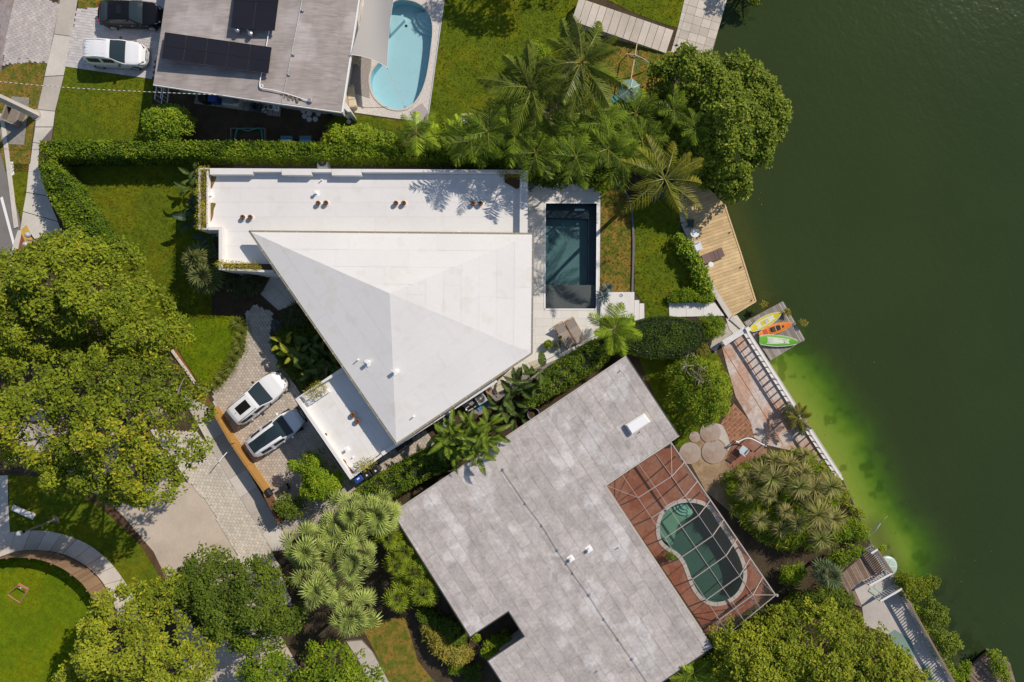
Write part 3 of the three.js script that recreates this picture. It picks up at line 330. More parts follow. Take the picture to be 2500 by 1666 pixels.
// upper brick apron, pavement, driveway
const apron = Q(Z1, 0, [150, -60, 420, -60, 425, 0, 530, 42, 428, 565, 250, 556, 90, 575, 20, 590, 60, 330]);
paved('apron', 'greyish brick apron between street and pavement in the corner', apron, Z1(480, 300).sub(Z1(530, 60)), 0.2, 0.3, [[0.42, 0.385, 0.37], [0.54, 0.49, 0.46]], 31, 0.01);
struct('verge_paving', sheet(Q(Z1, 0, [-120, -60, 148, -60, 58, 330, 18, 590, -120, 640]), Y2), M('worn brick edge', [0.38, 0.32, 0.3], { map: T.red, ...bump() }), 'worn brick street edge in the upper left corner');
{
  const s = struct('pavement', sheet(Q(Z1, -0.02, [535, -60, 700, -60, 588, 595, 492, 1000, 462, 1262, 350, 1290, 340, 1544, 262, 1544, 310, 1150, 330, 980, 430, 560]), Y1), joint, 'pale concrete pavement of cast slabs running down the left side');
  const rows = [[548, -60, 702, -60], [486, 308, 643, 330], [400, 690, 570, 680], [338, 985, 492, 1000], [316, 1142, 474, 1142], [296, 1280, 352, 1290], [262, 1544, 338, 1544]];
  rows.slice(0, -1).forEach((r, i) => { const n = rows[i + 1], q = Q(Z1, 0, [r[0], r[1] + 3, r[2], r[3] + 3, n[2], n[3] - 3, n[0], n[1] - 3]); mesh('slab', prism(q, Y3 + 0.01 * (i % 2), 0.08, null, 0.008), [concrete, concreteB, concrete, concreteB, concreteB, concreteB][i], s); });
  const low = [[262, 0, 338, 0], [236, 258, 425, 290], [205, 430, 520, 520], [168, 700, 560, 640]]; low.slice(0, -1).forEach((r, i) => { const n = low[i + 1]; mesh('slab', prism(Q(Z4, 0, [r[0], r[1] + 3, r[2], r[3] + 3, n[2], n[3] - 3, n[0], n[1] - 3]), Y3, 0.08, null, 0.008), concreteB, s); });
}
const drive1 = Q(Z1, 0, [694, 82, 880, 74, 1030, 5, 1040, -60, 1500, -60, 1370, 712, 582, 596]);
paved('driveway', 'light grey stamped concrete driveway under two parked cars', drive1, Z1(1370, 705).sub(Z1(585, 595)), 0.2, 0.3, [[0.48, 0.46, 0.455], [0.58, 0.55, 0.54]], 33, 0.008);
for (const q of [[182, 600, 240, 550, 282, 640, 330, 740, 345, 790, 270, 800]]) struct('tactile_paving', prism(Q(Z4, 0, q), Y3 + 0.012, 0.04), tactile, 'yellow tactile paving pad at the kerb ramp');
struct('red_pad', prism(Q(Z4, 0, [196, 618, 262, 770, 165, 765]), Y3 + 0.008, 0.04), M('red pad', [0.3, 0.08, 0.05], { map: T.red }), 'red paving pad beside the yellow ramp');
// white house: paver drive, entrance walk
const drive2 = Q(Z9, 0, [515, -60, 600, -130, 760, -60, 730, 100, 760, 300, 900, 520, 1010, 660, 955, 715, 1210, 1110, 1450, 1440, 1760, 1220, 2130, 1000, 2240, 1160, 1750, 1480, 1500, 1640, 700, 2120, 690, 1540, 230, 812, 220, 650, 330, 560, 420, 420, 500, 295, 525, 120]);
paved('driveway', 'beige interlocking paver driveway beside the white house', drive2, Z9(690, 1540).sub(Z9(245, 830)), 0.2, 0.24, [[0.4, 0.345, 0.29], [0.58, 0.51, 0.43]], 35, 0.016);
{ const s = struct('entrance_walk', sheet(Q(Z5, 0, [880, 1000, 1080, 1300, 800, 1395, 640, 1245, 760, 1040]), Y1), joint, 'pale entrance walk beneath the roof corner'); slabs(s, Q(Z5, 0, [900, 1000, 1060, 1290, 812, 1390, 650, 1245, 770, 1040]), Z5(812, 1390).sub(Z5(650, 1245)), 0.9, 1.4, [concreteB], 41, Y2, 0.05); }
// lower street, parking strip and pavement
struct('street', sheet(Q(Z12, 0, [560, -420, 1280, -260, 1330, -40, 1495, 0, 1640, 160, 1890, 612, 2150, 1100, 2500, 1700, 1500, 1700, 1325, 790, 1130, 468, 860, 150, 650, 30, 500, -100]), Y1), streetMat, 'worn beige concrete street running towards the bottom');
paved('parking_strip', 'cream paver parking strip beside the lower street', Q(Z12, 0, [1180, -420, 1495, -2, 1640, 160, 1892, 612, 2080, 960, 2300, 960, 2190, 640, 1950, 190, 1840, 0, 1560, -400]), Z12(1892, 612).sub(Z12(1495, 0)), 0.2, 0.3, [[0.5, 0.455, 0.385], [0.65, 0.595, 0.5]], 37, 0.014);
{
  const poly = Q(Z9, 0, [-120, 620, 165, 780, 235, 850, 640, 1540, 930, 2060, 760, 2080, 430, 1544, 215, 1180, 40, 860]); const s = struct('pavement', sheet(poly, Y1), joint, 'shaded concrete pavement between ochre fence and parking strip');
  slabs(s, poly, Z9(640, 1540).sub(Z9(235, 850)), 3.2, 1.55, [concrete, concreteB], 43, Y3 + 0.04, 0.1);
}
struct('pavement', sheet(Q(Z8, 0, [20, 1260, 160, 640, 280, 560, 560, 1160, 600, 1330, 480, 1340, 60, 1262]), Y2), concrete, 'shaded pavement beneath the large sparse tree');
struct('pavement', sheet(Q(Z12, 0, [-60, -60, 60, -60, 62, 130, 78, 395, 0, 420, -60, 430]), Y2), concreteB, 'dappled pale pavement at the lower left edge');
{ // curved walk of slabs and mulch
  const outer = Q(Z12, 0, [-120, 425, 0, 402, 90, 386, 200, 375, 345, 375, 480, 400, 600, 440, 705, 490, 800, 560, 880, 640, 950, 730, 1020, 840, 1080, 960, 1130, 1090]), inner = Q(Z12, 0, [-120, 610, 0, 580, 100, 545, 180, 530, 290, 527, 390, 535, 500, 560, 600, 605, 680, 655, 750, 712, 800, 770, 850, 850, 900, 960, 930, 1090]);
  const s = struct('footpath', sheet([...outer, ...[...inner].reverse()], Y1), joint, 'curved pale footpath around the fenced lawn'); const co = new THREE.CatmullRomCurve3(outer), ci = new THREE.CatmullRomCurve3(inner);
  for (let i = 0; i < 13; i++) { const q = []; for (let k = 0; k <= 3; k++) q.push(co.getPointAt((i + 0.012 + k * 0.325) / 13)); for (let k = 3; k >= 0; k--) q.push(ci.getPointAt((i + 0.012 + k * 0.325) / 13)); mesh('slab', prism(q, Y3 + (i % 3) * 0.004, 0.07, null, 0.008), i === 3 || i === 5 ? concrete : concreteB, s); }
}
struct('mulch_bed', sheet(Q(Z12, 0, [640, 40, 830, 120, 960, 250, 1145, 465, 1210, 540, 1330, 790, 1300, 820, 1210, 650, 1100, 480, 940, 330, 800, 190, 650, 100]), Y3), mulch, 'brown mulch border between lawn wedge and street');
struct('mulch_bed', sheet(Q(Z8, 0, [1490, 180, 1560, 220, 1790, 600, 1930, 790, 1880, 830, 1700, 600, 1530, 300]), Y2), M('orange mulch', [0.36, 0.17, 0.06], { map: T.soil, roughness: 1, ...bump(0.03) }), 'orange mulch strip beside the little lawn');
{ const s = thing('garden_edging', 'short pale stone edging beside the little lawn', 'edging'); const p = Q(Z8, 0, [1545, 275, 1600, 350, 1650, 420, 1700, 490, 1740, 550, 1785, 612]); for (let i = 0; i < 5; i++) mesh('stone', bar(p[i].clone().lerp(p[i + 1], 0.02).setY(0.08), p[i].clone().lerp(p[i + 1], 0.98).setY(0.08), 0.16, 0.2), concreteB, s); }
// path and lawns at the bottom
{ const s = struct('garden_path', sheet(Q(Z13, 0, [1430, 1240, 1560, 1230, 1650, 1330, 1800, 1600, 1640, 1640, 1540, 1420]), Y1), joint, 'pale concrete garden path at the bottom edge'); slabs(s, Q(Z13, 0, [1440, 1250, 1555, 1240, 1640, 1330, 1790, 1600, 1650, 1640, 1550, 1420]), Z13(1790, 1600).sub(Z13(1640, 1330)), 1.6, 1.1, [concrete], 47, Y3, 0.05); }
// ---------------------------------------------------------------- lawns
lawn('lawn', Q(Z1, 0, [588, 600, 1370, 716, 1375, 745, 1350, 1260, 1180, 1300, 470, 1275, 500, 1000]), Y2, greenLawn, { seed: 51, c0: G0, c1: G1, label: 'front lawn below the two parked cars' });
lawn('lawn', Q(Z1, 0, [0, 640, 100, 578, 250, 560, 418, 572, 330, 980, 300, 1150, 255, 1544, 50, 1544, -30, 1250, -60, 700]), Y2, dryLawn, { seed: 52, c0: GD0, c1: GD1, label: 'dry yellowish verge between street and pavement', den: 60 });
lawn('lawn', Q(Z4, 0, [52, 0, 258, 0, 240, 250, 190, 500, 120, 320, 80, 180]), Y2, greenLawn, { seed: 53, c0: G0, c1: G1, label: 'narrow green verge strip below the dry verge' });
lawn('lawn', Q(Z1, 0, [700, -60, 1040, -60, 1028, 3, 880, 72, 702, 78]), Y2, dryLawn, { seed: 54, c0: G0, c1: GD1, label: 'small lawn corner above the black sedan' });
lawn('lawn', Q(Z4, 0, [500, 30, 1760, 10, 1900, 620, 1900, 1400, 1650, 1544, 900, 1500, 990, 690, 640, 200]), Y2, greenLawn, { seed: 55, c0: G0, c1: G1, label: 'front lawn enclosed by the tall hedge', den: 50 });
lawn('lawn', Q(Z8, 0, [1560, 190, 1660, 60, 1900, -40, 2190, -20, 2215, 120, 2140, 330, 2080, 460, 1920, 620, 1790, 580, 1640, 340]), Y3, brightLawn, { seed: 56, c0: GB0, c1: [0.2, 0.23, 0.02], label: 'little lawn island beside the paver drive', den: 55 });
lawn('lawn', Q(Z2, 0, [1716, -60, 2700, -60, 3100, 60, 2870, 190, 2700, 900, 2200, 1200, 1560, 1240, 1556, 1105]), Y2, greenLawn, { seed: 57, c0: [0.12, 0.18, 0.012], c1: [0.24, 0.28, 0.025], label: 'back lawn beside the kidney pool with tree shadows', den: 50 });
lawn('lawn', Q(Z2, 0, [790, 1010, 1430, 1100, 1340, 1180, 620, 1140]), Y2, greenLawn, { seed: 58, c0: G0, c1: GD1, label: 'thin grass strip below the kidney pool terrace' });
lawn('lawn', Q(Z3, 0, [780, -60, 1610, -60, 1598, 0, 1527, 250, 1430, 228, 1100, 104]), Y2, greenLawn, { seed: 59, c0: G0, c1: [0.19, 0.18, 0.03], label: 'lawn triangle between stone path and wharf' });
lawn('lawn', Q(Z3, 0, [880, 300, 1480, 475, 1500, 620, 1200, 960, 700, 1000, 600, 500]), Y2, dryLawn, { seed: 60, c0: G0, c1: GD1, label: 'dry grass beneath the coconut palms' });
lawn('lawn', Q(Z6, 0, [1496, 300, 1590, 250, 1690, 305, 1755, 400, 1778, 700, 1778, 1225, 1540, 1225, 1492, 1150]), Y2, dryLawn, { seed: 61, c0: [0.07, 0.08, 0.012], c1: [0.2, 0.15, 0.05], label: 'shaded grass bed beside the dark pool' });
lawn('lawn', Q(Z7, 0, [160, 395, 560, 300, 600, 700, 900, 1200, 480, 1230, 490, 1440, 275, 1480, 270, 1325, 185, 1230, 170, 600]), Y2, greenLawn, { seed: 62, c0: G0, c1: [0.17, 0.18, 0.02], label: 'small waterside lawn behind the timber deck', den: 55 });
lawn('lawn', Q(Z12, 0, [62, -60, 500, -40, 640, 40, 800, 195, 940, 330, 1100, 480, 1210, 650, 1300, 820, 1130, 950, 1080, 950, 940, 720, 800, 550, 600, 435, 345, 368, 80, 385]), Y2, greenLawn, { seed: 63, c0: G0, c1: [0.17, 0.175, 0.02], label: 'dappled lawn wedge between curved footpath and street' });
lawn('lawn', Q(Z12, 0, [-200, 620, 280, 560, 600, 650, 780, 860, 850, 1300, 900, 1900, -300, 1900]), Y2, brightLawn, { seed: 64, c0: GB0, c1: GB1, label: 'bright lawn inside the curved wooden fence', den: 55 });
lawn('lawn', Q(Z13, 0, [1530, 1080, 1900, 1060, 2000, 1400, 2200, 1650, 1810, 1650, 1660, 1330]), Y2, dryLawn, { seed: 65, c0: [0.15, 0.14, 0.025], c1: [0.34, 0.27, 0.07], label: 'dry lawn patch beside the garden path' });
lawn('lawn', Q(Z11, 0, [0, 350, 300, 330, 700, 300, 850, 600, 700, 960, 350, 1170, 300, 1080]), Y2, greenLawn, { seed: 66, c0: G0, c1: [0.19, 0.2, 0.02], label: 'narrow lawn behind the grey roofed house' });
struct('sandy_ground', sheet(Q(Z11, 0, [380, 1140, 560, 1000, 900, 1050, 1250, 1350, 1500, 1544, 1400, 1900, 900, 1800, 600, 1544]), Y1), M('sandy earth', [0.5, 0.39, 0.26], { map: T.soil, roughness: 1, ...bump(0.02) }), 'sandy earth around the round stepping pads');
struct('gravel_bed', sheet(Q(Z10, 0, [1480, 135, 1350, 190, 975, 345, 500, 640, 300, 830, 420, 860, 620, 700, 1180, 380, 1440, 200]), Y1), gravelMat, 'grey gravel strip between terrace and hedge');
struct('gravel_bed', sheet(Q(Z5, 0, [400, -20, 3100, -20, 3100, 118, 400, 118]), Y1), gravelDark, 'dark gravel alley behind the white house');
struct('gravel_bed', sheet(Q(Z10, 0, [1740, -80, 1850, -80, 1870, 40, 1700, 60]), Y2), gravelMat, 'gravel patch below the white landing');
// ---------------------------------------------------------------- houses
const planeY = (a, b, c) => { const n = b.clone().sub(a).cross(c.clone().sub(a)); return (x, z) => a.y - (n.x * (x - a.x) + n.z * (z - a.z)) / n.y; };
function drape(g, yf, dy = 0) { const p = g.attributes.position; for (let i = 0; i < p.count; i++) p.setY(i, p.getY(i) + yf(p.getX(i), p.getZ(i)) + dy); g.computeVertexNormals(); return g; }
// a roof face: solid deck plus overlapping membrane sheets
function roofFace(house, poly, yf, dir, w, len, mts, seed, o = {}) {
  const deck = mesh('roof', drape(prism(poly, 0, o.thick ?? 0.16), yf), o.seam ?? mts[0], house);
  cutStrips(poly, dir, w, len, o.gap ?? 0.004, seed, (c, i, j, f) => { mesh('roof_sheet', drape(prism(c, 0.006 + 0.005 * f() + (o.step ?? 0.004) * ((i + j) % 2), 0.01), yf), pick(mts, f), deck); }, 'random');
  return deck;
}
const flatY = (h) => () => h;
const glassMat = M('window glass', [0.03, 0.04, 0.05], { roughness: 0.05, metalness: 0.2 });
function vent(house, p, r = 0.17, mat, deep = true) { // rusty round vent with a collar
  const g = lathe([[r * 0.55, 0], [r * 0.62, 0.16], [r, 0.2], [r * 1.02, 0.27], [r * 0.8, 0.32], [r * 0.45, 0.33], [r * 0.3, 0.25], [0.001, 0.24]], 20); g.translate(p.x, p.y, p.z); const m = mesh('roof_vent', g, mat, house); const c = lathe([[r * 1.5, 0.004], [r * 1.4, 0.02], [r * 0.6, 0.05]], 20); c.translate(p.x, p.y, p.z); mesh('collar', c, whiteWall, m); return m;
}
function pipe(house, p, h = 0.4, r = 0.035, mat = whitePaint) { const g = cyl(r, r, h, p.x, p.y, p.z, 10), c = cyl(r * 2.6, r * 1.6, 0.05, p.x, p.y, p.z, 12); return mesh('vent_pipe', [g, c], mat, house); }
function hoodVent(house, p, w = 0.22, h = 0.35, turn = 0) { const g = [rbox(w * 0.7, h, w * 0.7, 0.02, 0, h / 2, 0), rbox(w, 0.07, w, 0.02, 0, h + 0.03, 0), boxg(w * 2, 0.02, w * 2, 0, 0.012, 0)]; g.forEach(q => { q.rotateY(turn); q.translate(p.x, p.y, p.z); }); return mesh('vent_hood', g, whitePaint, house); }
const rust = M('rust', [0.2, 0.085, 0.035], { map: T.red, roughness: 0.9, ...bump(0.004) });
// ---- white house
{
  const seam = M('white seam', [0.64, 0.625, 0.6], { map: T.white });
  const h = thing('white_house', 'white modern house with flat wings and a large triangular hipped roof', 'house');
  const outline = [[484, 410], [1289, 415], [1288, 640], [700, 672], [533, 659], [533, 562], [483, 561]];
  const top = 3.72, deckY = 3.2, wing = outline.map(p => P(p[0], p[1], top).setY(0));
  mesh('wall', prism(wing, deckY - 0.02, deckY + 0.3), whiteWall, h);
  const deckPoly = offsetPoly(wing, -0.24); roofFace(h, deckPoly, flatY(deckY), new V3(1, 0, 0), 1.0, [3, 7], roofWhites, 71, { thick: 0.03, step: 0.003, seam, gap: 0.007 });
  const par = (Z, a, y = top, t = 0.54) => mesh('parapet', prism(Q(Z, y, a).map(p => p.setY(0)), y, t, null, 0.008), whiteWall, h);
  par(Z5, [190, 113, 577, 115, 577, 147, 574, 170, 190, 170]); par(Z5, [579, 115, 834, 117, 834, 146, 579, 146]); par(Z5, [836, 117, 1104, 118, 1104, 176, 836, 174]); par(Z5, [1106, 118, 1283, 119, 1283, 150, 1106, 149]); par(Z5, [1285, 119, 1552, 120, 1552, 179, 1285, 177]); par(Z5, [1554, 120, 3000, 128, 3000, 152, 1554, 150]);
  par(Z6, [770, 158, 842, 158, 838, 740, 766, 740]); par(Z6, [800, 130, 843, 130, 842, 156, 800, 156]);
  par(Z5, [270, 640, 302, 640, 302, 955, 270, 955]); par(Z5, [176, 640, 268, 640, 268, 668, 176, 668]);
  par(Z5, [270, 957, 545, 957, 545, 970, 270, 970], 3.6, 0.42); par(Z5, [270, 1010, 760, 1030, 760, 1052, 270, 1026]); par(Z5, [270, 972, 296, 972, 296, 1008, 270, 1008]);
  // west planter box
  par(Z5, [88, 112, 188, 112, 188, 124, 88, 124]); par(Z5, [88, 126, 100, 126, 98, 664, 86, 664]); par(Z5, [160, 126, 176, 126, 174, 664, 158, 664], 3.62, 0.44); par(Z5, [99, 652, 157, 652, 157, 664, 99, 664]);
  mesh('planter_soil', [prism(Q(Z5, 3.5, [101, 127, 158, 127, 157, 650, 99, 650]).map(p => p.setY(0)), 3.5, 0.3), prism(Q(Z5, 3.5, [298, 973, 720, 973, 740, 1020, 298, 1008]).map(p => p.setY(0)), 3.5, 0.3)], soilMat, h);
  // soil well at the north-east corner
  mesh('planter_well', prism(Q(Z6, 3.3, [630, 150, 775, 155, 772, 280, 740, 300, 690, 270, 632, 240]).map(p => p.setY(0)), 3.3, 0.1), mulch, h);
  for (const q of [[182, 178, 248, 178, 225, 260, 205, 298, 190, 250], [180, 430, 215, 425, 245, 432, 228, 480, 222, 540, 195, 600, 178, 560]]) mesh('leaf_litter', prism(curve(Q(Z5, deckY, q), 20).map(p => p.setY(0)), deckY + 0.025, 0.03), litterMat, h);
  for (const [Z, x, y] of [[Z5, 485, 553], [Z5, 553, 553], [Z5, 1163, 427], [Z5, 1233, 425], [Z5, 1862, 427], [Z5, 1932, 427], [Z6, 347, 430], [Z6, 416, 430]]) vent(h, Z(x, y, deckY + 0.25).setY(deckY + 0.012), 0.165, rust);
  hoodVent(h, Z5(1150, 340, deckY).setY(deckY), 0.2, 0.32); pipe(h, Z5(1200, 222, deckY).setY(deckY), 0.28); hoodVent(h, Z5(203, 362, deckY).setY(deckY), 0.2, 0.3, 0.4); pipe(h, Z6(222, 690, deckY).setY(deckY), 0.25);
  // south-west wing (garage)
  const gTop = 3.45, gDeck = 3.0, gar = Q(Z9, gTop, [955, 715, 1390, 425, 1760, 600, 2100, 960, 1755, 1215, 1450, 1440]).map(p => p.setY(0));
  mesh('wall', prism(gar, gDeck - 0.02, gDeck + 0.3), whiteWall, h); roofFace(h, offsetPoly(gar, -0.16), flatY(gDeck), Z9(1450, 1440).sub(Z9(955, 715)), 1.0, [2.5, 5], roofWhites, 73, { thick: 0.03, step: 0.003, seam, gap: 0.012 });
  par(Z9, [955, 715, 986, 708, 1470, 1412, 1452, 1441], gTop, 0.46); par(Z9, [957, 713, 1388, 426, 1408, 448, 990, 706], gTop, 0.46); par(Z9, [1454, 1440, 1472, 1412, 1745, 1196, 1758, 1214], gTop, 0.46);
  par(Z9, [1010, 690, 1035, 672, 1080, 715, 1052, 734], gTop - 0.1, 0.4); par(Z9, [1060, 738, 1240, 622, 1262, 655, 1082, 772].map((v, i) => v), gTop - 0.16, 0.3); par(Z9, [1490, 1330, 1690, 1195, 1706, 1218, 1506, 1352], gTop - 0.16, 0.3);
  mesh('leaf_litter', prism(curve(Q(Z9, gDeck, [1388, 1256, 1410, 1270, 1425, 1310, 1480, 1350, 1512, 1358, 1462, 1392]), 24).map(p => p.setY(0)), gDeck + 0.03, 0.03), litterMat, h);
  for (const [x, y] of [[1475, 858], [1514, 915]]) vent(h, Z9(x, y, gDeck + 0.25).setY(gDeck + 0.012), 0.18, rust); pipe(h, Z9(1230, 1036, gDeck).setY(gDeck), 0.1, 0.05, rust); hoodVent(h, Z9(1425, 1166, gDeck).setY(gDeck), 0.2, 0.28, 0.6); pipe(h, Z9(1478, 1236, gDeck).setY(gDeck), 0.2); hoodVent(h, Z9(1495, 1340, gDeck).setY(gDeck), 0.26, 0.25, 0.6);
  // main hall under the hipped roof
  const eh = 4.4, ce = [[612, 567], [1299, 573], [1296, 862], [968, 1082]].map(p => P(p[0], p[1], eh)), pk = P(951, 717, 5.55);
  const eave = ce.map(p => p.clone().setY(0)), body = offsetPoly(eave, -0.75); mesh('wall', prism(body, eh - 0.25, eh), whiteWall, h); mesh('soffit', prism(offsetPoly(eave, -0.03), eh - 0.12, 0.12), whitePaint, h);
  ce.forEach((a, i) => { const b = ce[(i + 1) % 4], tri = [a, b, pk].map(p => p.clone().setY(0)); roofFace(h, tri, planeY(a, b, pk), b.clone().sub(a), 1.16, [3.5, 7], roofWhites, 80 + i, { thick: 0.1, step: 0.005, seam, gap: 0.008 }); });
  const gut = M('gutter', [0.3, 0.26, 0.17], { roughness: 0.6 }), gutE = M('east gutter', [0.25, 0.22, 0.2], { roughness: 0.6 }), eOut = offsetPoly(ce, 0.07), up = M('gutter lip', [0.42, 0.44, 0.3], { roughness: 0.6 });
  ce.forEach((a, i) => { const a2 = eOut[i].clone().setY(eh - 0.1), b2 = eOut[(i + 1) % 4].clone().setY(eh - 0.1), d = b2.clone().sub(a2).normalize(); mesh('gutter', bar(a2, b2, 0.12, 0.13), i === 1 ? gutE : gut, h); const L = a2.distanceTo(b2), g = []; for (let s = 1.1; s < L - 0.5; s += 1.05) { const p = a2.clone().addScaledVector(d, s); g.push(bar(p.clone().addScaledVector(d, -0.03).setY(eh - 0.02), p.clone().addScaledVector(d, 0.03).setY(eh - 0.02), 0.15, 0.03)); } mesh('gutter_bracket', g, up, h); });
  const py = (p) => { for (let i = 0; i < 4; i++) { const a = ce[i], b = ce[(i + 1) % 4]; if (inside([a, b, pk], p.x, p.z)) return planeY(a, b, pk)(p.x, p.z); } return eh; };
  for (const [x, y, k] of [[1512, 365, 0], [1612, 385, 1], [1858, 465, 1], [2012, 880, 0]]) { const p = Z9(x, y, 5.0); p.y = py(p); k ? hoodVent(h, p, 0.24, 0.34, 0.6) : pipe(h, p, 0.3); }
  // ledge along the south-east wall, windows and doors on the walls
  const la = Z10(-470, 1210, 3.5), lb = Z10(560, 548, 3.5); mesh('ledge', bar(la.setY(3.4), lb.setY(3.4), 0.26, 0.2), whiteWall, h);
  const win = (a, b, t, w, hh, y) => { const p = a.clone().lerp(b, t).setY(y), d = b.clone().sub(a).setY(0).normalize(), q = p.clone().addScaledVector(d, w / 2), r = p.clone().addScaledVector(d, -w / 2), m = mesh('window', bar(r, q, 0.1, hh), glassMat, h); mesh('frame', [bar(r.clone().setY(y + hh / 2), q.clone().setY(y + hh / 2), 0.16, 0.06), bar(r.clone().setY(y - hh / 2), q.clone().setY(y - hh / 2), 0.16, 0.06)], blackMetal, m); };
  win(body[1], body[2], 0.3, 2.8, 2.6, 1.5); win(body[1], body[2], 0.7, 2.8, 2.6, 1.5); win(body[3], body[0], 0.45, 1.6, 2.4, 1.4); win(gar[0], gar[5], 0.5, 4.8, 2.2, 1.15); win(wing[6], wing[0], 0.5, 2.4, 1.6, 1.7);
}
// ---- grey house, upper left
const solar = M('solar cell', [0.016, 0.015, 0.022], { roughness: 0.28, map: T.concrete }), solarFrame = M('panel frame', [0.035, 0.035, 0.04], { roughness: 0.4, metalness: 0.5 });
{
  const h = thing('grey_house', 'grey low pitched house with solar panels beside the kidney pool', 'house'), e = 3.0;
  const WS = P(374, 206, e), ES = P(833, 273, e), RS = P(688, 252, 3.4), RN = P(775, -190, 3.4), WN = P(429, -190, e), EN = P(903, -190, e), up = RN.clone().sub(RS);
  const flat = (a) => a.map(p => p.clone().setY(0)), wy = planeY(WS, RS, RN), ey = planeY(RS, ES, RN);
  roofFace(h, flat([WS, RS, RN, WN]), wy, up, 0.98, [3, 8], roofTans, 91, { thick: 0.14 }); roofFace(h, flat([RS, ES, EN, RN]), ey, up, 0.98, [3, 8], roofTans, 92, { thick: 0.14 });
  const all = flat([WS, ES, EN, WN]); mesh('wall', prism(offsetPoly(all, -0.55), e - 0.14, e + 0.1), M('house wall', [0.6, 0.58, 0.55], { map: T.white }), h);
  const trim = (a, b, w, hh, m) => mesh('fascia', bar(a, b, w, hh), m, h); trim(ES.clone().add(new V3(0.06, -0.08, 0.02)), EN.clone().add(new V3(0.06, -0.08, 0)), 0.1, 0.2, whitePaint); trim(WS.clone().add(new V3(0, -0.08, 0.04)), RS.clone().add(new V3(0, -0.08, 0.06)), 0.05, 0.2, whitePaint); trim(RS.clone().add(new V3(0, -0.08, 0.06)), ES.clone().add(new V3(0, -0.08, 0.04)), 0.05, 0.2, whitePaint);
  mesh('ridge_cable', tube([RS.clone().setY(3.45), RS.clone().lerp(RN, 0.3).setY(3.44), RS.clone().lerp(RN, 0.6).setY(3.45), RN.clone().setY(3.45)], 0.025, 12, 5), steel, h);
  for (const [x, y] of [[435, 100], [352, 495], [312, 675]]) { const p = Z2(x, y, 3.4); mesh('cable_stand', [boxg(0.2, 0.08, 0.12, p.x, 3.45, p.z), boxg(0.05, 0.16, 0.05, p.x, 3.5, p.z)], steel, h); }
  // solar panels
  const panel = (q, y, y2) => { const c = q.map(([x, z, hh]) => P(x, z, hh).setY(hh)); const g = drape(prism(flat(c), 0, 0.045), planeY(c[0], c[1], c[2])); const m = mesh('solar_panel', g, solar, h); mesh('frame', c.map((p, i) => bar(p.clone().setY(p.y + 0.004), c[(i + 1) % 4].clone().setY(c[(i + 1) % 4].y + 0.004), 0.025, 0.03)), solarFrame, m); };
  const grid = (TL, TR, BR, BL, nx, ny, hN, hS) => { const at = (u, v) => [lerp(lerp(TL[0], TR[0], u), lerp(BL[0], BR[0], u), v), lerp(lerp(TL[1], TR[1], u), lerp(BL[1], BR[1], u), v), lerp(hN, hS, v)]; for (let i = 0; i < nx; i++) for (let j = 0; j < ny; j++) { const g = 0.0035, u0 = i / nx + g * 0.8, u1 = (i + 1) / nx - g * 0.8, v0 = j / ny + g, v1 = (j + 1) / ny - g; panel([at(u0, v0), at(u1, v0), at(u1, v1), at(u0, v1)]); } for (let j = 0; j <= ny; j++) { const a = at(0, j * 0.96 / ny + 0.02), b = at(1, j * 0.96 / ny + 0.02); mesh('rail', bar(P(...a).setY(a[2] - 0.09), P(...b).setY(b[2] - 0.09), 0.05, 0.06), steel, h); } };
  grid([402, 79], [663, 116], [655, 179], [393, 143], 5, 2, 3.45, 3.75); grid([578, -66], [688, -66], [670, 75], [563, 67], 2, 2, 3.5, 3.8);
  for (const [x, y] of [[2142, 285], [2258, 315]]) { const p = Z1(x, y, 3.4), g = lathe([[0.11, 0], [0.11, 0.3], [0.16, 0.32], [0.16, 0.4], [0.02, 0.46]], 16); g.translate(p.x, 3.3, p.z); mesh('roof_vent', g, steel, h); } pipe(h, Z1(2222, 270, 3.4).setY(3.3), 0.4, 0.03);
  const on = (Z, x, y) => { const p = Z(x, y, 3.4); p.y = (inside(flat([WS, RS, RN, WN]), p.x, p.z) ? wy : ey)(p.x, p.z) + 0.14; return p; };
  mesh('conduit', tube([on(Z2, 72, 655), on(Z2, 58, 720), on(Z2, 52, 775), on(Z2, 70, 795), on(Z2, 140, 808), on(Z2, 215, 825), on(Z2, 340, 860), on(Z2, 480, 902)], 0.035, 60, 6), whitePaint, h); mesh('conduit', tube([on(Z2, 136, 280), on(Z2, 124, 350), on(Z2, 112, 420)], 0.035, 12, 6), whitePaint, h);
  { const p = on(Z2, 500, 900); mesh('junction_box', rbox(0.26, 0.2, 0.24, 0.03, p.x, p.y - 0.02, p.z, -0.15), steel, h); const q = on(Z2, 330, 868); mesh('debris', [0, 1, 2, 3, 4, 5, 6].map(i => boxg(0.22 + 0.1 * (i % 3), 0.05, 0.14, q.x + (i - 3) * 0.21, q.y - 0.1 + 0.02 * (i % 2), q.z + 0.05 * (i % 3) + (i - 3) * 0.035, i)), M('debris', [0.3, 0.28, 0.24], { map: T.soil }), h); const rg = on(Z2, 62, 775); const t = new THREE.TorusGeometry(0.1, 0.03, 8, 16); t.rotateX(PI / 2); t.translate(rg.x + 0.06, rg.y, rg.z); mesh('elbow_ring', t, whitePaint, h); }
  // wall post and beam at the terrace corner
  mesh('corner_wall', prism(Q(Z2, 2.2, [786, 955, 812, 905, 868, 1000, 845, 1004]).map(p => p.setY(0)), 2.2, 2.2), whiteWall, h);
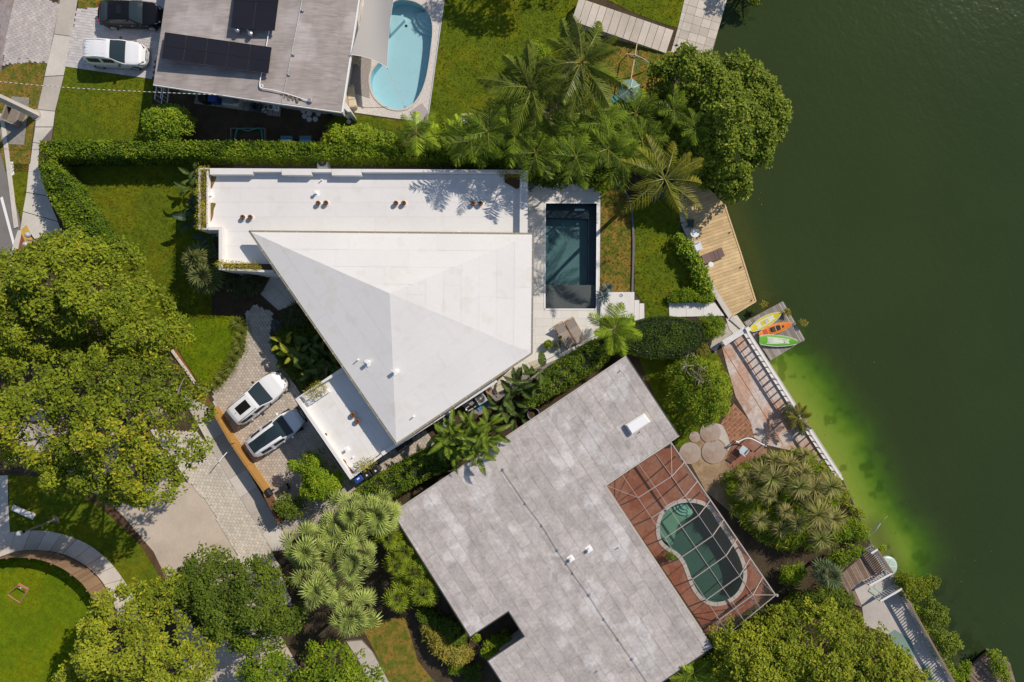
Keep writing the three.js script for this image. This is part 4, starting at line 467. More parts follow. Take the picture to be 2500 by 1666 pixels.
  const wa = P(833, 262, 3).setY(1.3), wb = P(868, 0, 3).setY(1.3); for (let i = 0; i < 3; i++) { const a = wa.clone().lerp(wb, 0.18 + i * 0.3), b = wa.clone().lerp(wb, 0.36 + i * 0.3); a.x -= 0.52; b.x -= 0.52; mesh('window', bar(a, b, 0.08, 2), glassMat, h); }
}
// ---- grey house, lower right
{
  const h = thing('grey_house', 'large grey flat roofed house with notched entrance, lower right', 'house'), e = 3.2;
  const poly0 = [[1529, 872], [1655.7, 1064], [1474.4, 1187.3], [1737, 1582], [1421, 1799], [1313, 1799], [1190.7, 1612.5], [1282, 1555], [1241.8, 1491.6], [1145.7, 1550.5], [960, 1254]].map(p => P(p[0], p[1], e).setY(0)), u = poly0[3].clone().sub(poly0[2]).normalize(), poly = poly0; for (const [i, j] of [[9, 8], [6, 7], [10, 0], [4, 5]]) if (i !== 10 && i !== 4) poly[i].addScaledVector(u, poly[j].dot(u) - poly[i].dot(u));
  const deck = mesh('roof', prism(poly, e - 0.004, 0.18), M('roof seam', [0.36, 0.33, 0.31], { map: T.roof }), h), vv = new V3(-u.z, 0, u.x), uu = poly.map(p => p.dot(u)), lo = Math.min(uu[8], uu[9]), hi = Math.max(uu[8], uu[9]), l2 = Math.min(uu[6], uu[7]), h2 = Math.max(uu[6], uu[7]), bands = [[-1e3, uu[2]], [uu[2], lo - 1e-5], [hi + 1e-5, l2 - 1e-5], [h2 + 1e-5, 1e3]].map(([a0, c]) => clipBy(poly, [[a0, -1e3], [c, -1e3], [c, 1e3], [a0, 1e3]].map(([a, b]) => u.clone().multiplyScalar(a).addScaledVector(vv, b)))), vs = poly.map(p => p.dot(vv)), rect = [[Math.min(...uu), Math.min(...vs)], [Math.max(...uu), Math.min(...vs)], [Math.max(...uu), Math.max(...vs)], [Math.min(...uu), Math.max(...vs)]].map(([a, b]) => u.clone().multiplyScalar(a).addScaledVector(vv, b));
  cutStrips(rect, u, 0.83, [1.0, 5.6], 0.018, 95, (c, i, j, f) => { const y = e + 0.006 + 0.008 * f() + 0.006 * ((i + j) % 2), g = bands.map(b => clipBy(b, c)).filter(q => q.length > 2 && areaOf(q) > 0.01).map(q => prism(q, y, 0.012)); const m = pick(roofGreys, f); if (g.length) mesh('roof_sheet', g, m, deck); }, 'random');
  mesh('wall', prism(offsetPoly(poly, -0.5), e - 0.18, e + 0.1), M('house wall b', [0.55, 0.53, 0.5], { map: T.white }), h);
  const dark = M('drip edge', [0.06, 0.055, 0.055], { roughness: 0.5 }), pale = M('pale edge', [0.62, 0.58, 0.52], { map: T.concrete }); const o2 = offsetPoly(poly, 0.05);
  poly.forEach((p, i) => { const a = o2[i].clone().setY(e - 0.07), b = o2[(i + 1) % poly.length].clone().setY(e - 0.07); mesh('fascia', bar(a, b, 0.07, 0.16), i === 1 || i === 2 || i === 10 ? pale : dark, h); });
  const dots = [[735, -105], [915, 160], [1045, 335], [1165, 530], [1240, 635], [1290, 710], [1415, 885], [1535, 1075], [1648, 1235], [1755, 1390], [1880, 1580]].map(d => Z14(d[0], d[1], e + 0.1).setY(e + 0.09)); dots.unshift(Z10(610, 1330, e).setY(e + 0.09)); mesh('ridge_cable', tube(dots, 0.016, 60, 5), M('cable', [0.34, 0.33, 0.33], { roughness: 0.5 }), h);
  dots.slice(1, -1).forEach((p, i) => { const g = [cyl(0.12, 0.1, 0.05, p.x, e + 0.015, p.z, 12), boxg(0.06, 0.14, 0.06, p.x, e + 0.1, p.z)]; mesh('cable_stand', g, i % 3 ? concrete : steel, h); });
  for (const [x, y] of [[1415, 525], [1272, 600]]) hoodVent(h, Z14(x, y, e + 0.2).setY(e + 0.01), 0.22, 0.26, 0.6); for (const [x, y] of [[1640, 508], [1475, 1480]]) pipe(h, Z14(x, y, e).setY(e), 0.22, 0.03, steel); for (const [x, y] of [[1668, 462], [1845, 1010]]) pipe(h, Z10(x, y, e).setY(e), 0.22, 0.03, steel);
  // skylight on its kerb
  const sk = Q(Z10, e + 0.3, [1712, 948, 1882, 838, 1948, 922, 1772, 1042]).map(p => p.setY(0)); const s = mesh('skylight', prism(sk, e + 0.28, 0.28, null, 0.02), M('skylight kerb', [0.66, 0.63, 0.58], { roughness: 0.5 }), h); const dome = prism(offsetPoly(sk, -0.06), e + 0.4, 0.14, null, 0.05); mesh('dome', dome, M('acrylic dome', [0.88, 0.89, 0.9], { roughness: 0.25 }), s);
  const wl = offsetPoly(poly, -0.46); for (const [i, t] of [[0, 0.35], [0, 0.7], [2, 0.3], [2, 0.6], [10, 0.3]]) { const a = wl[i], b = wl[(i + 1) % wl.length], p = a.clone().lerp(b, t - 0.07).setY(1.5), q = a.clone().lerp(b, t + 0.07).setY(1.5); mesh('window', bar(p, q, 0.08, 1.4), glassMat, h); }
  mesh('door', bar(wl[7].clone().lerp(wl[8], 0.3).setY(1.05), wl[7].clone().lerp(wl[8], 0.7).setY(1.05), 0.08, 2.1), M('door wood', [0.2, 0.1, 0.05], { map: T.wood }), h);
}
// ---------------------------------------------------------------- pools
function water(key, col, rough = 0.03) { const rp = T.ripple.clone(); rp.repeat.set(0.3, 0.3); rp.needsUpdate = true; return new THREE.MeshPhysicalMaterial({ name: key, color: lin(...col), transmission: 1, thickness: 0, roughness: rough, ior: 1.33, bumpMap: rp, bumpScale: 0.01 }); }
function pool(label, poly, depth, floorMat, wallMat, waterMat, copingMat, o = {}) {
  const c = poly.reduce((s, p) => s.add(p), new V3()).multiplyScalar(1 / poly.length), t = thing('swimming_pool', label, 'swimming pool', c), L = poly.map(p => p.clone().sub(c)), n = L.length, wl = -(o.wl ?? 0.09);
  mesh('basin_wall', [prism(offsetPoly(L, 0.18), -0.005, depth, [L])], wallMat, t); mesh('basin_floor', prism(offsetPoly(L, 0.15), -depth, 0.1), floorMat, t);
  if (o.coping) { const out = offsetPoly(L, o.coping), inn = offsetPoly(L, -0.02); const k = o.stones ?? 1; if (k === 1) mesh('coping', prism(out, 0.05, 0.045, [inn]), copingMat, t); else for (let i = 0; i < k; i++) { const a = Math.floor(i * n / k), b = Math.floor((i + 1) * n / k), q = [], f = 0.012; const at = (arr, x) => { const i0 = Math.floor(x) % n; return arr[i0].clone().lerp(arr[(i0 + 1) % n], x - Math.floor(x)); }; for (let x = 0; x <= 4; x++) q.push(at(out, lerp(a + 0.05, b - 0.05, x / 4))); for (let x = 4; x >= 0; x--) q.push(at(inn, lerp(a + 0.05, b - 0.05, x / 4))); mesh('coping_stone', prism(q, 0.055, 0.05, null, 0.008), copingMat, t); } }
  mesh('water', sheet(offsetPoly(L, 0.01), wl), waterMat, t); t.userData.c = undefined; delete t.userData.c; return { t, c };
}
const tileBlue = M('pool plaster', [0.5, 0.69, 0.74], { map: T.white, roughness: 0.6 }), tileBlueD = M('pool tile', [0.3, 0.52, 0.6], { roughness: 0.4 });
{ // kidney pool upper
  const { t, c } = pool('kidney shaped blue swimming pool under the grey shade sail', pool1, 0.85, tileBlue, tileBlueD, water('blue water', [0.84, 0.95, 0.97]), concreteB, { coping: 0.12 });
  const ctr = Z2(1600, 95, 0).sub(c); [[190, -0.7], [150, -0.54], [112, -0.38], [70, -0.22]].forEach(([r, y]) => { const R = r / S6 / PXM, q = []; for (let i = 0; i <= 18; i++) { const a = PI * (0.42 + 0.6 * i / 18); q.push(new V3(ctr.x + R * Math.cos(a), 0, ctr.z + R * Math.sin(a))); } q.push(ctr.clone()); const clipped = clipBy(pool1.map(p => p.clone().sub(c)), q); mesh('step', prism(clipped, y, 0.85 + y), tileBlue, t); });
  mesh('float_stand_in', prism(Q(Z2, 0, [1212, 165, 1330, 105, 1345, 150, 1215, 285]).map(p => p.sub(c)), -0.4, 0.45), tileBlue, t);  // submerged block added in place of the float lying in the water
  for (const [x, y] of [[1350, 185], [1432, 915]]) { const p = Z2(x, y, 0).sub(c); mesh('drain', cyl(0.1, 0.1, 0.02, p.x, -0.85, p.z, 14), blackMetal, t); }
}
{ // dark rectangular pool
  const floor = M('dark plaster', [0.15, 0.235, 0.225], { map: T.concrete }), dk = M('dark tile', [0.022, 0.03, 0.036], { roughness: 0.4 });
  const { t, c } = pool('dark rectangular swimming pool east of the white house', pool2, 1.15, floor, dk, water('dark water', [0.72, 0.86, 0.9]), poolDeckMat, { wl: 0.06 });
  mesh('sun_shelf', prism(Q(Z6, 0, [1003, 1160, 1450, 1160, 1449, 1371, 1001, 1371]).map(p => p.sub(c)), -0.3, 0.84), M('shelf plaster', [0.21, 0.165, 0.15], { map: T.concrete }), t);
  mesh('bench_step', prism(Q(Z6, 0, [1005, 434, 1455, 434, 1455, 560, 1005, 545]).map(p => p.sub(c)), -0.5, 0.65), dk, t); mesh('bench_step', prism(Q(Z6, 0, [1390, 562, 1455, 562, 1450, 1158, 1390, 1158]).map(p => p.sub(c)), -0.5, 0.65), dk, t);
  const gl = Z6(1312, 475, 0).sub(c); mesh('return_grille', rbox(0.72, 0.04, 0.14, 0.02, gl.x, -0.48, gl.z), whitePlastic, t); for (const [x, y] of [[1165, 590], [1300, 590]]) { const p = Z6(x, y, 0).sub(c); mesh('drain', cyl(0.1, 0.09, 0.03, p.x, -1.15, p.z, 16), x > 1200 ? whitePlastic : M('blue drain', [0.05, 0.3, 0.5]), t); }
  mesh('coping', [bar(pool2[0].clone().sub(c).add(new V3(-0.06, 0.03, -0.06)), pool2[1].clone().sub(c).add(new V3(0.06, 0.03, -0.06)), 0.1, 0.05), bar(pool2[3].clone().sub(c).add(new V3(-0.06, 0.03, 0.06)), pool2[2].clone().sub(c).add(new V3(0.06, 0.03, 0.06)), 0.1, 0.05), bar(pool2[0].clone().sub(c).add(new V3(-0.06, 0.03, 0)), pool2[3].clone().sub(c).add(new V3(-0.06, 0.03, 0)), 0.1, 0.05), bar(pool2[1].clone().sub(c).add(new V3(0.06, 0.03, 0)), pool2[2].clone().sub(c).add(new V3(0.06, 0.03, 0)), 0.1, 0.05)], whitePaint, t);
}
{ // screened kidney pool
  const { t, c } = pool('green watered kidney pool inside the screened enclosure', pool3, 1.2, M('green plaster', [0.1, 0.165, 0.15], { map: T.concrete }), M('pool wall green', [0.1, 0.2, 0.19], { roughness: 0.5 }), water('green pool water', [0.6, 0.82, 0.76]), M('coping stone', [0.62, 0.57, 0.53], { map: T.concrete, ...bump() }), { coping: 0.27, stones: 32 });
  const shelf = curve(Q(Z15, 0, [780, 425, 860, 410, 905, 440, 930, 500, 820, 580, 790, 680, 770, 740, 700, 700, 670, 630, 680, 550, 715, 480]), 40); mesh('shallow_floor', prism(shelf.map(p => p.sub(c)), -0.55, 0.64), M('shallow plaster', [0.36, 0.46, 0.36], { map: T.concrete }), t);
  const ctr = Z15(868, 412, 0).sub(c); [[98, -0.44, 0], [72, -0.33, 1], [46, -0.2, 0]].forEach(([r, y]) => { const R = r / 3.136 / PXM, q = [ctr.clone()]; for (let i = 0; i <= 14; i++) { const a = PI * (0.28 + 0.66 * i / 14); q.push(new V3(ctr.x + R * Math.cos(a), 0, ctr.z + R * Math.sin(a))); } mesh('step', prism(clipBy(pool3.map(p => p.clone().sub(c)), q), y, 0.12), M('step plaster', [0.5, 0.66, 0.56]), t); });
}
// ---------------------------------------------------------------- terraces round the pools
{ const s = struct('pool_terrace', sheet(Q(Z2, 0, [1715, -60, 1555, 1105, 830, 1000, 850, 860, 935, 0, 940, -60]), Y1, [offsetPoly(pool1, 0.1)]), pebbleMat, 'white pebble terrace around the blue kidney pool'); 
  struct('terrace_patch', sheet(Q(Z2, 0, [880, 500, 970, 488, 1056, 515, 1045, 640, 1032, 760, 1040, 885, 870, 830, 860, 700]), Y2), pebbleGrey, 'grey pebble area between house wall and kidney pool'); struct('terrace_patch', sheet(Q(Z2, 0, [920, 0, 975, 0, 955, 210, 905, 210]), Y2), pebbleGrey, 'grey pebble strip between house wall and shade sail');
  mesh('edge_strip', [bar(Z2(1716, -60, 0).setY(0.03), Z2(1556, 1105, 0).setY(0.03), 0.06, 0.06)], M('edge strip', [0.55, 0.56, 0.62]), s); }
{ const poly = Q(Z6, 0, [838, 250, 1492, 250, 1487, 128, 1492, 420, 1486, 1544, 1480, 1680, 1345, 1732, 1000, 1872, 870, 1925, 600, 2080, 570, 2060, 800, 1800, 838, 800].slice(0, 4).concat([1492, 420, 1486, 1544, 1480, 1672, 1345, 1732, 1000, 1876, 845, 1932, 560, 2110, 520, 2060, 820, 1800])); const s = struct('pool_terrace', sheet(poly, 0.004, [offsetPoly(pool2, 0.005)]), joint, 'pale limestone terrace around the dark pool');
  const hole = offsetPoly(pool2, 0.1), b = bounds(hole); const regions = [Q(Z6, 0, [838, 250, 1492, 250, 1492, 418, 838, 418]), Q(Z6, 0, [838, 418, 990, 418, 988, 1386, 838, 1386]), Q(Z6, 0, [1471, 418, 1492, 418, 1486, 1386, 1464, 1386]), Q(Z6, 0, [820, 1386, 1486, 1386, 1480, 1668, 1345, 1728, 1000, 1872, 845, 1930, 560, 2106, 530, 2060, 820, 1800])];
  regions.forEach((r, i) => slabs(s, r, new V3(1, 0, 0), 0.62, 1.24, [poolDeckMat, M('limestone deck b', [0.76, 0.745, 0.7], { map: T.white, ...bump(0.002) })], 101 + i, Y2, 0.05, 'paver', 0.005, 0.003, 0.5));
  struct('terrace_edging', bar(Z10(1485, 135, 0).setY(0.02), Z10(1345, 190, 0).setY(0.02), 0.05, 0.06), concreteD, 'dark edging at the terrace corner'); struct('terrace_edging', bar(Z10(1340, 192, 0).setY(0.02), Z10(560, 600, 0).setY(0.02), 0.05, 0.06), concreteD, 'dark edging along the terrace'); }
{ const s = struct('stepping_pads', sheet(Q(Z10, 0, [845, 378, 975, 338, 1010, 390, 720, 640, 560, 700, 490, 600]), 0.008), gravelMat, 'cream concrete pads beside the white house'); const cream = M('cream concrete', [0.66, 0.6, 0.47], { map: T.concrete, ...bump() });
  for (const q of [[842, 388, 972, 344, 1000, 395, 888, 448], [718, 440, 832, 394, 876, 448, 778, 522], [620, 512, 708, 446, 768, 526, 686, 604], [505, 598, 608, 520, 674, 612, 545, 668]]) mesh('pad', prism(Q(Z10, 0, q), 0.05, 0.08, null, 0.01), cream, s); }
{ // landing and steps east of the dark pool
  const t = thing('garden_steps', 'white landing with two steps down to the waterside lawn', 'steps'); mesh('landing', prism(Q(Z6, 0.3, [1500, 1226, 1798, 1226, 1795, 1458, 1490, 1458]).map(p => p.setY(0)), 0.3, 0.3, null, 0.01), whiteWall, t); mesh('step', prism(Q(Z6, 0.2, [1800, 1298, 1842, 1298, 1840, 1492, 1796, 1490]).map(p => p.setY(0)), 0.2, 0.2, null, 0.01), whiteWall, t); mesh('step', prism(Q(Z6, 0.1, [1844, 1328, 1886, 1328, 1888, 1492, 1842, 1492]).map(p => p.setY(0)), 0.1, 0.1, null, 0.01), whiteWall, t); }
{ // curved edging between the two lawns
  const t = thing('garden_edging', 'curved dark metal edging strip beside the dark pool', 'edging'), pts = Q(Z6, 0.12, [1572, 238, 1640, 258, 1700, 305, 1742, 360, 1762, 420, 1778, 520, 1786, 650, 1790, 800, 1786, 1000, 1780, 1225]); const cv = new THREE.CatmullRomCurve3(pts), N = 14; for (let i = 0; i < N; i++) mesh('edging_piece', bar(cv.getPointAt(i / N).setY(0.06), cv.getPointAt((i + 0.99) / N).setY(0.06), 0.14, 0.16), M('edging metal', [0.17, 0.165, 0.19], { roughness: 0.7, map: T.concrete }), t); }
{ // white deck pad next to the landing
  const t = thing('patio_slab', 'white washed concrete slab beside the timber deck', 'slab'); const q = Q(Z7, 0, [487, 1318, 900, 1322, 985, 1440, 492, 1450]); cutStrips(q, Z7(980, 1440).sub(Z7(490, 1448)), 2, 1.25, 0.01, 7, (c) => mesh('slab', prism(c, 0.07, 0.07, null, 0.008), whiteWall, t), 0); }
// terracotta floor inside the enclosure
struct('pool_terrace', sheet(Q(Z15, 0, [255, 275, 745, -50, 1525, 1085, 1040, 1425]), Y1, [offsetPoly(pool3, 0.1)]), M('terracotta', [0.37, 0.155, 0.09], { map: T.red, ...bump(0.003) }), 'terracotta terrace inside the screened pool enclosure');
// ---------------------------------------------------------------- decks, docks, terrace by the river
const deckMats = [0, 1, 2].map(i => M('deck board ' + i, [[0.78, 0.58, 0.31], [0.71, 0.52, 0.275], [0.84, 0.63, 0.345]][i], { map: T.wood, ...bump(0.003) })), dockMats = [0, 1, 2, 3].map(i => M('weathered board ' + i, [[0.42, 0.39, 0.37], [0.34, 0.31, 0.29], [0.48, 0.45, 0.43], [0.3, 0.27, 0.25]][i], { map: T.wood, ...bump(0.005) })), brownMats = [0, 1, 2].map(i => M('brown board ' + i, [[0.3, 0.22, 0.17], [0.24, 0.17, 0.13], [0.36, 0.27, 0.21]][i], { map: T.wood, ...bump(0.004) }));
function deck(name, label, poly, dir, w, top, mts, seed, o = {}) { const c = poly[0].clone().setY(0), t = thing(name, label, 'deck', c), L = poly.map(p => p.clone().sub(c).setY(0)); cutStrips(L, dir, w, o.len ?? 0, o.gap ?? 0.012, seed, (q, i, j, f) => mesh('plank', prism(q, top + (f() - 0.5) * (o.jit ?? 0.006), 0.035, null, 0.004), pick(mts, f), t), 'random');
  mesh('joist', L.map((p, i) => bar(p.clone().setY(top - 0.12), L[(i + 1) % L.length].clone().setY(top - 0.12), 0.06, 0.16)), mts[1], t); L.forEach((p, i) => { const q = p.clone().multiplyScalar(0.97).add(L[(i + 2) % L.length].clone().multiplyScalar(0.03)); mesh('pile', cyl(0.12, 0.12, 1.9, q.x, top - 2, q.z, 10), mts[mts.length - 1], t); }); return t; }
{
  const poly = Q(Z7, 0.1, [600, 230, 850, 300, 990, 440, 1130, 860, 1270, 1308, 1062, 1436, 960, 1290, 905, 1195, 830, 1020, 755, 880, 690, 760, 635, 610, 612, 545, 600, 370]); const t = deck('timber_deck', 'yellow timber deck over the river behind the palm', poly, Z7(1010, 745).sub(Z7(700, 850)), 0.245, 0.12, deckMats, 111);
  const e = [[990, 440], [1130, 860], [1270, 1308], [1062, 1436]].map(p => Z7(p[0], p[1], 0.12).sub(t.position)); for (let i = 0; i < 3; i++) mesh('edge_board', bar(e[i].clone().setY(0.125), e[i + 1].clone().setY(0.125), 0.1, 0.05), deckMats[2], t); for (const [x, y] of [[1035, 692], [1135, 1003], [1233, 1300]]) { const p = Z7(x, y, 0.14).sub(t.position); mesh('cleat', [cyl(0.05, 0.04, 0.06, p.x, 0.14, p.z, 10), rbox(0.16, 0.03, 0.04, 0.01, p.x, 0.2, p.z, 0.9)], blackMetal, t); }
}
deck('kayak_dock', 'weathered grey dock carrying three kayaks', Q(Z7, -0.2, [1165, 1500, 1515, 1312, 1710, 1650, 1400, 1840, 1372, 1790]), Z7(1710, 1650).sub(Z7(1515, 1312)), 0.125, -0.2, dockMats, 112, { jit: 0.015 });
deck('broken_dock', 'ruined brown dock overgrown at its edges in the corner', Q(Z16, -0.3, [1790, 1500, 1990, 1325, 2150, 1420, 2230, 1700, 1950, 1720]), Z16(1960, 1640).sub(Z16(1800, 1480)), 0.15, -0.3, brownMats, 113, { jit: 0.05 });
deck('wooden_platform', 'brown boarded platform with white railings by the bank', Q(Z16, 0.12, [1055, 490, 1178, 668, 1010, 770, 915, 815, 985, 978, 930, 960, 815, 780, 820, 720, 935, 620]), Z16(935, 625).sub(Z16(1010, 770)), 0.14, 0.12, brownMats, 114, { jit: 0.012 });
// ---- wharf and stepped stone path, upper right
const stoneMats = [0, 1, 2].map(i => M('pale stone ' + i, [[0.66, 0.6, 0.52], [0.61, 0.55, 0.475], [0.72, 0.66, 0.58]][i], { map: T.concrete, ...bump(0.005) }));
{ const poly = Q(Z3, 0, [1602, -80, 1990, -80, 1965, 0, 1815, 515, 1640, 490, 1462, 472, 1525, 252]); const s = struct('wharf', sheet(poly, Y1), joint, 'pale paved wharf along the river, upper right'); slabs(s, poly, Z3(1815, 515).sub(Z3(1965, 0)), 0.66, 0.62, stoneMats, 121, Y3 + 0.02, 0.08, 'paving_slab', 0.014, 0.008, 0); }
{ const t = thing('stone_steps', 'broad shallow stone steps crossing to the wharf', 'steps'); const ax = [640, 700, 765, 830, 892, 958, 1030, 1100, 1158, 1225, 1290, 1355, 1420, 1490], top = x => lerp(-18, 255, (x - 700) / 790); ax.slice(0, -1).forEach((x, i) => { const x2 = ax[i + 1], dx = -95, dy = 205, h = 0.9 - i * 0.062, q = Q(Z3, h, [x, top(x + 55), x2 - 3, top(x2 + 52), x2 - 3 + dx * 0.72, top(x2 + 52) + dy, x + dx * 0.72, top(x + 55) + dy]).map(p => p.setY(0)); mesh('stone_slab', prism(q, h, h + 0.02, null, 0.012), pick(stoneMats), t); }); }
// ---- terrace with balustrade
const balMat = M('balustrade white', [0.82, 0.815, 0.8], { map: T.white, roughness: 0.6, ...bump(0.002) });
{
  const poly = Q(Z11, 0, [740, 232, 900, 140, 965, 92, 1180, 430, 1400, 778, 1480, 905, 1620, 1120, 1810, 1405, 1780, 1460, 1620, 1330, 1460, 1200, 1130, 1125, 1030, 1060, 1000, 920, 870, 700, 800, 460]); const s = struct('terrace', sheet(poly, Y1), joint, 'mottled reddish concrete terrace beside the river balustrade'); const red = [0, 1].map(i => M('reddish concrete ' + i, [[0.68, 0.56, 0.48], [0.63, 0.51, 0.44]][i], { map: T.red, ...bump() })), dir = Z11(1290, 1120).sub(Z11(752, 250));
  const lines = [[[752, 250], [1290, 1120]], [[860, 188], [1252, 812], [1440, 1110]]]; cutStrips(poly, dir, 1.02, 6, 0.006, 131, (c, i, j, f) => mesh('slab', prism(c, Y2 + 0.01, 0.05, null, 0.004), pick(red, f), s)); lines.forEach(l => mesh('joint_strip', l.slice(1).map((p, i) => bar(Z11(l[i][0], l[i][1], 0).setY(Y2 + 0.012), Z11(p[0], p[1], 0).setY(Y2 + 0.012), 0.04, 0.02)), M('orange joint', [0.4, 0.14, 0.06]), s));
  struct('walkway', prism(Q(Z7, 0, [1000, 1460, 1100, 1432, 1185, 1552, 1085, 1620, 1030, 1560]), 0.04, 0.06, null, 0.006), concreteB, 'short pale walkway between timber deck and terrace'); struct('walkway', sheet(Q(Z11, 0, [660, 180, 800, 20, 930, 60, 740, 200, 690, 300, 640, 260]), Y1), concrete, 'worn concrete strip at the terrace corner');
}
function balustrade(label, a, b, h, o = {}) { // rails and square balusters
  const t = thing('balustrade', label, 'railing', a.clone().setY(0)), e = b.clone().sub(a).setY(0), L = e.length(), d = e.clone().normalize(), n = Math.round(L / (o.sp ?? 0.42)), m = o.mat ?? balMat, O = new V3(); mesh('rail', bar(O.clone().setY(h), e.clone().setY(h), o.w ?? 0.16, 0.09), m, t); mesh('rail', bar(O.clone().setY(0.14), e.clone().setY(0.14), o.w2 ?? 0.13, 0.07), m, t);
  for (let i = 0; i <= n; i++) { const p = d.clone().multiplyScalar(L * i / n), post = i % (o.post ?? 8) === 0 || i === n; mesh(post ? 'post' : 'baluster', post ? rbox(0.15, h + 0.1, 0.15, 0.02, p.x, (h + 0.1) / 2, p.z, Math.atan2(-d.z, d.x)) : rbox(o.bw ?? 0.1, h - 0.06, o.bd ?? 0.09, 0.02, p.x, h / 2, p.z, Math.atan2(-d.z, d.x)), m, t); } return t;
}
balustrade('white concrete balustrade between terrace and river, upper run', Z11(935, 118, 0), Z11(1362, 790, 0), 0.95, { sp: 0.5 });
balustrade('white concrete balustrade between terrace and river, lower run', Z11(1485, 985, 0), Z11(1765, 1410, 0), 0.95, { sp: 0.5 });
{ const t = thing('lattice_wall', 'short white slatted wall closing the terrace end', 'wall'), a = Z11(742, 214, 0.4), b = Z11(938, 92, 0.4); for (let i = 0; i < 5; i++) { const o = (i - 2) * 0.085, n = new V3(0.53, 0, 0.85).multiplyScalar(o); mesh('slat', bar(a.clone().add(n).setY(0.84 + 0.02 * (i % 2)), b.clone().add(n).setY(0.84 + 0.02 * (i % 2)), 0.07, 0.06), balMat, t); } for (let k = 0; k < 4; k++) { const p = a.clone().lerp(b, 0.04 + k * 0.306); mesh('post', boxg(0.3, 0.82, 0.14, p.x, 0.41, p.z, 0.56), balMat, t); } const c = b.clone().setY(0); mesh('corner_post', rbox(0.32, 1.05, 0.32, 0.03, c.x + 0.12, 0.52, c.z, 0.5), balMat, t); }
{ // brick mat: blocks of bricks laid in basket weave
  const poly = Q(Z11, 0, [735, 932, 850, 755, 1005, 925, 1035, 1060, 940, 1062, 818, 1118, 780, 1000]); const s = struct('brick_patch', sheet(poly, Y2), M('sand bed', [0.62, 0.47, 0.32], { map: T.soil }), 'basket weave brick paving beside the terrace'); const bm = [0, 1, 2].map(i => M('brick ' + i, [[0.36, 0.12, 0.055], [0.29, 0.095, 0.05], [0.42, 0.16, 0.075]][i], { map: T.concrete, ...bump() })), dir = Z11(1005, 925).sub(Z11(850, 755)); let k = 0; const grp = [[], [], []];
  cutStrips(poly, dir, 0.27, 0.27, 0.02, 141, (c, i, j, f) => { const d = dir.clone().setY(0).normalize(), nn = new V3(-d.z, 0, d.x), along = (i + j) % 2 ? d : nn; cutStrips(c, along, 0.13, 0, 0.045, 5 + k++, (q, a, b2, g) => grp[Math.floor(f() * 3)].push(prism(q, Y3 + 0.01 + f() * 0.006, 0.04))); }, 0); grp.forEach((g, i) => { if (g.length) { const m = mesh('brick', g, bm[i], s); m.userData.kind = 'stuff'; } }); }
{ // round stepping pads
  const pad = M('round pad', [0.45, 0.36, 0.29], { map: T.red, ...bump() }), add = (x, y, r, label) => { const p = Z11(x, y, 0), R = r / S6 / PXM, t = thing('stepping_pad', label, 'paving', p); mesh('pad', lathe([[0.001, 0.07], [R * 0.97, 0.07], [R, 0.055], [R, -0.02]], 40), pad, t); };
  add(498, 1056, 49, 'smallest round concrete pad beside the grey house'); add(456, 1203, 98, 'round concrete pad nearest the screened enclosure'); add(668, 1190, 108, 'largest round concrete pad beside the slatted chair'); add(640, 1015, 95, 'round concrete pad beneath the leafy tree edge');
  struct('concrete_apron', prism(curve(Q(Z11, 0, [560, 960, 740, 945, 790, 1030, 825, 1120, 800, 1180, 760, 1110, 700, 1070, 590, 1075]), 40), 0.03, 0.05), concrete, 'worn concrete apron between the round pads'); struct('paved_circle', prism(curve(Q(Z11, 0, [800, 1200, 870, 1100, 990, 1068, 1120, 1125, 1150, 1200, 1060, 1290, 900, 1360, 800, 1320]), 48), 0.035, 0.06), M('brick red pad', [0.36, 0.19, 0.13], { map: T.red, ...bump() }), 'reddish paved circle under the slatted chair'); }
// ---- bank terraces lower right
struct('terrace', sheet(Q(Z16, 0, [912, 812, 1020, 770, 1185, 690, 1262, 792, 1420, 1000, 1560, 1250, 1760, 1600, 1560, 1640, 1400, 1420, 1190, 1190, 1000, 1120, 985, 978]), Y1), M('mossy concrete', [0.58, 0.54, 0.51], { map: T.concrete, ...bump(0.006) }), 'mossy pale terrace behind the picket railing');
struct('mossy_patch', sheet(Q(Z16, 0, [1180, 1195, 1240, 1155, 1380, 1240, 1400, 1420, 1330, 1380]), Y2), M('green concrete', [0.22, 0.34, 0.29], { map: T.concrete }), 'green painted patch on the mossy terrace'); struct('mossy_patch', sheet(Q(Z16, 0, [1450, 1440, 1500, 1420, 1580, 1600, 1500, 1600]), Y2), M('green concrete', [0.2, 0.32, 0.27]), 'green painted corner of the mossy terrace');
const railW = M('rail white', [0.76, 0.75, 0.73], { roughness: 0.6, map: T.white }), railB = brownMats[0];
function picket(label, a, b, h, sp, top, post = 20) { const t = thing('railing', label, 'railing', a.clone().setY(0)), e = b.clone().sub(a).setY(0), L = e.length(), d = e.clone().normalize(), n = Math.round(L / sp), r = Math.atan2(-d.z, d.x), O = new V3(); mesh('rail', bar(O.clone().setY(h), e.clone().setY(h), 0.14, 0.05), top, t); mesh('rail', bar(O.clone().setY(h - 0.1), e.clone().setY(h - 0.1), 0.05, 0.09), railW, t); mesh('rail', bar(O.clone().setY(0.12), e.clone().setY(0.12), 0.05, 0.09), railW, t); for (let i = 0; i <= n; i++) { const p = d.clone().multiplyScalar(L * i / n), ps = i % post === 0; mesh(ps ? 'post' : 'picket', boxg(ps ? 0.1 : 0.07, h - 0.03, ps ? 0.1 : 0.04, p.x, h / 2, p.z, r), railW, t); } return t; }
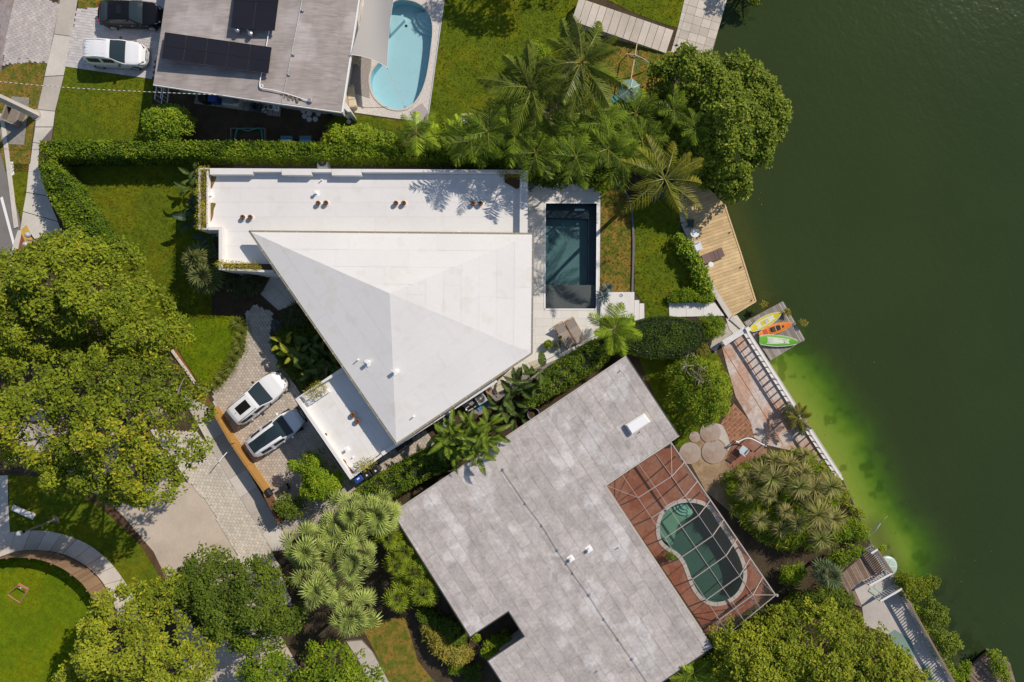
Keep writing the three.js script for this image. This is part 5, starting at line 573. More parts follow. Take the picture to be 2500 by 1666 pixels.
picket('short picket railing on the wooden platform facing the river', Z16(1050, 498, 0), Z16(1165, 672, 0), 1.0, 0.15, railB); picket('white railing between wooden platform and lower steps', Z16(1165, 672, 0), Z16(985, 768, 0), 1.0, 0.2, railW); picket('white railing below the steps to the river', Z16(1235, 795, 0), Z16(1070, 890, 0), 1.0, 0.2, railW); picket('long picket railing along the mossy terrace', Z16(1235, 800, 0), Z16(1700, 1620, 0), 1.0, 0.2, railB); picket('low white rail at the top of the platform', Z16(1000, 520, 0), Z16(1048, 490, 0), 1.0, 0.2, railW);
struct('wooden_ledge', bar(Z16(1255, 790, 0).setY(0.03), Z16(1790, 1690, 0).setY(0.03), 0.3, 0.12), brownMats[1], 'brown boarded ledge outside the long railing');
{ const t = thing('river_steps', 'green tinted steps running down between two white railings', 'steps'); for (let i = 0; i < 5; i++) { const a = Z16(1040 + i * 38, 835 - i * 24, 0), b = Z16(1100 + i * 38, 875 - i * 24, 0); mesh('step', bar(a.setY(0.03 - i * 0.03), b.setY(0.03 - i * 0.03), 0.28, 0.08), M('green step', [0.5, 0.58, 0.53], { map: T.concrete }), t); } }
{ const p = Z16(1200, 668, -0.2), t = thing('round_float', 'round pale green disc beside the platform at the water', 'float', p.clone().setY(-0.74)); const g = lathe([[0.001, 0.3], [0.55, 0.32], [0.72, 0.28], [0.78, 0.18], [0.7, 0], [0.001, -0.02]], 32); mesh('disc', g, M('pale green plastic', [0.42, 0.55, 0.5], { roughness: 0.3 }), t); for (let i = 0; i < 6; i++) { const a = i * PI / 3; mesh('rib', boxg(0.62, 0.03, 0.05, 0.33 * Math.cos(a), 0.325, -0.33 * Math.sin(a), a), M('pale rib', [0.62, 0.7, 0.66]), t); } }
{ const t = thing('bent_pole', 'bent white plastic pipe standing at the river edge', 'pole', Z16(1062, 432, 0).setY(0)), o = t.position; mesh('pipe', tube([new V3(0, -0.5, 0), Z16(1090, 370, 0.5).sub(o), Z16(1130, 312, 0.9).sub(o)], 0.045, 20, 8), whitePlastic, t); mesh('tip', tube([Z16(1130, 312, 0.9).sub(o), Z16(1160, 282, 1).sub(o), Z16(1184, 260, 0.95).sub(o)], 0.03, 12, 7), M('mossy tip', [0.3, 0.3, 0.05]), t); }
// ---- kayaks
function kayak(label, a, b, W, colors, o) {
  const L = a.distanceTo(b), c = a.clone().lerp(b, 0.5), d = b.clone().sub(a), t = thing('kayak', label, 'kayak', c.setY(-0.195), Math.atan2(-d.z, d.x)), nU = 28, nV = 16, p = [], idx = [], hw = u => W / 2 * Math.pow(Math.sin(PI * clamp(lerp(o.st ?? 0.02, 0.985, u), 0, 1)), o.pw ?? 0.62), rise = u => 0.06 * Math.pow(Math.abs(u - 0.5) * 2, 3), mkMat = (x) => M('kayak ' + x.join(), x, { roughness: 0.38 });
  for (let i = 0; i <= nU; i++) for (let j = 0; j <= nV; j++) { const u = i / nU, a2 = j / nV * 2 * PI, w = hw(u), s = Math.sin(a2), cc = Math.cos(a2); p.push((u - 0.5) * L, s > 0 ? 0.2 + rise(u) + 0.035 * s * Math.abs(s) : 0.2 + 0.2 * s * (0.6 + 0.4 * Math.sin(PI * u)) + rise(u) * 0.6, w * Math.sign(cc) * Math.pow(Math.abs(cc), 0.6)); if (i && j) { const q = i * (nV + 1) + j; idx.push(q, q - 1, q - nV - 2, q, q - nV - 2, q - nV - 1); } }
  const g = new THREE.BufferGeometry(); g.setAttribute('position', new THREE.Float32BufferAttribute(p, 3)); g.setIndex(idx); g.computeVertexNormals(); g.setAttribute('uv', new THREE.Float32BufferAttribute(new Float32Array(p.length / 3 * 2), 2)); mesh('hull', g, mkMat(colors[0]), t);
  const ring = (k, y, r, m, nm) => { const pts = []; for (let i = 0; i <= 40; i++) { const u = lerp(0.04, 0.96, i / 40); pts.push(new V3((u - 0.5) * L * k, y + rise(u), hw(u) * k)); } for (let i = 40; i >= 0; i--) { const u = lerp(0.04, 0.96, i / 40); pts.push(new V3((u - 0.5) * L * k, y + rise(u), -hw(u) * k)); } return mesh(nm, tube(pts, r, 120, 6, true), m, t); };
  ring(0.985, 0.205, 0.022, mkMat(colors[1]), 'gunwale');
  const patch = (u0, u1, k0, k1, y, m, nm) => { const up = [], dn = []; for (let i = 0; i <= 12; i++) { const u = lerp(u0, u1, i / 12), k = lerp(k0, k1, i / 12), w = hw(u) * k; up.push(new V3((u - 0.5) * L, 0, w)); dn.unshift(new V3((u - 0.5) * L, 0, -w)); } return mesh(nm, prism([...up, ...dn], y, 0.03, null, 0.006), m, t); };
  if (o.cockpit) { patch(0.34, 0.64, 0.62, 0.7, 0.247, blackMetal, 'cockpit'); const rim = []; for (let i = 0; i < 20; i++) { const a2 = i / 20 * 2 * PI; rim.push(new V3((0.49 - 0.5) * L + 0.16 * L * Math.sign(Math.cos(a2)) * Math.abs(Math.cos(a2)) ** 0.5, 0.25, W * 0.31 * Math.sign(Math.sin(a2)) * Math.abs(Math.sin(a2)) ** 0.5)); } mesh('cockpit_rim', tube(rim, 0.022, 60, 6, true), mkMat(colors[1]), t); mesh('seat', rbox(0.3, 0.08, 0.34, 0.03, -0.06 * L, 0.25, 0), mkMat([0.1, 0.04, 0.02]), t); mesh('brace', rbox(0.06, 0.05, W * 0.6, 0.02, 0.0 * L, 0.27, 0), mkMat(colors[1]), t); mesh('hatch', rbox(0.34, 0.04, W * 0.5, 0.02, -0.3 * L, 0.245, 0), mkMat([0.5, 0.09, 0.03]), t); mesh('handle', rbox(0.12, 0.03, W * 0.24, 0.012, 0.22 * L, 0.25, 0), blackMetal, t); }
  else { patch(0.2, 0.82, 0.66, 0.5, 0.243, mkMat(colors[2]), 'seat_well'); patch(0.36, 0.6, 0.4, 0.36, 0.25, mkMat(colors[3] ?? colors[0]), 'seat_pad'); (o.hatches ?? []).forEach(([x, r]) => { mesh('hatch', cyl(r, r * 0.95, 0.03, x * L, 0.24, 0.02, 20), greyPlastic, t); }); for (const s of [-1, 1]) mesh('foot_rail', rbox(L * 0.22, 0.025, 0.03, 0.01, 0.12 * L, 0.262, s * W * 0.17), mkMat(colors[1]), t); }
  return t;
}
const KZ = zone(1800, 740, 9.8); kayak('yellow and white kayak with pale blue rim, topmost of three', KZ(300, 655, 0), KZ(1045, 240, 0), 0.82, [[0.62, 0.5, 0.02], [0.5, 0.68, 0.74], [0.66, 0.66, 0.5], [0.6, 0.5, 0.04]], { st: 0.05, hatches: [[0.02, 0.12]] });
kayak('orange kayak with open black cockpit, middle of three', KZ(505, 745, 0), KZ(1320, 490, 0), 0.72, [[0.72, 0.2, 0.025], [0.78, 0.34, 0.06]], { cockpit: true, st: 0.03, pw: 0.7 }); kayak('green and white kayak, lowest of three', KZ(520, 880, 0), KZ(1450, 935, 0), 0.84, [[0.12, 0.36, 0.02], [0.62, 0.72, 0.56], [0.5, 0.64, 0.4], [0.66, 0.68, 0.6]], { st: 0.2, pw: 0.5, hatches: [[-0.24, 0.16], [0.18, 0.1]] });
// ---------------------------------------------------------------- screened enclosure, fences, street furniture
const alu = M('white aluminium', [0.42, 0.375, 0.345], { roughness: 0.5 }), aluD = M('dark aluminium', [0.1, 0.09, 0.085], { roughness: 0.5 });  // darker tone for the house-side beam spans, some posts and a rail
{
  const t = thing('pool_enclosure', 'aluminium screened enclosure over the green kidney pool', 'enclosure'), h0 = 2.95, hr = 3.7, hw = 2.5; const A = P(1474.5 + 4, 1187 - 2, h0), B = P(1737 + 3, 1582 - 2, h0), uN = B.clone().sub(A).setY(0).normalize(), v = new V3(uN.z, 0, -uN.x), A2 = Z15(748, -60, hw), B2 = Z15(1548, 1108, hw);
  const rows = [0, 0.25, 0.5, 0.75, 1], hs = [h0, hr, hr, hr, hw]; const n = 8; const beamS = [0, 0.128, 0.252, 0.376, 0.505, 0.63, 0.757, 0.878, 1]; const g0 = A, g1 = B; const at = (s, k) => { const a = g0.clone().lerp(g1, s), b = A2.clone().lerp(B2, s), p = a.lerp(b, rows[k]); if (k > 0 && k < 4) { p.addScaledVector(uN, 0); } return p.setY(hs[k]); };
  const inset = (s, k) => { let ss = s; if (k > 0 && k < 4) ss = lerp(0.115, 0.885, s); return at(ss, k); };
  beamS.forEach((s, i) => { if (i === 0 || i === n) { mesh('beam', bar(at(s, 0), at(s, 4), 0.05, 0.09), alu, t); for (const k of [1, 3]) mesh('hip_brace', bar(at(s, k === 1 ? 0 : 4), at(i ? beamS[n - 1] : beamS[1], k), 0.028, 0.045), alu, t); } else for (let k = 0; k < 4; k++) mesh('beam', bar(at(s, k), at(s, k + 1), 0.045, 0.09), k === 0 ? aluD : alu, t); const p = at(s, 4); mesh('post', bar(p.clone().setY(0), p, 0.06), i === 5 || i === 6 ? aluD : alu, t); });
  for (let k = 1; k < 4; k++) for (let i = 1; i < n - 1; i++) mesh('purlin', bar(at(beamS[i], k), at(beamS[i + 1], k), 0.028, 0.045), alu, t); for (const i of [0, n]) for (let k = 1; k < 4; k++) mesh('rafter', bar(at(beamS[i], k).setY(lerp(h0, hw, rows[k])), at(beamS[i ? n - 1 : 1], k), 0.028, 0.045), alu, t);
  mesh('eave_beam', bar(at(0, 0), at(1, 0), 0.08, 0.12), alu, t); mesh('eave_beam', bar(at(0, 4), at(1, 4), 0.08, 0.1), alu, t); mesh('chair_rail', bar(at(0, 4).setY(1), at(1, 4).setY(1), 0.028, 0.045), aluD, t); mesh('chair_rail', bar(at(1, 0).setY(1), at(1, 4).setY(1), 0.028, 0.045), alu, t); for (const s of [0.25, 0.5, 0.75]) mesh('post', bar(at(1, 0).lerp(at(1, 4), s).setY(0), at(1, 0).lerp(at(1, 4), s).setY(lerp(h0, hw, s)), 0.05), alu, t);
  const scr = new THREE.MeshStandardMaterial({ name: 'insect screen', color: lin(0.12, 0.105, 0.095), transparent: true, opacity: 0.14, roughness: 1, side: THREE.DoubleSide }); const quad = (a, b, c, d) => { const g = new THREE.BufferGeometry(); g.setAttribute('position', new THREE.Float32BufferAttribute([a, b, c, a, c, d].flatMap(p => [p.x, p.y + 0.01, p.z]), 3)); g.computeVertexNormals(); mesh('screen', g, scr, t); };
  for (let i = 1; i < n - 1; i++) for (let k = 0; k < 4; k++) quad(at(beamS[i], k), at(beamS[i + 1], k), at(beamS[i + 1], k + 1), at(beamS[i], k + 1)); for (const i of [0, n]) for (let k = 0; k < 4; k++) { const j = i ? n - 1 : 1, f = (x) => at(beamS[i], x).setY(lerp(h0, hw, rows[x])); quad(f(k), at(beamS[j], k), at(beamS[j], k + 1), f(k + 1)); }
  for (let i = 0; i < n; i++) quad(at(beamS[i], 4), at(beamS[i + 1], 4), at(beamS[i + 1], 4).setY(0.02), at(beamS[i], 4).setY(0.02)); quad(at(1, 0), at(1, 4), at(1, 4).setY(0.02), at(1, 0).setY(0.02)); mesh('gutter_elbow', rbox(0.16, 0.2, 0.16, 0.03, at(1, 4).x + 0.1, hw, at(1, 4).z + 0.02), alu, t);
}
{ // ochre board fence
  const t = thing('ochre_fence', 'ochre board fence between paver drive and shaded pavement', 'fence'), pts = Q(Z9, 1.25, [205, 800, 262, 905, 370, 1095, 520, 1320, 676, 1545]), ochre = [0, 1].map(i => M('ochre paint ' + i, [[0.52, 0.29, 0.075], [0.48, 0.265, 0.07]][i], { map: T.wood, ...bump(0.003) })); const end = Z13(905, 325, 1.25); const all = [...pts.map(p => p.setY(0)), Z13(800, 110, 1.25).setY(0), end.setY(0)];
  let brown = M('brown fence', [0.2, 0.1, 0.045], { map: T.wood }); for (let i = 0; i < all.length - 1; i++) { const a = all[i], b = all[i + 1], L = a.distanceTo(b), n = Math.max(1, Math.round(L / 1.7)), d = b.clone().sub(a).normalize(); for (let k = 0; k < n; k++) { const p = a.clone().addScaledVector(d, L * k / n + 0.006), q = a.clone().addScaledVector(d, L * (k + 1) / n - 0.006); mesh('panel', bar(p.clone().setY(0.6), q.clone().setY(0.6), 0.1, 1.2), i >= 5 ? brown : ochre[k % 2], t); mesh('cap', bar(p.clone().setY(1.225), q.clone().setY(1.225), 0.15, 0.05), i >= 5 ? brown : ochre[(k + 1) % 2], t); } }
  const g = all[2].clone().lerp(all[3], 0.12); mesh('latch', [bar(g.clone().add(new V3(-0.12, 1.262, 0)), g.clone().add(new V3(0.22, 1.262, -0.1)), 0.05, 0.03)], blackMetal, t);
}
{ // curved wooden fence
  const t = thing('curved_fence', 'curved brown board fence round the bright lawn', 'fence'), cv = new THREE.CatmullRomCurve3(Q(Z12, 0, [-150, 626, 0, 588, 100, 550, 180, 534, 290, 531, 390, 540, 495, 568, 595, 612, 672, 662, 740, 718, 790, 776, 840, 856, 890, 966, 920, 1100])), bm = [0, 1, 2].map(i => M('brown fence board ' + i, [[0.31, 0.205, 0.125], [0.27, 0.175, 0.105], [0.35, 0.235, 0.15]][i], { map: T.wood, ...bump(0.003) })), N = 96, f = rng(9), h = 1.6; for (let i = 0; i < N; i++) { const a = cv.getPointAt((i + 0.03) / N), b = cv.getPointAt((i + 0.97) / N), hh = h + (f() - 0.5) * 0.02; mesh('board', bar(a.setY(hh / 2), b.setY(hh / 2), 0.025, hh), pick(bm, f), t); if (i % 12 === 0) mesh('post', boxg(0.1, h + 0.02, 0.1, a.x - 0.05, h / 2 + 0.01, a.z + 0.05), bm[1], t); }
  const rails = []; for (const y of [0.3, 1.1]) for (let i = 0; i < 32; i++) rails.push(bar(cv.getPointAt(i / 32).setY(y).add(new V3(-0.04, 0, 0.04)), cv.getPointAt((i + 1) / 32).setY(y).add(new V3(-0.04, 0, 0.04)), 0.03, 0.08)); mesh('rail', rails, bm[1], t);
}
{ // concrete utility pole and cable
  const b = P(88, 281), t = thing('utility_pole', 'square concrete utility pole rising out of the frame, upper left', 'utility pole', b); const g = new THREE.CylinderGeometry(0.15, 0.3, 11, 4); g.rotateY(PI / 4 + 0.45); g.translate(0, 5.4, 0); g.computeVertexNormals(); mesh('shaft', g.toNonIndexed(), M('pole concrete', [0.62, 0.6, 0.58], { map: T.concrete }), t); mesh('crossarm', bar(new V3(-0.9, 10.2, 0.3), new V3(0.9, 10.2, -0.3), 0.12), barkMat, t); mesh('base_collar', cyl(0.42, 0.4, 0.06, 0, 0, 0, 20), concrete, t);
  const c = thing('service_cable', 'twisted pale service cable from utility pole to grey house', 'cable'), p0 = Z1(-60, 728, 4.4), p1 = Z1(540, 782, 4.0), p2 = Z1(1260, 822, 3.7), p3 = Z1(1830, 846, 3.5), p4 = Z1(2010, 852, 3.2), cv = new THREE.CatmullRomCurve3([p0, p1, p2, p3, p4]), a = [], d = []; for (let i = 0; i < 90; i++) { const g2 = new THREE.TubeGeometry(new THREE.LineCurve3(cv.getPointAt(i / 90), cv.getPointAt((i + 1) / 90)), 1, i % 2 ? 0.012 : 0.02, 5); (i % 2 ? d : a).push(g2); } mesh('wire', a, M('pale wire', [0.8, 0.8, 0.78], { roughness: 0.4 }), c); mesh('sleeve', d, M('grey wire', [0.16, 0.15, 0.14]), c);
}
{ // utility vault
  const t = thing('utility_vault', 'open concrete utility vault box beside the pole', 'utility box', Z1(140, 1050, 0)), r = -0.38; t.rotation.y = r; mesh('wall', [boxg(1.25, 0.55, 0.12, 0, 0.27, -0.55), boxg(1.25, 0.55, 0.12, 0, 0.27, 0.55), boxg(0.12, 0.55, 0.98, -0.56, 0.27, 0), boxg(0.12, 0.55, 0.98, 0.56, 0.27, 0)], M('vault', [0.34, 0.29, 0.24], { map: T.concrete }), t); mesh('lid', rbox(0.62, 0.06, 0.95, 0.01, 0.2, 0.5, 0), M('vault lid', [0.3, 0.25, 0.2], { map: T.wood }), t); mesh('floor', boxg(1, 0.02, 1, 0, 0.02, 0), blackMetal, t);
  const s = struct('concrete_pad', sheet(Q(Z1, 0, [105, 866, 266, 878, 216, 1302, 18, 1292, 0, 1180]), Y3 + 0.01), concreteD, 'stained concrete pad under the utility vault'); }
function lampPost(label, base, h, o) { const t = thing('street_lamp', label, 'street lamp', base), pm = M('lamp post', [0.32, 0.3, 0.28], { roughness: 0.6 }); mesh('base_plate', lathe([[0.22, 0], [0.22, 0.1], [0.12, 0.25], [0.07, 0.5]], 20), pm, t); mesh('pole', cyl(0.07, 0.05, h, 0, 0.2, 0, 12), pm, t); const globe = (x, z, y) => { const g = new THREE.SphereGeometry(0.2, 20, 14); g.translate(x, y, z); mesh('globe', g, M('milk glass', [0.42, 0.44, 0.46], { roughness: 0.25 }), t); mesh('collar', cyl(0.1, 0.13, 0.16, x, y - 0.3, z, 14), blackMetal, t); }; if (o.arms) { o.arms.forEach(([x, z]) => { globe(x, z, h + 0.1); mesh('arm', tube([new V3(0, h - 0.45, 0), new V3(x * 0.5, h - 0.5, z * 0.5), new V3(x, h - 0.2, z)], 0.045, 12, 7), blackMetal, t); }); } else { globe(0, 0, h + 0.55); mesh('lamp_neck', [cyl(0.1, 0.1, 0.14, 0, h + 0.12, 0, 14), cyl(0.12, 0.07, 0.1, 0, h + 0.32, 0, 14)], blackMetal, t); } return t; }
lampPost('tall street lamp with a glass globe beside curved footpath', P(137, 1268), 3.2, {}); lampPost('double globe street lamp beside the yellow ramp', P(134, 600), 2.8, { arms: [[0.05, -0.33], [-0.1, 0.33]] });
{ const t = thing('bench', 'white concrete slab bench on the lawn wedge', 'bench', Z12(168, 234, 0.45).setY(0)); t.rotation.y = -0.42; mesh('seat', rbox(1.75, 0.09, 0.42, 0.02, 0, 0.28, 0), whiteWall, t); for (const s of [-1, 1]) mesh('leg', boxg(0.18, 0.24, 0.3, s * 0.6, 0.12, 0), concrete, t); }
{ // pink goal frame
  const t = thing('play_frame', 'pink tube play frame on the bright lawn', 'play frame', Z12(138, 870, 0)), o = t.position, pk = M('pink tube', [0.62, 0.22, 0.22], { roughness: 0.4 }), c = (x, y, h) => Z12(x, y, h).sub(o).setY(h), b = [c(150, 792, 0.04), c(222, 832, 0.04), c(155, 945, 0.04), c(58, 880, 0.04)], tp = [c(142, 800, 0.7), c(212, 838, 0.7)]; for (let i = 0; i < 4; i++) mesh('tube', tube([b[i], b[i].clone().lerp(b[(i + 1) % 4], 0.5), b[(i + 1) % 4]], 0.028, 6, 7), pk, t); mesh('tube', tube([b[3], b[3].clone().lerp(tp[0], 0.5), tp[0]], 0.028, 6, 7), pk, t); mesh('tube', tube([b[2], b[2].clone().lerp(tp[1], 0.5), tp[1]], 0.028, 6, 7), pk, t); mesh('tube', tube([tp[0], tp[0].clone().lerp(tp[1], 0.5), tp[1]], 0.028, 6, 7), pk, t); const g = new THREE.ConeGeometry(0.1, 0.2, 3); g.rotateZ(PI / 2); g.translate(c(158, 822, 0).x, 0.1, c(158, 822, 0).z); mesh('flag', g, whitePlastic, t); }
{ const t = thing('metal_gate', 'thin white metal garden gate beside the round bush', 'gate', Z1(1490, 860, 0)), o = t.position, wp = whitePaint; for (const [a, b] of [[[1482, 778], [1456, 935]], [[1522, 800], [1510, 930]]]) { for (const y of [0.15, 1.1]) mesh('rail', bar(Z1(a[0], a[1], 0).sub(o).setY(y), Z1(b[0], b[1], 0).sub(o).setY(y), 0.04), wp, t); for (let k = 0; k <= 4; k++) { const p = Z1(lerp(a[0], b[0], k / 4), lerp(a[1], b[1], k / 4), 0).sub(o); mesh('post', cyl(0.025, 0.025, 1.1, p.x, 0, p.z, 8), wp, t); } } }
{ // white tube railing on the paved circle
  const t = thing('curved_rail', 'white tube rail round the paved circle', 'railing', Z11(990, 1070, 0)), o = t.position, pts = [[872, 1092], [885, 1102], [990, 1068], [1128, 1132]]; mesh('rail', tube(pts.map(p => Z11(p[0], p[1], 0.75).sub(o).setY(0.75)), 0.045, 40, 8), whitePlastic, t); pts.forEach(p => { const q = Z11(p[0], p[1], 0.4).sub(o); mesh('post', cyl(0.04, 0.04, 0.74, q.x, 0, q.z, 8), whitePlastic, t); }); }
{ const t = thing('garden_edging', 'thin pale edging between tall hedge and front lawn', 'edging'), p = Q(Z4, 0, [668, 212, 730, 290, 790, 385, 850, 480, 900, 555, 950, 630, 992, 692]); for (let i = 0; i < 6; i++) mesh('edging_piece', bar(p[i].clone().lerp(p[i + 1], 0.01).setY(0.07), p[i].clone().lerp(p[i + 1], 0.985).setY(0.07), 0.1, 0.12), concrete, t); }
{ const a = P(566, 1092), t = thing('marker_pole', 'thin pale leaning pole on the shaded pavement beside the ochre fence', 'pole', a), o = a; mesh('pole', tube([new V3(0, 0, 0), Z9(320, 1222, 0.8).sub(o), Z9(270, 1282, 1.5).sub(o)], 0.03, 10, 7), whitePaint, t); mesh('foot', cyl(0.09, 0.08, 0.05, 0, 0.07, 0, 14), steel, t); }
// ---------------------------------------------------------------- cars
const carGlass = M('car glass', [0.02, 0.034, 0.042], { roughness: 0.05 }), tyreMat = M('tyre', [0.02, 0.02, 0.02], { roughness: 0.9 }), chrome = M('chrome', [0.65, 0.65, 0.67], { roughness: 0.2, metalness: 0.95 });
function car(label, p, turn, o) {
  const t = thing('parked_car', label, 'car', p.clone().setY(0), turn), { L, W } = o, paint = new THREE.MeshPhysicalMaterial({ name: 'car paint ' + o.paint.join(), color: lin(...o.paint), roughness: o.paint[0] < 0.1 ? 0.3 : 0.35, specularIntensity: o.paint[0] < 0.1 ? 0.4 : 1, clearcoat: o.paint[0] < 0.1 ? 0.3 : 1, clearcoatRoughness: 0.05 });
  const hw = u => W / 2 * Math.pow(Math.max(0, 1 - Math.pow(Math.abs(2 * u - 1), o.pe ?? 6)), 0.3) * (u > 0.5 ? lerp(1, o.nose ?? 0.9, Math.pow((u - 0.5) * 2, 3)) : 1), top = u => { const k = o.top; for (let i = 1; i < k.length; i++) if (u <= k[i][0]) return lerp(k[i - 1][1], k[i][1], smooth(u, k[i - 1][0], k[i][0])); return k[k.length - 1][1]; };
  const nU = 48, sec = [[0.2, 0.86], [0.3, 0.97], [0.55, 1], [0.78, 0.985], [0.93, 0.95], [0.985, 0.86], [1.0, 0.66], [1.012, 0.33], [1.016, 0]], pts = [], idx = [], nS = sec.length * 2 - 1;
  for (let i = 0; i <= nU; i++) { const u = 0.5 - 0.5 * Math.cos(PI * i / nU), w = hw(u), tp = top(u), endf = 1 - Math.pow(Math.abs(2 * u - 1), 14) * 0.45; for (let j = 0; j < nS; j++) { const k = j < sec.length ? j : nS - 1 - j, s = j < sec.length ? 1 : -1, y = k < 1 ? 0.22 : tp * sec[k][0] * (k > 3 ? endf : 1); pts.push((u - 0.5) * L, y, s * w * sec[k][1]); if (i && j) { const q = i * nS + j; idx.push(q, q - nS - 1, q - 1, q, q - nS, q - nS - 1); } } }
  const mk = (P0, I) => { const g = new THREE.BufferGeometry(); g.setAttribute('position', new THREE.Float32BufferAttribute(P0, 3)); g.setIndex(I); g.computeVertexNormals(); g.setAttribute('uv', new THREE.Float32BufferAttribute(new Float32Array(P0.length / 3 * 2), 2)); return g; };
  mesh('body', mk(pts, idx), paint, t);
  // cabin: one curved surface cut into glass, pillars and roof
  const st = o.cabin, cp = [], across = 9, nJ = 4 + across + 4, cells = {}; const rows = []; for (let s = 0; s < st.length - 1; s++) for (let k = 0; k < 4; k++) { const f = k / 4, a = st[s], b = st[s + 1]; rows.push(a.map((v, m) => typeof v === 'number' ? (m === 1 ? lerp(v, b[m], f) : lerp(v, b[m], f)) : v)); } rows.push(st[st.length - 1]);
  rows.forEach(r => { const u = r[0], y = r[1], yb = Math.min(top(u) * 0.985, y - 0.005), wb = hw(u) * 0.93, wr = hw(u) * lerp(0.93, r[2], clamp((y - yb) / 0.4, 0, 1)); for (let j = 0; j < nJ; j++) { let yy, zz; if (j < 4) { const q = [0, 0.14, 0.82, 1][j]; yy = lerp(yb, y - 0.045, q); zz = lerp(wb, wr, q); } else if (j >= 4 + across) { const q = [1, 0.82, 0.14, 0][j - 4 - across]; yy = lerp(yb, y - 0.045, q); zz = -lerp(wb, wr, q); } else { const q = lerp(0.94, -0.94, (j - 4) / (across - 1)); zz = wr * q; yy = y - 0.045 * Math.pow(Math.abs(q), 4) * 0.9 + 0.012 * (1 - q * q); } cp.push((u - 0.5) * L, yy, zz); } });
  const nR = rows.length, uA = u => rows[Math.min(u, nR - 1)][0]; for (let i = 0; i < nR - 1; i++) for (let j = 0; j < nJ - 1; j++) { const u = (uA(i) + uA(i + 1)) / 2, side = j < 3 || j >= nJ - 4, row = j < 3 ? j : nJ - 2 - j, inAc = j >= 4 && j < 3 + across; let k = 'pillar'; if (!side) { k = u > o.ws ? (inAc ? 'windshield' : 'pillar') : o.roofGlass ? (j >= 5 && j < 2 + across && u > 0.11 ? 'roof' : 'pillar') : u < o.rw ? 'rear_window' : (o.sun && u > o.sun[0] && u < o.sun[1] && j >= 4 + o.sun[2] && j < 3 + across - o.sun[2]) ? 'sunroof' : 'roof'; if (k === 'rear_window' && !inAc) k = 'pillar'; } else if (row === 1 && u > o.sw[0] && u < o.sw[1] && Math.abs(u - o.sw[2]) > 0.008) k = 'side_window'; const q = i * nJ + j; (cells[k + (k === 'side_window' ? (j < 3 ? 'L' : 'R') : '')] ??= []).push(q, q + nJ + 1, q + 1, q, q + nJ, q + nJ + 1); }
  const full = mk(cp, Object.values(cells).flat()); for (const [k, I] of Object.entries(cells)) { const n = k.replace(/[LR]$/, ''), g = full.clone(); g.setIndex(I); const gm = g.toNonIndexed(); mesh(n, gm, n === 'roof' ? (o.roofGlass ? carGlass : paint) : n === 'pillar' ? (o.pillar ? o.pillar : paint) : n === 'sunroof' ? M('sunroof', [0.012, 0.011, 0.011], { roughness: 0.1 }) : carGlass, t); }
  for (const x of [o.ax[0], o.ax[1]]) for (const s of [-1, 1]) { const r = o.wr ?? 0.34, wl = mesh('wheel', (() => { const g = new THREE.CylinderGeometry(r, r, 0.2, 24); g.rotateX(PI / 2); return g; })(), tyreMat, t); wl.position.set(x * L, r, s * (W / 2 - 0.12)); const rim = new THREE.CylinderGeometry(r * 0.66, r * 0.66, 0.03, 18); rim.rotateX(PI / 2); mesh('rim', rim, steel, wl).position.z = s * 0.1; }
  for (const s of [-1, 1]) { const hx = 0.425 * L, mir = mesh('mirror', [rbox(0.16, 0.13, 0.2, 0.05, (o.ws + 0.115 - 0.5) * L, top(o.ws) * 1.03, s * (W / 2 + 0.06))], o.mirror ?? paint, t); const hl = mesh('headlight', bar(new V3(0.4 * L, top(0.9) * 0.93, s * hw(0.9) * 0.9), new V3(0.462 * L, top(0.96) * 0.86, s * hw(0.962) * 0.74), 0.09, 0.07), o.lamp ?? M('headlamp', [0.5, 0.52, 0.55], { roughness: 0.15, metalness: 0.4 }), t); mesh('taillight', bar(new V3(-0.452 * L, top(0.05) * 0.86, s * hw(0.048) * 0.93), new V3(-0.475 * L, top(0.03) * 0.84, s * hw(0.025) * 0.72), 0.1, 0.08), M('taillamp', [0.4, 0.01, 0.01], { roughness: 0.2 }), t); for (const x of [0.06, -0.12]) mesh('door_handle', rbox(0.16, 0.03, 0.04, 0.012, x * L, top(0.5) * 0.86, s * (W / 2 - 0.005)), o.trim ?? paint, t); if (o.rails) mesh('roof_rail', bar(new V3((o.rails[0] - 0.5) * L, o.rails[2], s * W * 0.33), new V3((o.rails[1] - 0.5) * L, o.rails[2], s * W * 0.33), 0.035, 0.03), o.railMat ?? blackMetal, t); }
  mesh('grille', rbox(0.05, 0.18, W * 0.42, 0.02, 0.478 * L, 0.5, 0), blackMetal, t); mesh('antenna', (() => { const g = new THREE.ConeGeometry(0.04, 0.06, 8); g.scale(2.2, 1, 0.6); g.translate((o.ant - 0.5) * L, o.antY, 0); return g; })(), o.antMat ?? blackMetal, t);
  mesh('bumper', [rbox(0.1, 0.16, W * 0.7, 0.05, 0.482 * L, 0.32, 0), rbox(0.1, 0.18, W * 0.74, 0.05, -0.478 * L, 0.4, 0)], blackMetal, t);
  if (o.ribs) for (let i = 0; i < 5; i++) mesh('roof_rib', rbox(L * 0.3, 0.016, 0.03, 0.006, (o.ribs - 0.5) * L, o.antY - 0.025, (i - 2) * W * 0.11), paint, t);
  return t;
}
const white = [0.78, 0.79, 0.81], SUVC = { top: [[0, 0.86], [0.06, 1.02], [0.6, 1.06], [0.72, 1.02], [0.9, 0.93], [1, 0.72]], ax: [-0.3, 0.3], wr: 0.36, ws: 0.51, rw: 0.075, sw: [0.12, 0.56, 0.35] };
const suvCabin = [[0.03, 1.1, 0.74], [0.07, 1.48, 0.72], [0.13, 1.61, 0.73], [0.28, 1.66, 0.75], [0.46, 1.62, 0.75], [0.51, 1.56, 0.75], [0.59, 1.34, 0.81], [0.7, 1.05, 0.93]];
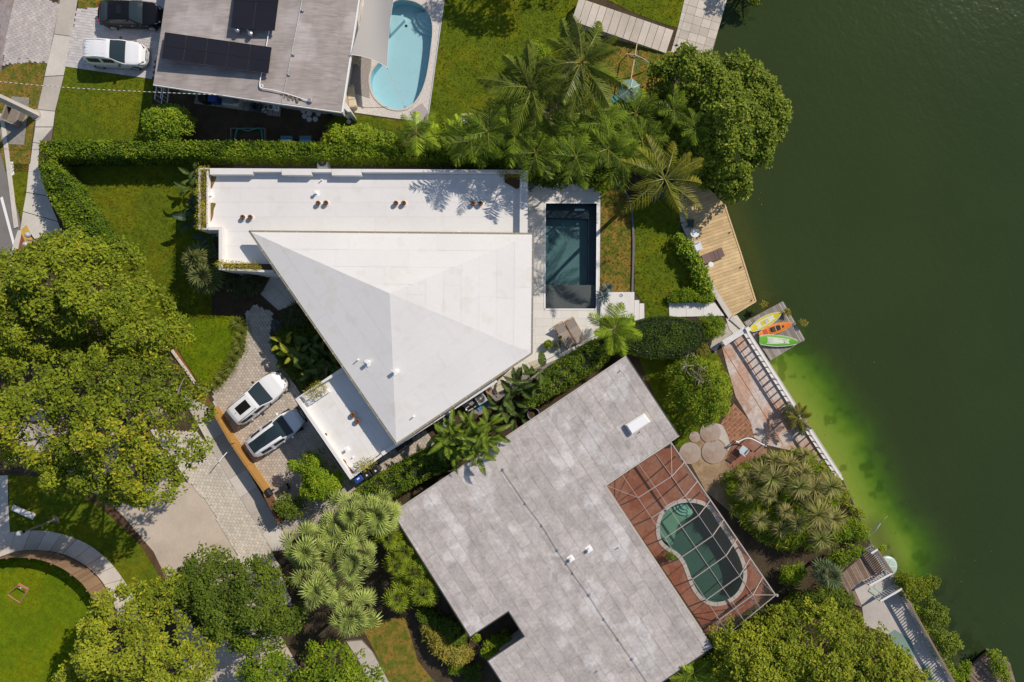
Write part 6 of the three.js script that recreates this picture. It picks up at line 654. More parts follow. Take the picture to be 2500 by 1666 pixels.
car('white station wagon with dark sunroof parked on beige pavers', P(627.5, 973, 0.75), 0.69, { ...SUVC, L: 4.75, W: 1.92, paint: white, cabin: suvCabin, sun: [0.19, 0.43, 2], rails: [0.12, 0.46, 1.67], ant: 0.17, antY: 1.66, pe: 5, nose: 0.9, mirror: blackMetal });
car('white hatchback with full dark glass roof beside the ochre fence', P(671.5, 1057.5, 0.6), 0.612, { L: 4.7, W: 1.88, paint: [0.84, 0.845, 0.86], top: [[0, 0.82], [0.08, 0.98], [0.6, 0.96], [0.75, 0.9], [0.9, 0.8], [1, 0.62]], ax: [-0.3, 0.3], ws: 0.6, rw: 0.2, sw: [0.2, 0.6, 0.4], roofGlass: true, pe: 3.2, nose: 0.84, ant: 0.1, antY: 1.08, antMat: blackMetal, cabin: [[0.05, 1.0, 0.62], [0.12, 1.22, 0.6], [0.22, 1.36, 0.63], [0.42, 1.43, 0.66], [0.54, 1.4, 0.68], [0.6, 1.33, 0.7], [0.69, 1.12, 0.78], [0.765, 0.95, 0.9]] });
car('white sport utility car with ribbed roof on the grey driveway', P(280, 129.5, 0.8), -0.045, { ...SUVC, L: 4.4, W: 1.86, paint: white, cabin: suvCabin, rails: [0.1, 0.46, 1.67], railMat: whitePaint, ribs: 0.28, ant: 0.12, antY: 1.66, pe: 7, nose: 0.92, mirror: blackMetal, lamp: blackMetal });
car('black sedan with sunroof on the grey driveway', P(317, 35, 0.65), -0.02, { L: 4.7, W: 1.86, paint: [0.006, 0.006, 0.008], top: [[0, 0.84], [0.08, 1.0], [0.2, 1.0], [0.6, 0.96], [0.75, 0.9], [0.92, 0.78], [1, 0.6]], ax: [-0.29, 0.31], ws: 0.58, rw: 0.24, sw: [0.24, 0.62, 0.42], sun: [0.39, 0.46, 2], trim: chrome, pe: 5, nose: 0.88, ant: 0.25, antY: 1.36, cabin: [[0.09, 1.0, 0.85], [0.17, 1.16, 0.76], [0.25, 1.36, 0.72], [0.38, 1.43, 0.71], [0.52, 1.41, 0.72], [0.57, 1.37, 0.73], [0.66, 1.15, 0.82], [0.725, 0.95, 0.93]] });
// ---------------------------------------------------------------- furniture and small things
const beige = M('beige wicker', [0.62, 0.53, 0.38], { map: T.wood, ...bump(0.004) }), tanSling = M('tan sling', [0.34, 0.29, 0.255], { roughness: 0.9, ...bump(0.002) }), brownSling = M('brown sling', [0.17, 0.11, 0.1], { roughness: 0.9, ...bump(0.002) }), teak = M('teak', [0.46, 0.3, 0.16], { map: T.wood }), dkWicker = M('dark wicker', [0.16, 0.12, 0.1], { map: T.wood });
function lounger(label, c, turn, W, L, sling, frame, back, group) { const t = thing('sun_lounger', label, 'sun lounger', c.clone().setY(0), turn, group), seatL = L * 0.62; mesh('frame', [bar(new V3(-L / 2, 0.33, -W / 2), new V3(L / 2, 0.33, -W / 2), 0.045, 0.05), bar(new V3(-L / 2, 0.33, W / 2), new V3(L / 2, 0.33, W / 2), 0.045, 0.05), bar(new V3(-L / 2, 0.33, -W / 2), new V3(-L / 2, 0.33, W / 2), 0.045, 0.05), bar(new V3(L / 2, 0.33, -W / 2), new V3(L / 2, 0.33, W / 2), 0.045, 0.05)], frame, t); mesh('sling', rbox(seatL, 0.03, W - 0.06, 0.01, L / 2 - seatL / 2, 0.35, 0), sling, t); const b = mesh('backrest', [rbox(L - seatL, 0.03, W - 0.06, 0.01, -(L - seatL) / 2, 0, 0)], sling, t); b.position.set(L / 2 - seatL, 0.36, 0); b.rotation.z = -back; mesh('frame', [bar(new V3(0, 0, -W / 2 + 0.015), new V3(-(L - seatL), 0, -W / 2 + 0.015), 0.035), bar(new V3(0, 0, W / 2 - 0.015), new V3(-(L - seatL), 0, W / 2 - 0.015), 0.035), bar(new V3(-(L - seatL), 0, -W / 2), new V3(-(L - seatL), 0, W / 2), 0.035)], frame, b); for (const x of [-0.42, 0.42]) for (const s of [-1, 1]) mesh('leg', boxg(0.05, 0.32, 0.05, x * L, 0.16, s * (W / 2 - 0.02)), frame, t); for (const x of [0.1, 0.28]) mesh('slat', rbox(0.03, 0.02, W - 0.06, 0.005, x * L, 0.375, 0), frame, t); return t; }
const lt = Math.atan2(-(225 - 45), 1225 - 1120); lounger('tan sun lounger nearer to the white house', Z10(1168, 138, 0.35), lt, 0.72, 1.85, tanSling, teak, 0.5); lounger('tan sun lounger farther from the white house', Z10(1262, 98, 0.35), lt, 0.72, 1.85, tanSling, teak, 0.5);
lounger('brown sun lounger on the yellow timber deck', Z7(888, 900, 0.45), 0.39, 0.66, 1.6, brownSling, M('deck lounger frame', [0.3, 0.2, 0.11], { map: T.wood }), 0.2);
function roundTable(label, c, r, h, top, group) { const t = thing('round_table', label, 'table', c, 0, group); mesh('table_top', lathe([[0.001, h], [r * 0.96, h], [r, h - 0.015], [r * 0.96, h - 0.035], [0.001, h - 0.035]], 32), top, t); mesh('pedestal', cyl(0.06, 0.05, h - 0.035, 0, 0, 0, 14), top, t); mesh('foot', lathe([[0.001, 0.035], [r * 0.45, 0.03], [r * 0.55, 0], [0.001, 0]], 20), top, t); return t; }
const onDeck = (Z, x, y, h = 0.5) => Z(x, y, h).setY(0.124); roundTable('white round table at the edge of the timber deck', onDeck(Z7, 716, 700), 0.32, 0.6, whitePlastic); roundTable('small white round table beside the brown lounger', onDeck(Z7, 866, 980), 0.2, 0.42, whitePlastic); roundTable('small round side table beside the tan loungers', Z10(1133, 158, 0.4).setY(Y2 + 0.004), 0.18, 0.42, M('taupe', [0.42, 0.37, 0.31], { roughness: 0.6 }));
function plasticChair(label, c, turn, m, o = {}) { const t = thing('armchair', label, 'chair', c, turn); const W = o.w ?? 0.56, h = 0.4; mesh('seat', rbox(0.46, 0.05, W - 0.08, 0.02, 0.02, h, 0), m, t); const b = mesh('backrest', o.slats ? Array.from({ length: 6 }, (_, i) => rbox(0.03, 0.42, 0.055, 0.01, 0, 0.21, (i - 2.5) * 0.08)) : rbox(0.05, 0.46, W - 0.06, 0.02, 0, 0.23, 0), m, t); b.position.set(-0.22, h, 0); b.rotation.z = 0.28; mesh('back_rail', rbox(0.05, 0.07, W - 0.06, 0.02, 0, 0.45, 0), m, b); for (const s of [-1, 1]) { mesh('armrest', rbox(0.46, 0.04, 0.07, 0.015, 0, h + 0.22, s * (W / 2 - 0.02)), m, t); for (const x of [-0.2, 0.2]) mesh('leg', boxg(0.05, x > 0 ? h + 0.2 : h, 0.05, x, (x > 0 ? h + 0.2 : h) / 2, s * (W / 2 - 0.03)), m, t); } return t; }
plasticChair('pale grey armchair on the timber deck', onDeck(Z7, 752, 815), 0.35, M('pale grey plastic', [0.62, 0.64, 0.68], { roughness: 0.4 }), { w: 0.62 }); plasticChair('dark green chair in shade at the deck edge', onDeck(Z7, 682, 612), -0.1, M('dark green', [0.03, 0.07, 0.06], { roughness: 0.5 })); plasticChair('pale blue slatted chair on the paved circle', Z11(938, 1172, 0.45).setY(0.04), 0.95, M('pale blue plastic', [0.48, 0.56, 0.62], { roughness: 0.4 }), { slats: true, w: 0.6 });
plasticChair('beige wicker armchair at the house wall under the sail tip', Z2(918, 545, 0.4).setY(0.025), -0.15, beige); plasticChair('green plastic chair left of the octagonal parasol', Z3(955, 890, 0.45).setY(0.02), 2.2, M('green plastic', [0.03, 0.22, 0.19], { roughness: 0.4 }));
{ const t = thing('sofa', 'long beige wicker sofa at the corner of the grey house', 'sofa', Z2(868, 870, 0.4).setY(0.02)); t.rotation.y = 0.14; mesh('base', rbox(0.66, 0.36, 1.5, 0.03, 0, 0.2, 0), beige, t); mesh('backrest', rbox(0.14, 0.7, 1.5, 0.03, -0.3, 0.4, 0), beige, t); for (const s of [-1, 1]) mesh('armrest', rbox(0.66, 0.54, 0.12, 0.03, 0, 0.3, s * 0.76), beige, t); for (const s of [-1, 0, 1]) mesh('cushion', rbox(0.52, 0.12, 0.46, 0.04, 0.05, 0.43, s * 0.47), M('cream cushion', [0.6, 0.52, 0.4], { roughness: 0.95 }), t); }
{ const t = thing('patio_armchair', 'wicker armchair with a white cushion beside the areca palms', 'chair', Z2(1920, 1085, 0.4).setY(0.02), -1.5); mesh('frame', [rbox(0.75, 0.34, 0.85, 0.04, 0, 0.18, 0), rbox(0.14, 0.7, 0.9, 0.04, -0.38, 0.35, 0), rbox(0.8, 0.55, 0.12, 0.04, 0, 0.28, -0.46), rbox(0.8, 0.55, 0.12, 0.04, 0, 0.28, 0.46)], beige, t); mesh('cushion', rbox(0.64, 0.14, 0.74, 0.05, 0.04, 0.42, 0), whitePlastic, t); const u = thing('low_table', 'dark slatted low table beside the white cushioned chair', 'table', Z2(2076, 1080, 0.35).setY(0.02)); for (let i = 0; i < 8; i++) mesh('slat', rbox(0.96, 0.03, 0.055, 0.006, 0, 0.36, (i - 3.5) * 0.065), brownSling, u); for (const x of [-0.42, 0.42]) for (const z of [-0.2, 0.2]) mesh('leg', boxg(0.05, 0.345, 0.05, x, 0.172, z), brownSling, u); }
{ const mat = thing('pool_mat', 'grey five sided pool mat at the kidney pool corner', 'mat', Z2(1490, 1010, 0)), c = mat.position; mesh('mat', prism(Q(Z2, 0, [1400, 1000, 1510, 926, 1560, 996, 1552, 1098, 1440, 1095]).map(p => p.sub(c)), 0.05, 0.03, null, 0.006), M('grey mat', [0.42, 0.37, 0.36], { roughness: 0.9, ...bump() }), mat); }
{ // shade sail
  const t = thing('shade_sail', 'pale grey triangular shade sail over the kidney pool', 'shade sail', new V3()), A = Z2(868, 491, 3.1), B = Z2(1196, 606, 2.5), C = Z2(1320, -330, 3.6), D = Z2(1010, -330, 3.6), n = 16, p = [], idx = [], e = (a, b, s, u, v) => a.clone().lerp(b, s); const lc = new V3(0, 0, 0); for (let i = 0; i <= n; i++) for (let j = 0; j <= n; j++) { const u = i / n, v = j / n, l = A.clone().lerp(D, v), r = B.clone().lerp(C, v); const bowL = Math.sin(PI * v) * 0.28, bowR = -Math.sin(PI * v) * 0.22, bowB = Math.sin(PI * u) * 0.12 * (1 - v), q = l.lerp(r, u); q.x += lerp(bowL, bowR, u); q.z -= bowB * 1.6; q.y -= Math.sin(PI * u) * Math.sin(PI * v) * 0.18; p.push(q.x, q.y, q.z); if (i && j) { const k = i * (n + 1) + j; idx.push(k, k - 1, k - n - 2, k, k - n - 2, k - n - 1); } }
  const g = new THREE.BufferGeometry(); g.setAttribute('position', new THREE.Float32BufferAttribute(p, 3)); g.setIndex(idx); g.computeVertexNormals(); mesh('fabric', g, new THREE.MeshPhysicalMaterial({ name: 'sail cloth', color: lin(0.5, 0.475, 0.45), roughness: 0.95, transmission: 0.15, thickness: 0, side: THREE.DoubleSide }), t); mesh('tension_rope', tube([B, B.clone().lerp(Z2(1356, 960, 0.05), 0.5), Z2(1356, 960, 0.05)], 0.018, 12, 5), whitePaint, t); mesh('corner_ring', [A, B].map(q => { const r = new THREE.TorusGeometry(0.07, 0.02, 8, 14); r.rotateX(PI / 2); r.translate(q.x, q.y, q.z); return r; }), steel, t); mesh('anchor', cyl(0.08, 0.06, 0.06, Z2(1356, 960, 0).x, 0.03, Z2(1356, 960, 0).z, 12), steel, t); mesh('hem', [tube(Array.from({ length: n + 1 }, (_, j) => new V3(...p.slice((n * (n + 1) + j) * 3, (n * (n + 1) + j) * 3 + 3))), 0.015, 30, 5), tube(Array.from({ length: n + 1 }, (_, i) => new V3(...p.slice(i * (n + 1) * 3, i * (n + 1) * 3 + 3))), 0.015, 30, 5)], whitePaint, t); }
{ // octagonal parasol and hammock frame
  const c = Z3(1098, 806, 2.3).setY(0), t = thing('parasol', 'teal octagonal parasol beside the large leafy tree', 'parasol', c), R = 0.86, teal = [M('teal cloth', [0.2, 0.31, 0.265], { roughness: 0.9 }), M('teal cloth b', [0.15, 0.255, 0.22], { roughness: 0.9 })]; for (let i = 0; i < 8; i++) { const a = i * PI / 4 + 0.25, b = a + PI / 4, A = new V3(Math.cos(a) * R, 2.1, Math.sin(a) * R), B = new V3(Math.cos(b) * R, 2.1, Math.sin(b) * R), T0 = new V3(0, 2.5, 0), g = new THREE.BufferGeometry(), m = A.clone().lerp(B, 0.5).multiplyScalar(0.985).setY(2.12), dn = q => q.clone().setY(q.y - 0.12); const tri = [T0, B, m, T0, m, A, A, m, dn(m), A, dn(m), dn(A), m, B, dn(B), m, dn(B), dn(m)]; g.setAttribute('position', new THREE.Float32BufferAttribute(tri.flatMap(q => [q.x, q.y, q.z]), 3)); g.computeVertexNormals(); const mt = teal[i % 2].clone(); mt.side = THREE.DoubleSide; mesh('canopy_panel', g, mt, t); mesh('rib', bar(T0.clone().setY(2.49), A.clone().setY(2.1), 0.02), whitePaint, t); } mesh('pole', cyl(0.025, 0.025, 2.5, 0, 0, 0, 10), steel, t); mesh('finial', lathe([[0.03, 2.5], [0.045, 2.54], [0.001, 2.6]], 10), steel, t);
  const f = thing('hammock_frame', 'bamboo hammock frame with teal ropes beside the parasol', 'frame', Z3(1138, 487, 0)), o = f.position, bam = M('bamboo', [0.6, 0.45, 0.28], { roughness: 0.6 }), tl = M('teal rope', [0.04, 0.36, 0.34]), q = (x, y, h) => Z3(x, y, h).sub(o).setY(h); mesh('pole', bar(q(1160, 392, 1.2), q(1105, 714, 1.2), 0.06), bam, f); mesh('pole', bar(q(1060, 484, 1.3), q(1140, 490, 1.4), 0.05), bam, f); mesh('pole', tube([q(1140, 490, 1.4), q(1220, 530, 1.2), q(1285, 575, 0.5)], 0.03, 12, 6), bam, f); mesh('rope', tube([q(1138, 488, 1.45), q(1150, 560, 1.1), q(1168, 630, 0.8)], 0.025, 10, 5), tl, f); mesh('rope', tube([q(1142, 495, 1.45), q(1220, 545, 1.1), q(1275, 580, 0.6)], 0.02, 10, 5), tl, f); mesh('leg', bar(q(1160, 392, 0), q(1160, 392, 1.2), 0.05), bam, f); mesh('leg', bar(q(1105, 714, 0), q(1105, 714, 1.2), 0.05), bam, f); const hp = new THREE.TorusGeometry(0.38, 0.02, 6, 30); hp.rotateX(PI / 2); hp.translate(q(1130, 475, 0).x, 0.04, q(1130, 475, 0).z); mesh('hoop', hp, blackMetal, f); }
// pots on the terrace
function potted(label, c, r, h, pot, pal, seed, o = {}) { const t = thing('plant_pot', label, 'plant pot', c); mesh('pot', lathe([[r * 0.7, 0], [r, h * 0.6], [r * 1.02, h], [r * 0.9, h], [r * 0.86, h - 0.06], [0.001, h - 0.06]], 24), pot, t); const fol = new Fol(), f = rng(seed); if (o.spiky) rosetteGeo(fol, new V3(0, h - 0.02, 0), o.spiky, 40, f, PAL[pal][1], { w: 0.05, lo: 0.1 }); else for (let i = 0; i < 260; i++) { onSphere(f, _d); _d.y = Math.abs(_d.y); const q = _d.clone().multiplyScalar(r * rr(0.4, 1.02, f)); q.y = h + q.y * 0.8; onSphere(f, _a); fol.leaf(q, _a.clone(), new V3(_d.x * 0.5, 1, _d.z * 0.5).normalize(), 0.12, 0.07, leafColor(PAL[pal], f(), f)); } mesh('foliage', fol.build(), leafMat, t); return t; }
potted('dark pot with green succulent beside the tan loungers', Z10(1025, 225, 0.5).setY(Y2 + 0.003), 0.32, 0.42, M('dark pot', [0.12, 0.09, 0.07], { roughness: 0.7 }), 'lime', 301); potted('small brown pot with white flowers beside the succulent', Z10(1108, 228, 0.5).setY(Y2 + 0.003), 0.27, 0.4, M('brown pot', [0.2, 0.13, 0.08], { roughness: 0.7 }), 'grey', 302); potted('small green plant on the round side table', Z10(1133, 158, 0.5).setY(Y2 + 0.426), 0.07, 0.12, whitePlastic, 'croton', 303);
// air conditioners, bins, tubs
function acUnit(label, c, turn, s = 0.8, m = M('ac grey', [0.42, 0.44, 0.44], { roughness: 0.5 })) { const t = thing('air_conditioner', label, 'air conditioner', c, turn), h = 0.8; mesh('casing', rbox(s, h, s, 0.06, 0, h / 2, 0), m, t); mesh('fan_well', (() => { const g = new THREE.CylinderGeometry(s * 0.38, s * 0.38, 0.02, 28); g.translate(0, h + 0.008, 0); return g; })(), blackMetal, t); for (let i = 0; i < 5; i++) { const b = rbox(s * 0.32, 0.012, s * 0.13, 0.005, s * 0.18, h + 0.028, 0); b.rotateY(i * 1.2566); mesh('fan_blade', b, M('fan blade', [0.07, 0.07, 0.075], { roughness: 0.4 }), t); } mesh('hub', cyl(s * 0.09, s * 0.08, 0.05, 0, h + 0.015, 0, 16), whitePlastic, t); for (const r of [0.15, 0.24, 0.33, 0.39]) { const g = new THREE.TorusGeometry(s * r, 0.006, 5, 30); g.rotateX(PI / 2); g.translate(0, h + 0.06, 0); mesh('guard_ring', g, steel, t); } for (let i = 0; i < 4; i++) { const g = boxg(s * 0.78, 0.008, 0.01, 0, h + 0.062, 0); g.rotateY(i * PI / 4); mesh('guard_bar', g, steel, t); } return t; }
acUnit('round fan air conditioner beside the wooden board, white house alley', Z10(417, 712, 0.85).setY(0.02), 0.56, 0.78); acUnit('dusty air conditioner beneath the banana leaves', Z10(108, 905, 0.85).setY(0.02), 0.6, 0.85, M('ac blue grey', [0.36, 0.39, 0.42], { roughness: 0.5 })); acUnit('pale air conditioner behind the white house by the gravel alley', Z5(1198, 58, 0.9).setY(0.02), 0, 0.78, M('ac pale', [0.8, 0.8, 0.8], { roughness: 0.5 }));
{ const t = thing('pool_pump', 'pool pump with white pipe loops beside the air conditioner', 'pool pump', Z10(318, 775, 0.4).setY(0.02), 0.6), wp = whitePlastic; mesh('skid', rbox(0.9, 0.08, 0.6, 0.02, 0, 0.04, 0), concrete, t); mesh('motor', (() => { const g = new THREE.CylinderGeometry(0.13, 0.13, 0.45, 16); g.rotateZ(PI / 2); g.translate(-0.1, 0.25, 0.1); return g; })(), blackMetal, t); mesh('filter', cyl(0.17, 0.17, 0.6, 0.22, 0.08, -0.1, 18), M('filter', [0.25, 0.22, 0.18]), t); for (const [a, b, c] of [[-0.4, 0.4, -0.25], [-0.3, 0.55, 0.28], [-0.35, 0.48, 0.0]]) mesh('pipe', tube([new V3(a, 0.2, c), new V3(a, 0.5, c), new V3(0, 0.56, c), new V3(b, 0.5, c), new V3(b, 0.15, c)], 0.03, 30, 7), wp, t); mesh('valve', [rbox(0.12, 0.1, 0.12, 0.02, -0.35, 0.52, 0.1), rbox(0.12, 0.1, 0.12, 0.02, 0.05, 0.58, -0.24)], wp, t); }
{ const t = thing('tarp', 'crumpled blue tarp on the gravel beside the pool pump', 'tarp', Z10(440, 770, 0)), f = rng(77), g = new THREE.PlaneGeometry(1.0, 0.34, 14, 6); g.rotateX(-PI / 2); const p = g.attributes.position; for (let i = 0; i < p.count; i++) p.setY(i, 0.05 + f() * 0.09); g.computeVertexNormals(); g.rotateY(0.66); mesh('sheet', g, M('blue tarp', [0.07, 0.22, 0.4], { roughness: 0.5, side: THREE.DoubleSide }), t); }
{ const t = thing('timber_board', 'orange timber board standing at the alley end', 'board', Z10(487, 650, 0.5).setY(0.02)); mesh('board', bar(Z10(460, 625, 0).sub(t.position).setY(0.5), Z10(512, 695, 0).sub(t.position).setY(0.5), 0.06, 1.0), teak, t); mesh('cleat', bar(Z10(480, 650, 0).sub(t.position).setY(0.9).add(new V3(0.05, 0, 0)), Z10(495, 672, 0).sub(t.position).setY(0.9).add(new V3(0.05, 0, 0)), 0.05, 0.1), teak, t); }
function bin(label, c, turn, m, markM, h = 1.0) { const t = thing('wheelie_bin', label, 'bin', c, turn); const g = new THREE.CylinderGeometry(0.4, 0.32, h, 4, 1); g.rotateY(PI / 4); g.translate(0, h / 2, 0); mesh('body', g.toNonIndexed(), m, t); t.children[0].geometry.computeVertexNormals(); const l = mesh('lid', rbox(0.6, 0.07, 0.64, 0.03, 0, h + 0.035, 0), m, t); if (markM) { const s = new THREE.Shape(); if (m.name === 'bin blue') { s.moveTo(-0.1, -0.05); s.lineTo(0.1, -0.05); s.lineTo(0.1, 0.05); s.lineTo(-0.1, 0.05); } else { s.moveTo(-0.09, -0.07); s.lineTo(0.09, -0.07); s.lineTo(0, 0.09); } const q = new THREE.ExtrudeGeometry(s, { depth: 0.004, bevelEnabled: false }); q.rotateX(-PI / 2); q.translate(0, h + 0.07, 0.05); mesh('mark', q, markM, l); } mesh('handle', rbox(0.5, 0.05, 0.05, 0.02, 0, h - 0.02, -0.34), m, t); for (const s of [-1, 1]) { const w = new THREE.CylinderGeometry(0.1, 0.1, 0.05, 14); w.rotateZ(PI / 2); w.translate(s * 0.26, 0.1, -0.28); mesh('wheel', w, tyreMat, t); } return t; }
const binBlue = M('bin blue', [0.02, 0.07, 0.3], { roughness: 0.4 }), binBlack = M('bin black', [0.018, 0.018, 0.02], { roughness: 0.45 }), binGrey = M('bin grey', [0.1, 0.11, 0.13], { roughness: 0.45 });
bin('blue recycling bin with white mark at the garage corner', Z9(1522, 1424, 1).setY(0.03), 0.6, binBlue, whitePaint); bin('black bin with white triangle next to the blue bin', Z9(1598, 1392, 1).setY(0.03), 0.6, binBlack, whitePaint); bin('black bin with white triangle farthest from the blue bin', Z9(1676, 1352, 1).setY(0.03), 0.6, binBlack, whitePaint); bin('blue bin in the shade below the solar roof', Z1(1903, 872, 1).setY(0.01), 0, binBlue, null); bin('black bin in the shade below the solar roof', Z1(1815, 872, 1).setY(0.01), 0, binBlack, null);
{ const t = thing('garden_cabinet', 'pale cabinet with a grey lid against the grey house', 'cabinet', Z1(2070, 905, 0.8).setY(0.01), -0.12); mesh('body', rbox(1.2, 0.8, 0.65, 0.02, 0, 0.4, 0), M('cabinet pale', [0.5, 0.5, 0.46], { roughness: 0.6 }), t); mesh('lid', rbox(0.86, 0.04, 0.56, 0.01, -0.18, 0.83, -0.06), M('cabinet lid', [0.16, 0.18, 0.22], { roughness: 0.5 }), t); mesh('drum', cyl(0.2, 0.2, 0.1, 0.42, 0.8, -0.05, 18), M('drum', [0.12, 0.14, 0.12]), t); }
struct('concrete_pad', sheet(Q(Z1, 0, [1760, 850, 2500, 960, 2480, 1030, 1740, 930]), Y1), concreteD, 'dark slab beneath the bins along the grey house');
{ const U = zone(560, 200, 2353 / 300); const tub = (label, x, y, r, h, m, hollow = true) => { const t = thing('tub', label, 'tub', U(x, y, h).setY(0.012)); mesh('wall', lathe(hollow ? [[r * 0.85, 0], [r, h], [r * 0.9, h], [r * 0.75, 0.05], [0.001, 0.05]] : [[r * 0.8, 0], [r, h * 0.9], [r * 0.95, h], [0.001, h * 1.02]], 26), m, t); const f = rng(Math.round(x)), fol = new Fol(); for (let i = 0; i < 24; i++) { onSphere(f, _d); _d.y = Math.abs(_d.y) * 0.4; fol.leaf(_d.clone().multiplyScalar(r * 0.6).setY(h * 0.5), _d.clone().normalize(), new V3(0, 1, 0), r * 0.6, r * 0.3, [0.03, 0.045, 0.01]); } mesh('contents', fol.build(), leafMat, t); return t; };
  tub('large dark tub on a grey stand along the grey house', 492, 440, 0.34, 0.55, binGrey); tub('small white bowl beside the large dark tub', 357, 350, 0.16, 0.4, M('pale bowl', [0.42, 0.48, 0.52])); tub('upper small bowl beside the wash basin', 680, 400, 0.14, 0.4, M('pale bowl', [0.42, 0.48, 0.52])); tub('middle small bowl beside the wash basin', 692, 475, 0.14, 0.4, M('pale bowl', [0.42, 0.48, 0.52])); tub('lower white ring planter beside the wash basin', 658, 545, 0.15, 0.36, whitePlastic); tub('black bucket next to the white stepping stones', 1910, 595, 0.17, 0.35, binBlack);
  const st = thing('tub_stand', 'grey square stand under the large dark tub', 'stand', U(490, 450, 0.1).setY(0.012), -0.1); mesh('base', rbox(0.9, 0.1, 0.9, 0.03, 0, 0.05, 0), binGrey, st); mesh('rim', [rbox(0.9, 0.06, 0.06, 0.02, 0, 0.13, -0.42), rbox(0.9, 0.06, 0.06, 0.02, 0, 0.13, 0.42)], binGrey, st);
  const pl = thing('pallet', 'slatted timber pallet carrying a basin and a crate', 'pallet', U(860, 540, 0.15).setY(0.012), -0.12); for (let i = 0; i < 9; i++) mesh('slat', rbox(0.09, 0.03, 0.86, 0.006, (i - 4) * 0.105, 0.14, 0), dockMats[i % 4], pl); for (const z of [-0.36, 0.36]) mesh('bearer', boxg(0.94, 0.1, 0.09, 0, 0.07, z), dockMats[1], pl);
  const bs = thing('wash_basin', 'white rounded wash basin on the pallet', 'basin', U(790, 460, 0.3).setY(0.17), -0.1); const rim = []; for (let i = 0; i < 20; i++) { const a = i / 20 * 2 * PI; rim.push(new V3(0.19 * Math.sign(Math.cos(a)) * Math.abs(Math.cos(a)) ** 0.45, 0.16, 0.27 * Math.sign(Math.sin(a)) * Math.abs(Math.sin(a)) ** 0.45)); } mesh('rim', tube(rim, 0.03, 60, 7, true), whitePlastic, bs); mesh('bowl', rbox(0.34, 0.14, 0.5, 0.06, 0, 0.07, 0), M('basin dark', [0.1, 0.1, 0.1]), bs);
  const cr = thing('plastic_crate', 'white slotted crate on the pallet', 'crate', U(905, 490, 0.3).setY(0.17), -0.16); mesh('base', rbox(0.38, 0.2, 0.52, 0.03, 0, 0.1, 0), whitePlastic, cr); for (let i = 0; i < 3; i++) mesh('slot', rbox(0.03, 0.01, 0.38, 0.004, (i - 1) * 0.08, 0.205, 0), binBlack, cr); const ct = thing('teal_sheet', 'teal folded sheet behind the white crate', 'sheet', U(930, 430, 0.2).setY(0.16), -0.12); mesh('cloth', rbox(0.6, 0.08, 0.6, 0.03, 0.1, 0.04, -0.05), M('teal sheet', [0.03, 0.16, 0.2], { roughness: 0.8 }), ct); mesh('fold', rbox(0.5, 0.03, 0.1, 0.01, 0.1, 0.095, -0.28), M('teal sheet', [0, 0, 0]), ct);
  const sm = M('white stepping stone', [0.62, 0.64, 0.65], { map: T.concrete, ...bump() }); const where = [['leftmost top of the white stone cluster', 1415, 550, 0.2], ['white stepping stone under the garden tap', 1525, 605, 0.2], ['rightmost of the white stone cluster', 1703, 605, 0.2], ['left lower white stone of the cluster', 1438, 658, 0.19], ['lowest middle white stone of the cluster', 1528, 716, 0.2], ['lowest right white stone of the cluster', 1645, 714, 0.2], ['upper of two sunlit white stones on grass', 2281, 663, 0.18], ['lower of two sunlit white stones on grass', 2287, 766, 0.17]]; for (const [l, x, y, r] of where) { const t = thing('stepping_stone', 'round white stepping stone, ' + l, 'stepping stone', U(x, y, 0.05).setY(0.014)); mesh('stone', lathe([[0.001, 0.08], [r * 0.95, 0.075], [r, 0.05], [r * 0.98, 0]], 26), sm, t); }
  const tp = thing('garden_tap', 'pale standpipe tap above the white stones', 'tap', U(1540, 560, 0.3).setY(0.012)); mesh('pipe', tube([new V3(-0.08, 0.05, -0.3), new V3(-0.05, 0.45, -0.2), new V3(0.02, 0.5, 0.05), new V3(0.16, 0.42, 0.25)], 0.03, 20, 7), greyPlastic, tp); mesh('valve', [rbox(0.16, 0.04, 0.05, 0.01, 0.14, 0.46, 0.2, 0.6), rbox(0.16, 0.04, 0.05, 0.01, 0.14, 0.46, 0.2, -0.8)], greyPlastic, tp);
  const rb = thing('raised_bed', 'timber raised bed with a teal net behind the hedge', 'raised bed', U(350, 1050, 0.4).setY(0.01)), tm = M('grey timber', [0.3, 0.27, 0.24], { map: T.wood }), tn = M('teal net', [0.02, 0.24, 0.2], { roughness: 0.8 }); mesh('board', boxg(2.5, 0.45, 0.05, 0, 0.225, -0.6), tm, rb); mesh('board', boxg(2.5, 0.45, 0.05, 0, 0.225, 0.6), tm, rb); mesh('board', boxg(0.05, 0.45, 1.15, -1.22, 0.225, 0), tm, rb); mesh('board', boxg(0.05, 0.45, 1.15, 1.22, 0.225, 0), tm, rb); mesh('net', [tube([new V3(-1.0, 0.3, 0.5), new V3(-0.7, 0.5, -0.5), new V3(0, 0.38, -0.42), new V3(0.5, 0.48, -0.52), new V3(1.0, 0.5, -0.5), new V3(1.05, 0.4, 0.5)], 0.06, 40, 7)], tn, rb); mesh('soil', boxg(2.38, 0.1, 1.1, 0, 0.15, 0), soilMat, rb);
  for (const [l, x, m] of [['white lidded planter bench behind the hedge, left one', 1092, whitePlastic], ['blue lidded planter bench behind the hedge, right one', 1455, M('pale blue lid', [0.28, 0.42, 0.55], { roughness: 0.5 })]]) { const t = thing('storage_bench', l, 'bench', U(x, 1100, 0.4).setY(0.01)); mesh('box', rbox(0.8, 0.4, 0.5, 0.02, 0, 0.2, 0), M('bench blue', [0.12, 0.24, 0.36]), t); mesh('lid', rbox(0.84, 0.05, 0.22, 0.015, 0, 0.43, 0.15), m, t); mesh('lid', rbox(0.84, 0.05, 0.24, 0.015, 0, 0.43, -0.12), M('bench blue b', [0.1, 0.22, 0.3]), t); } }
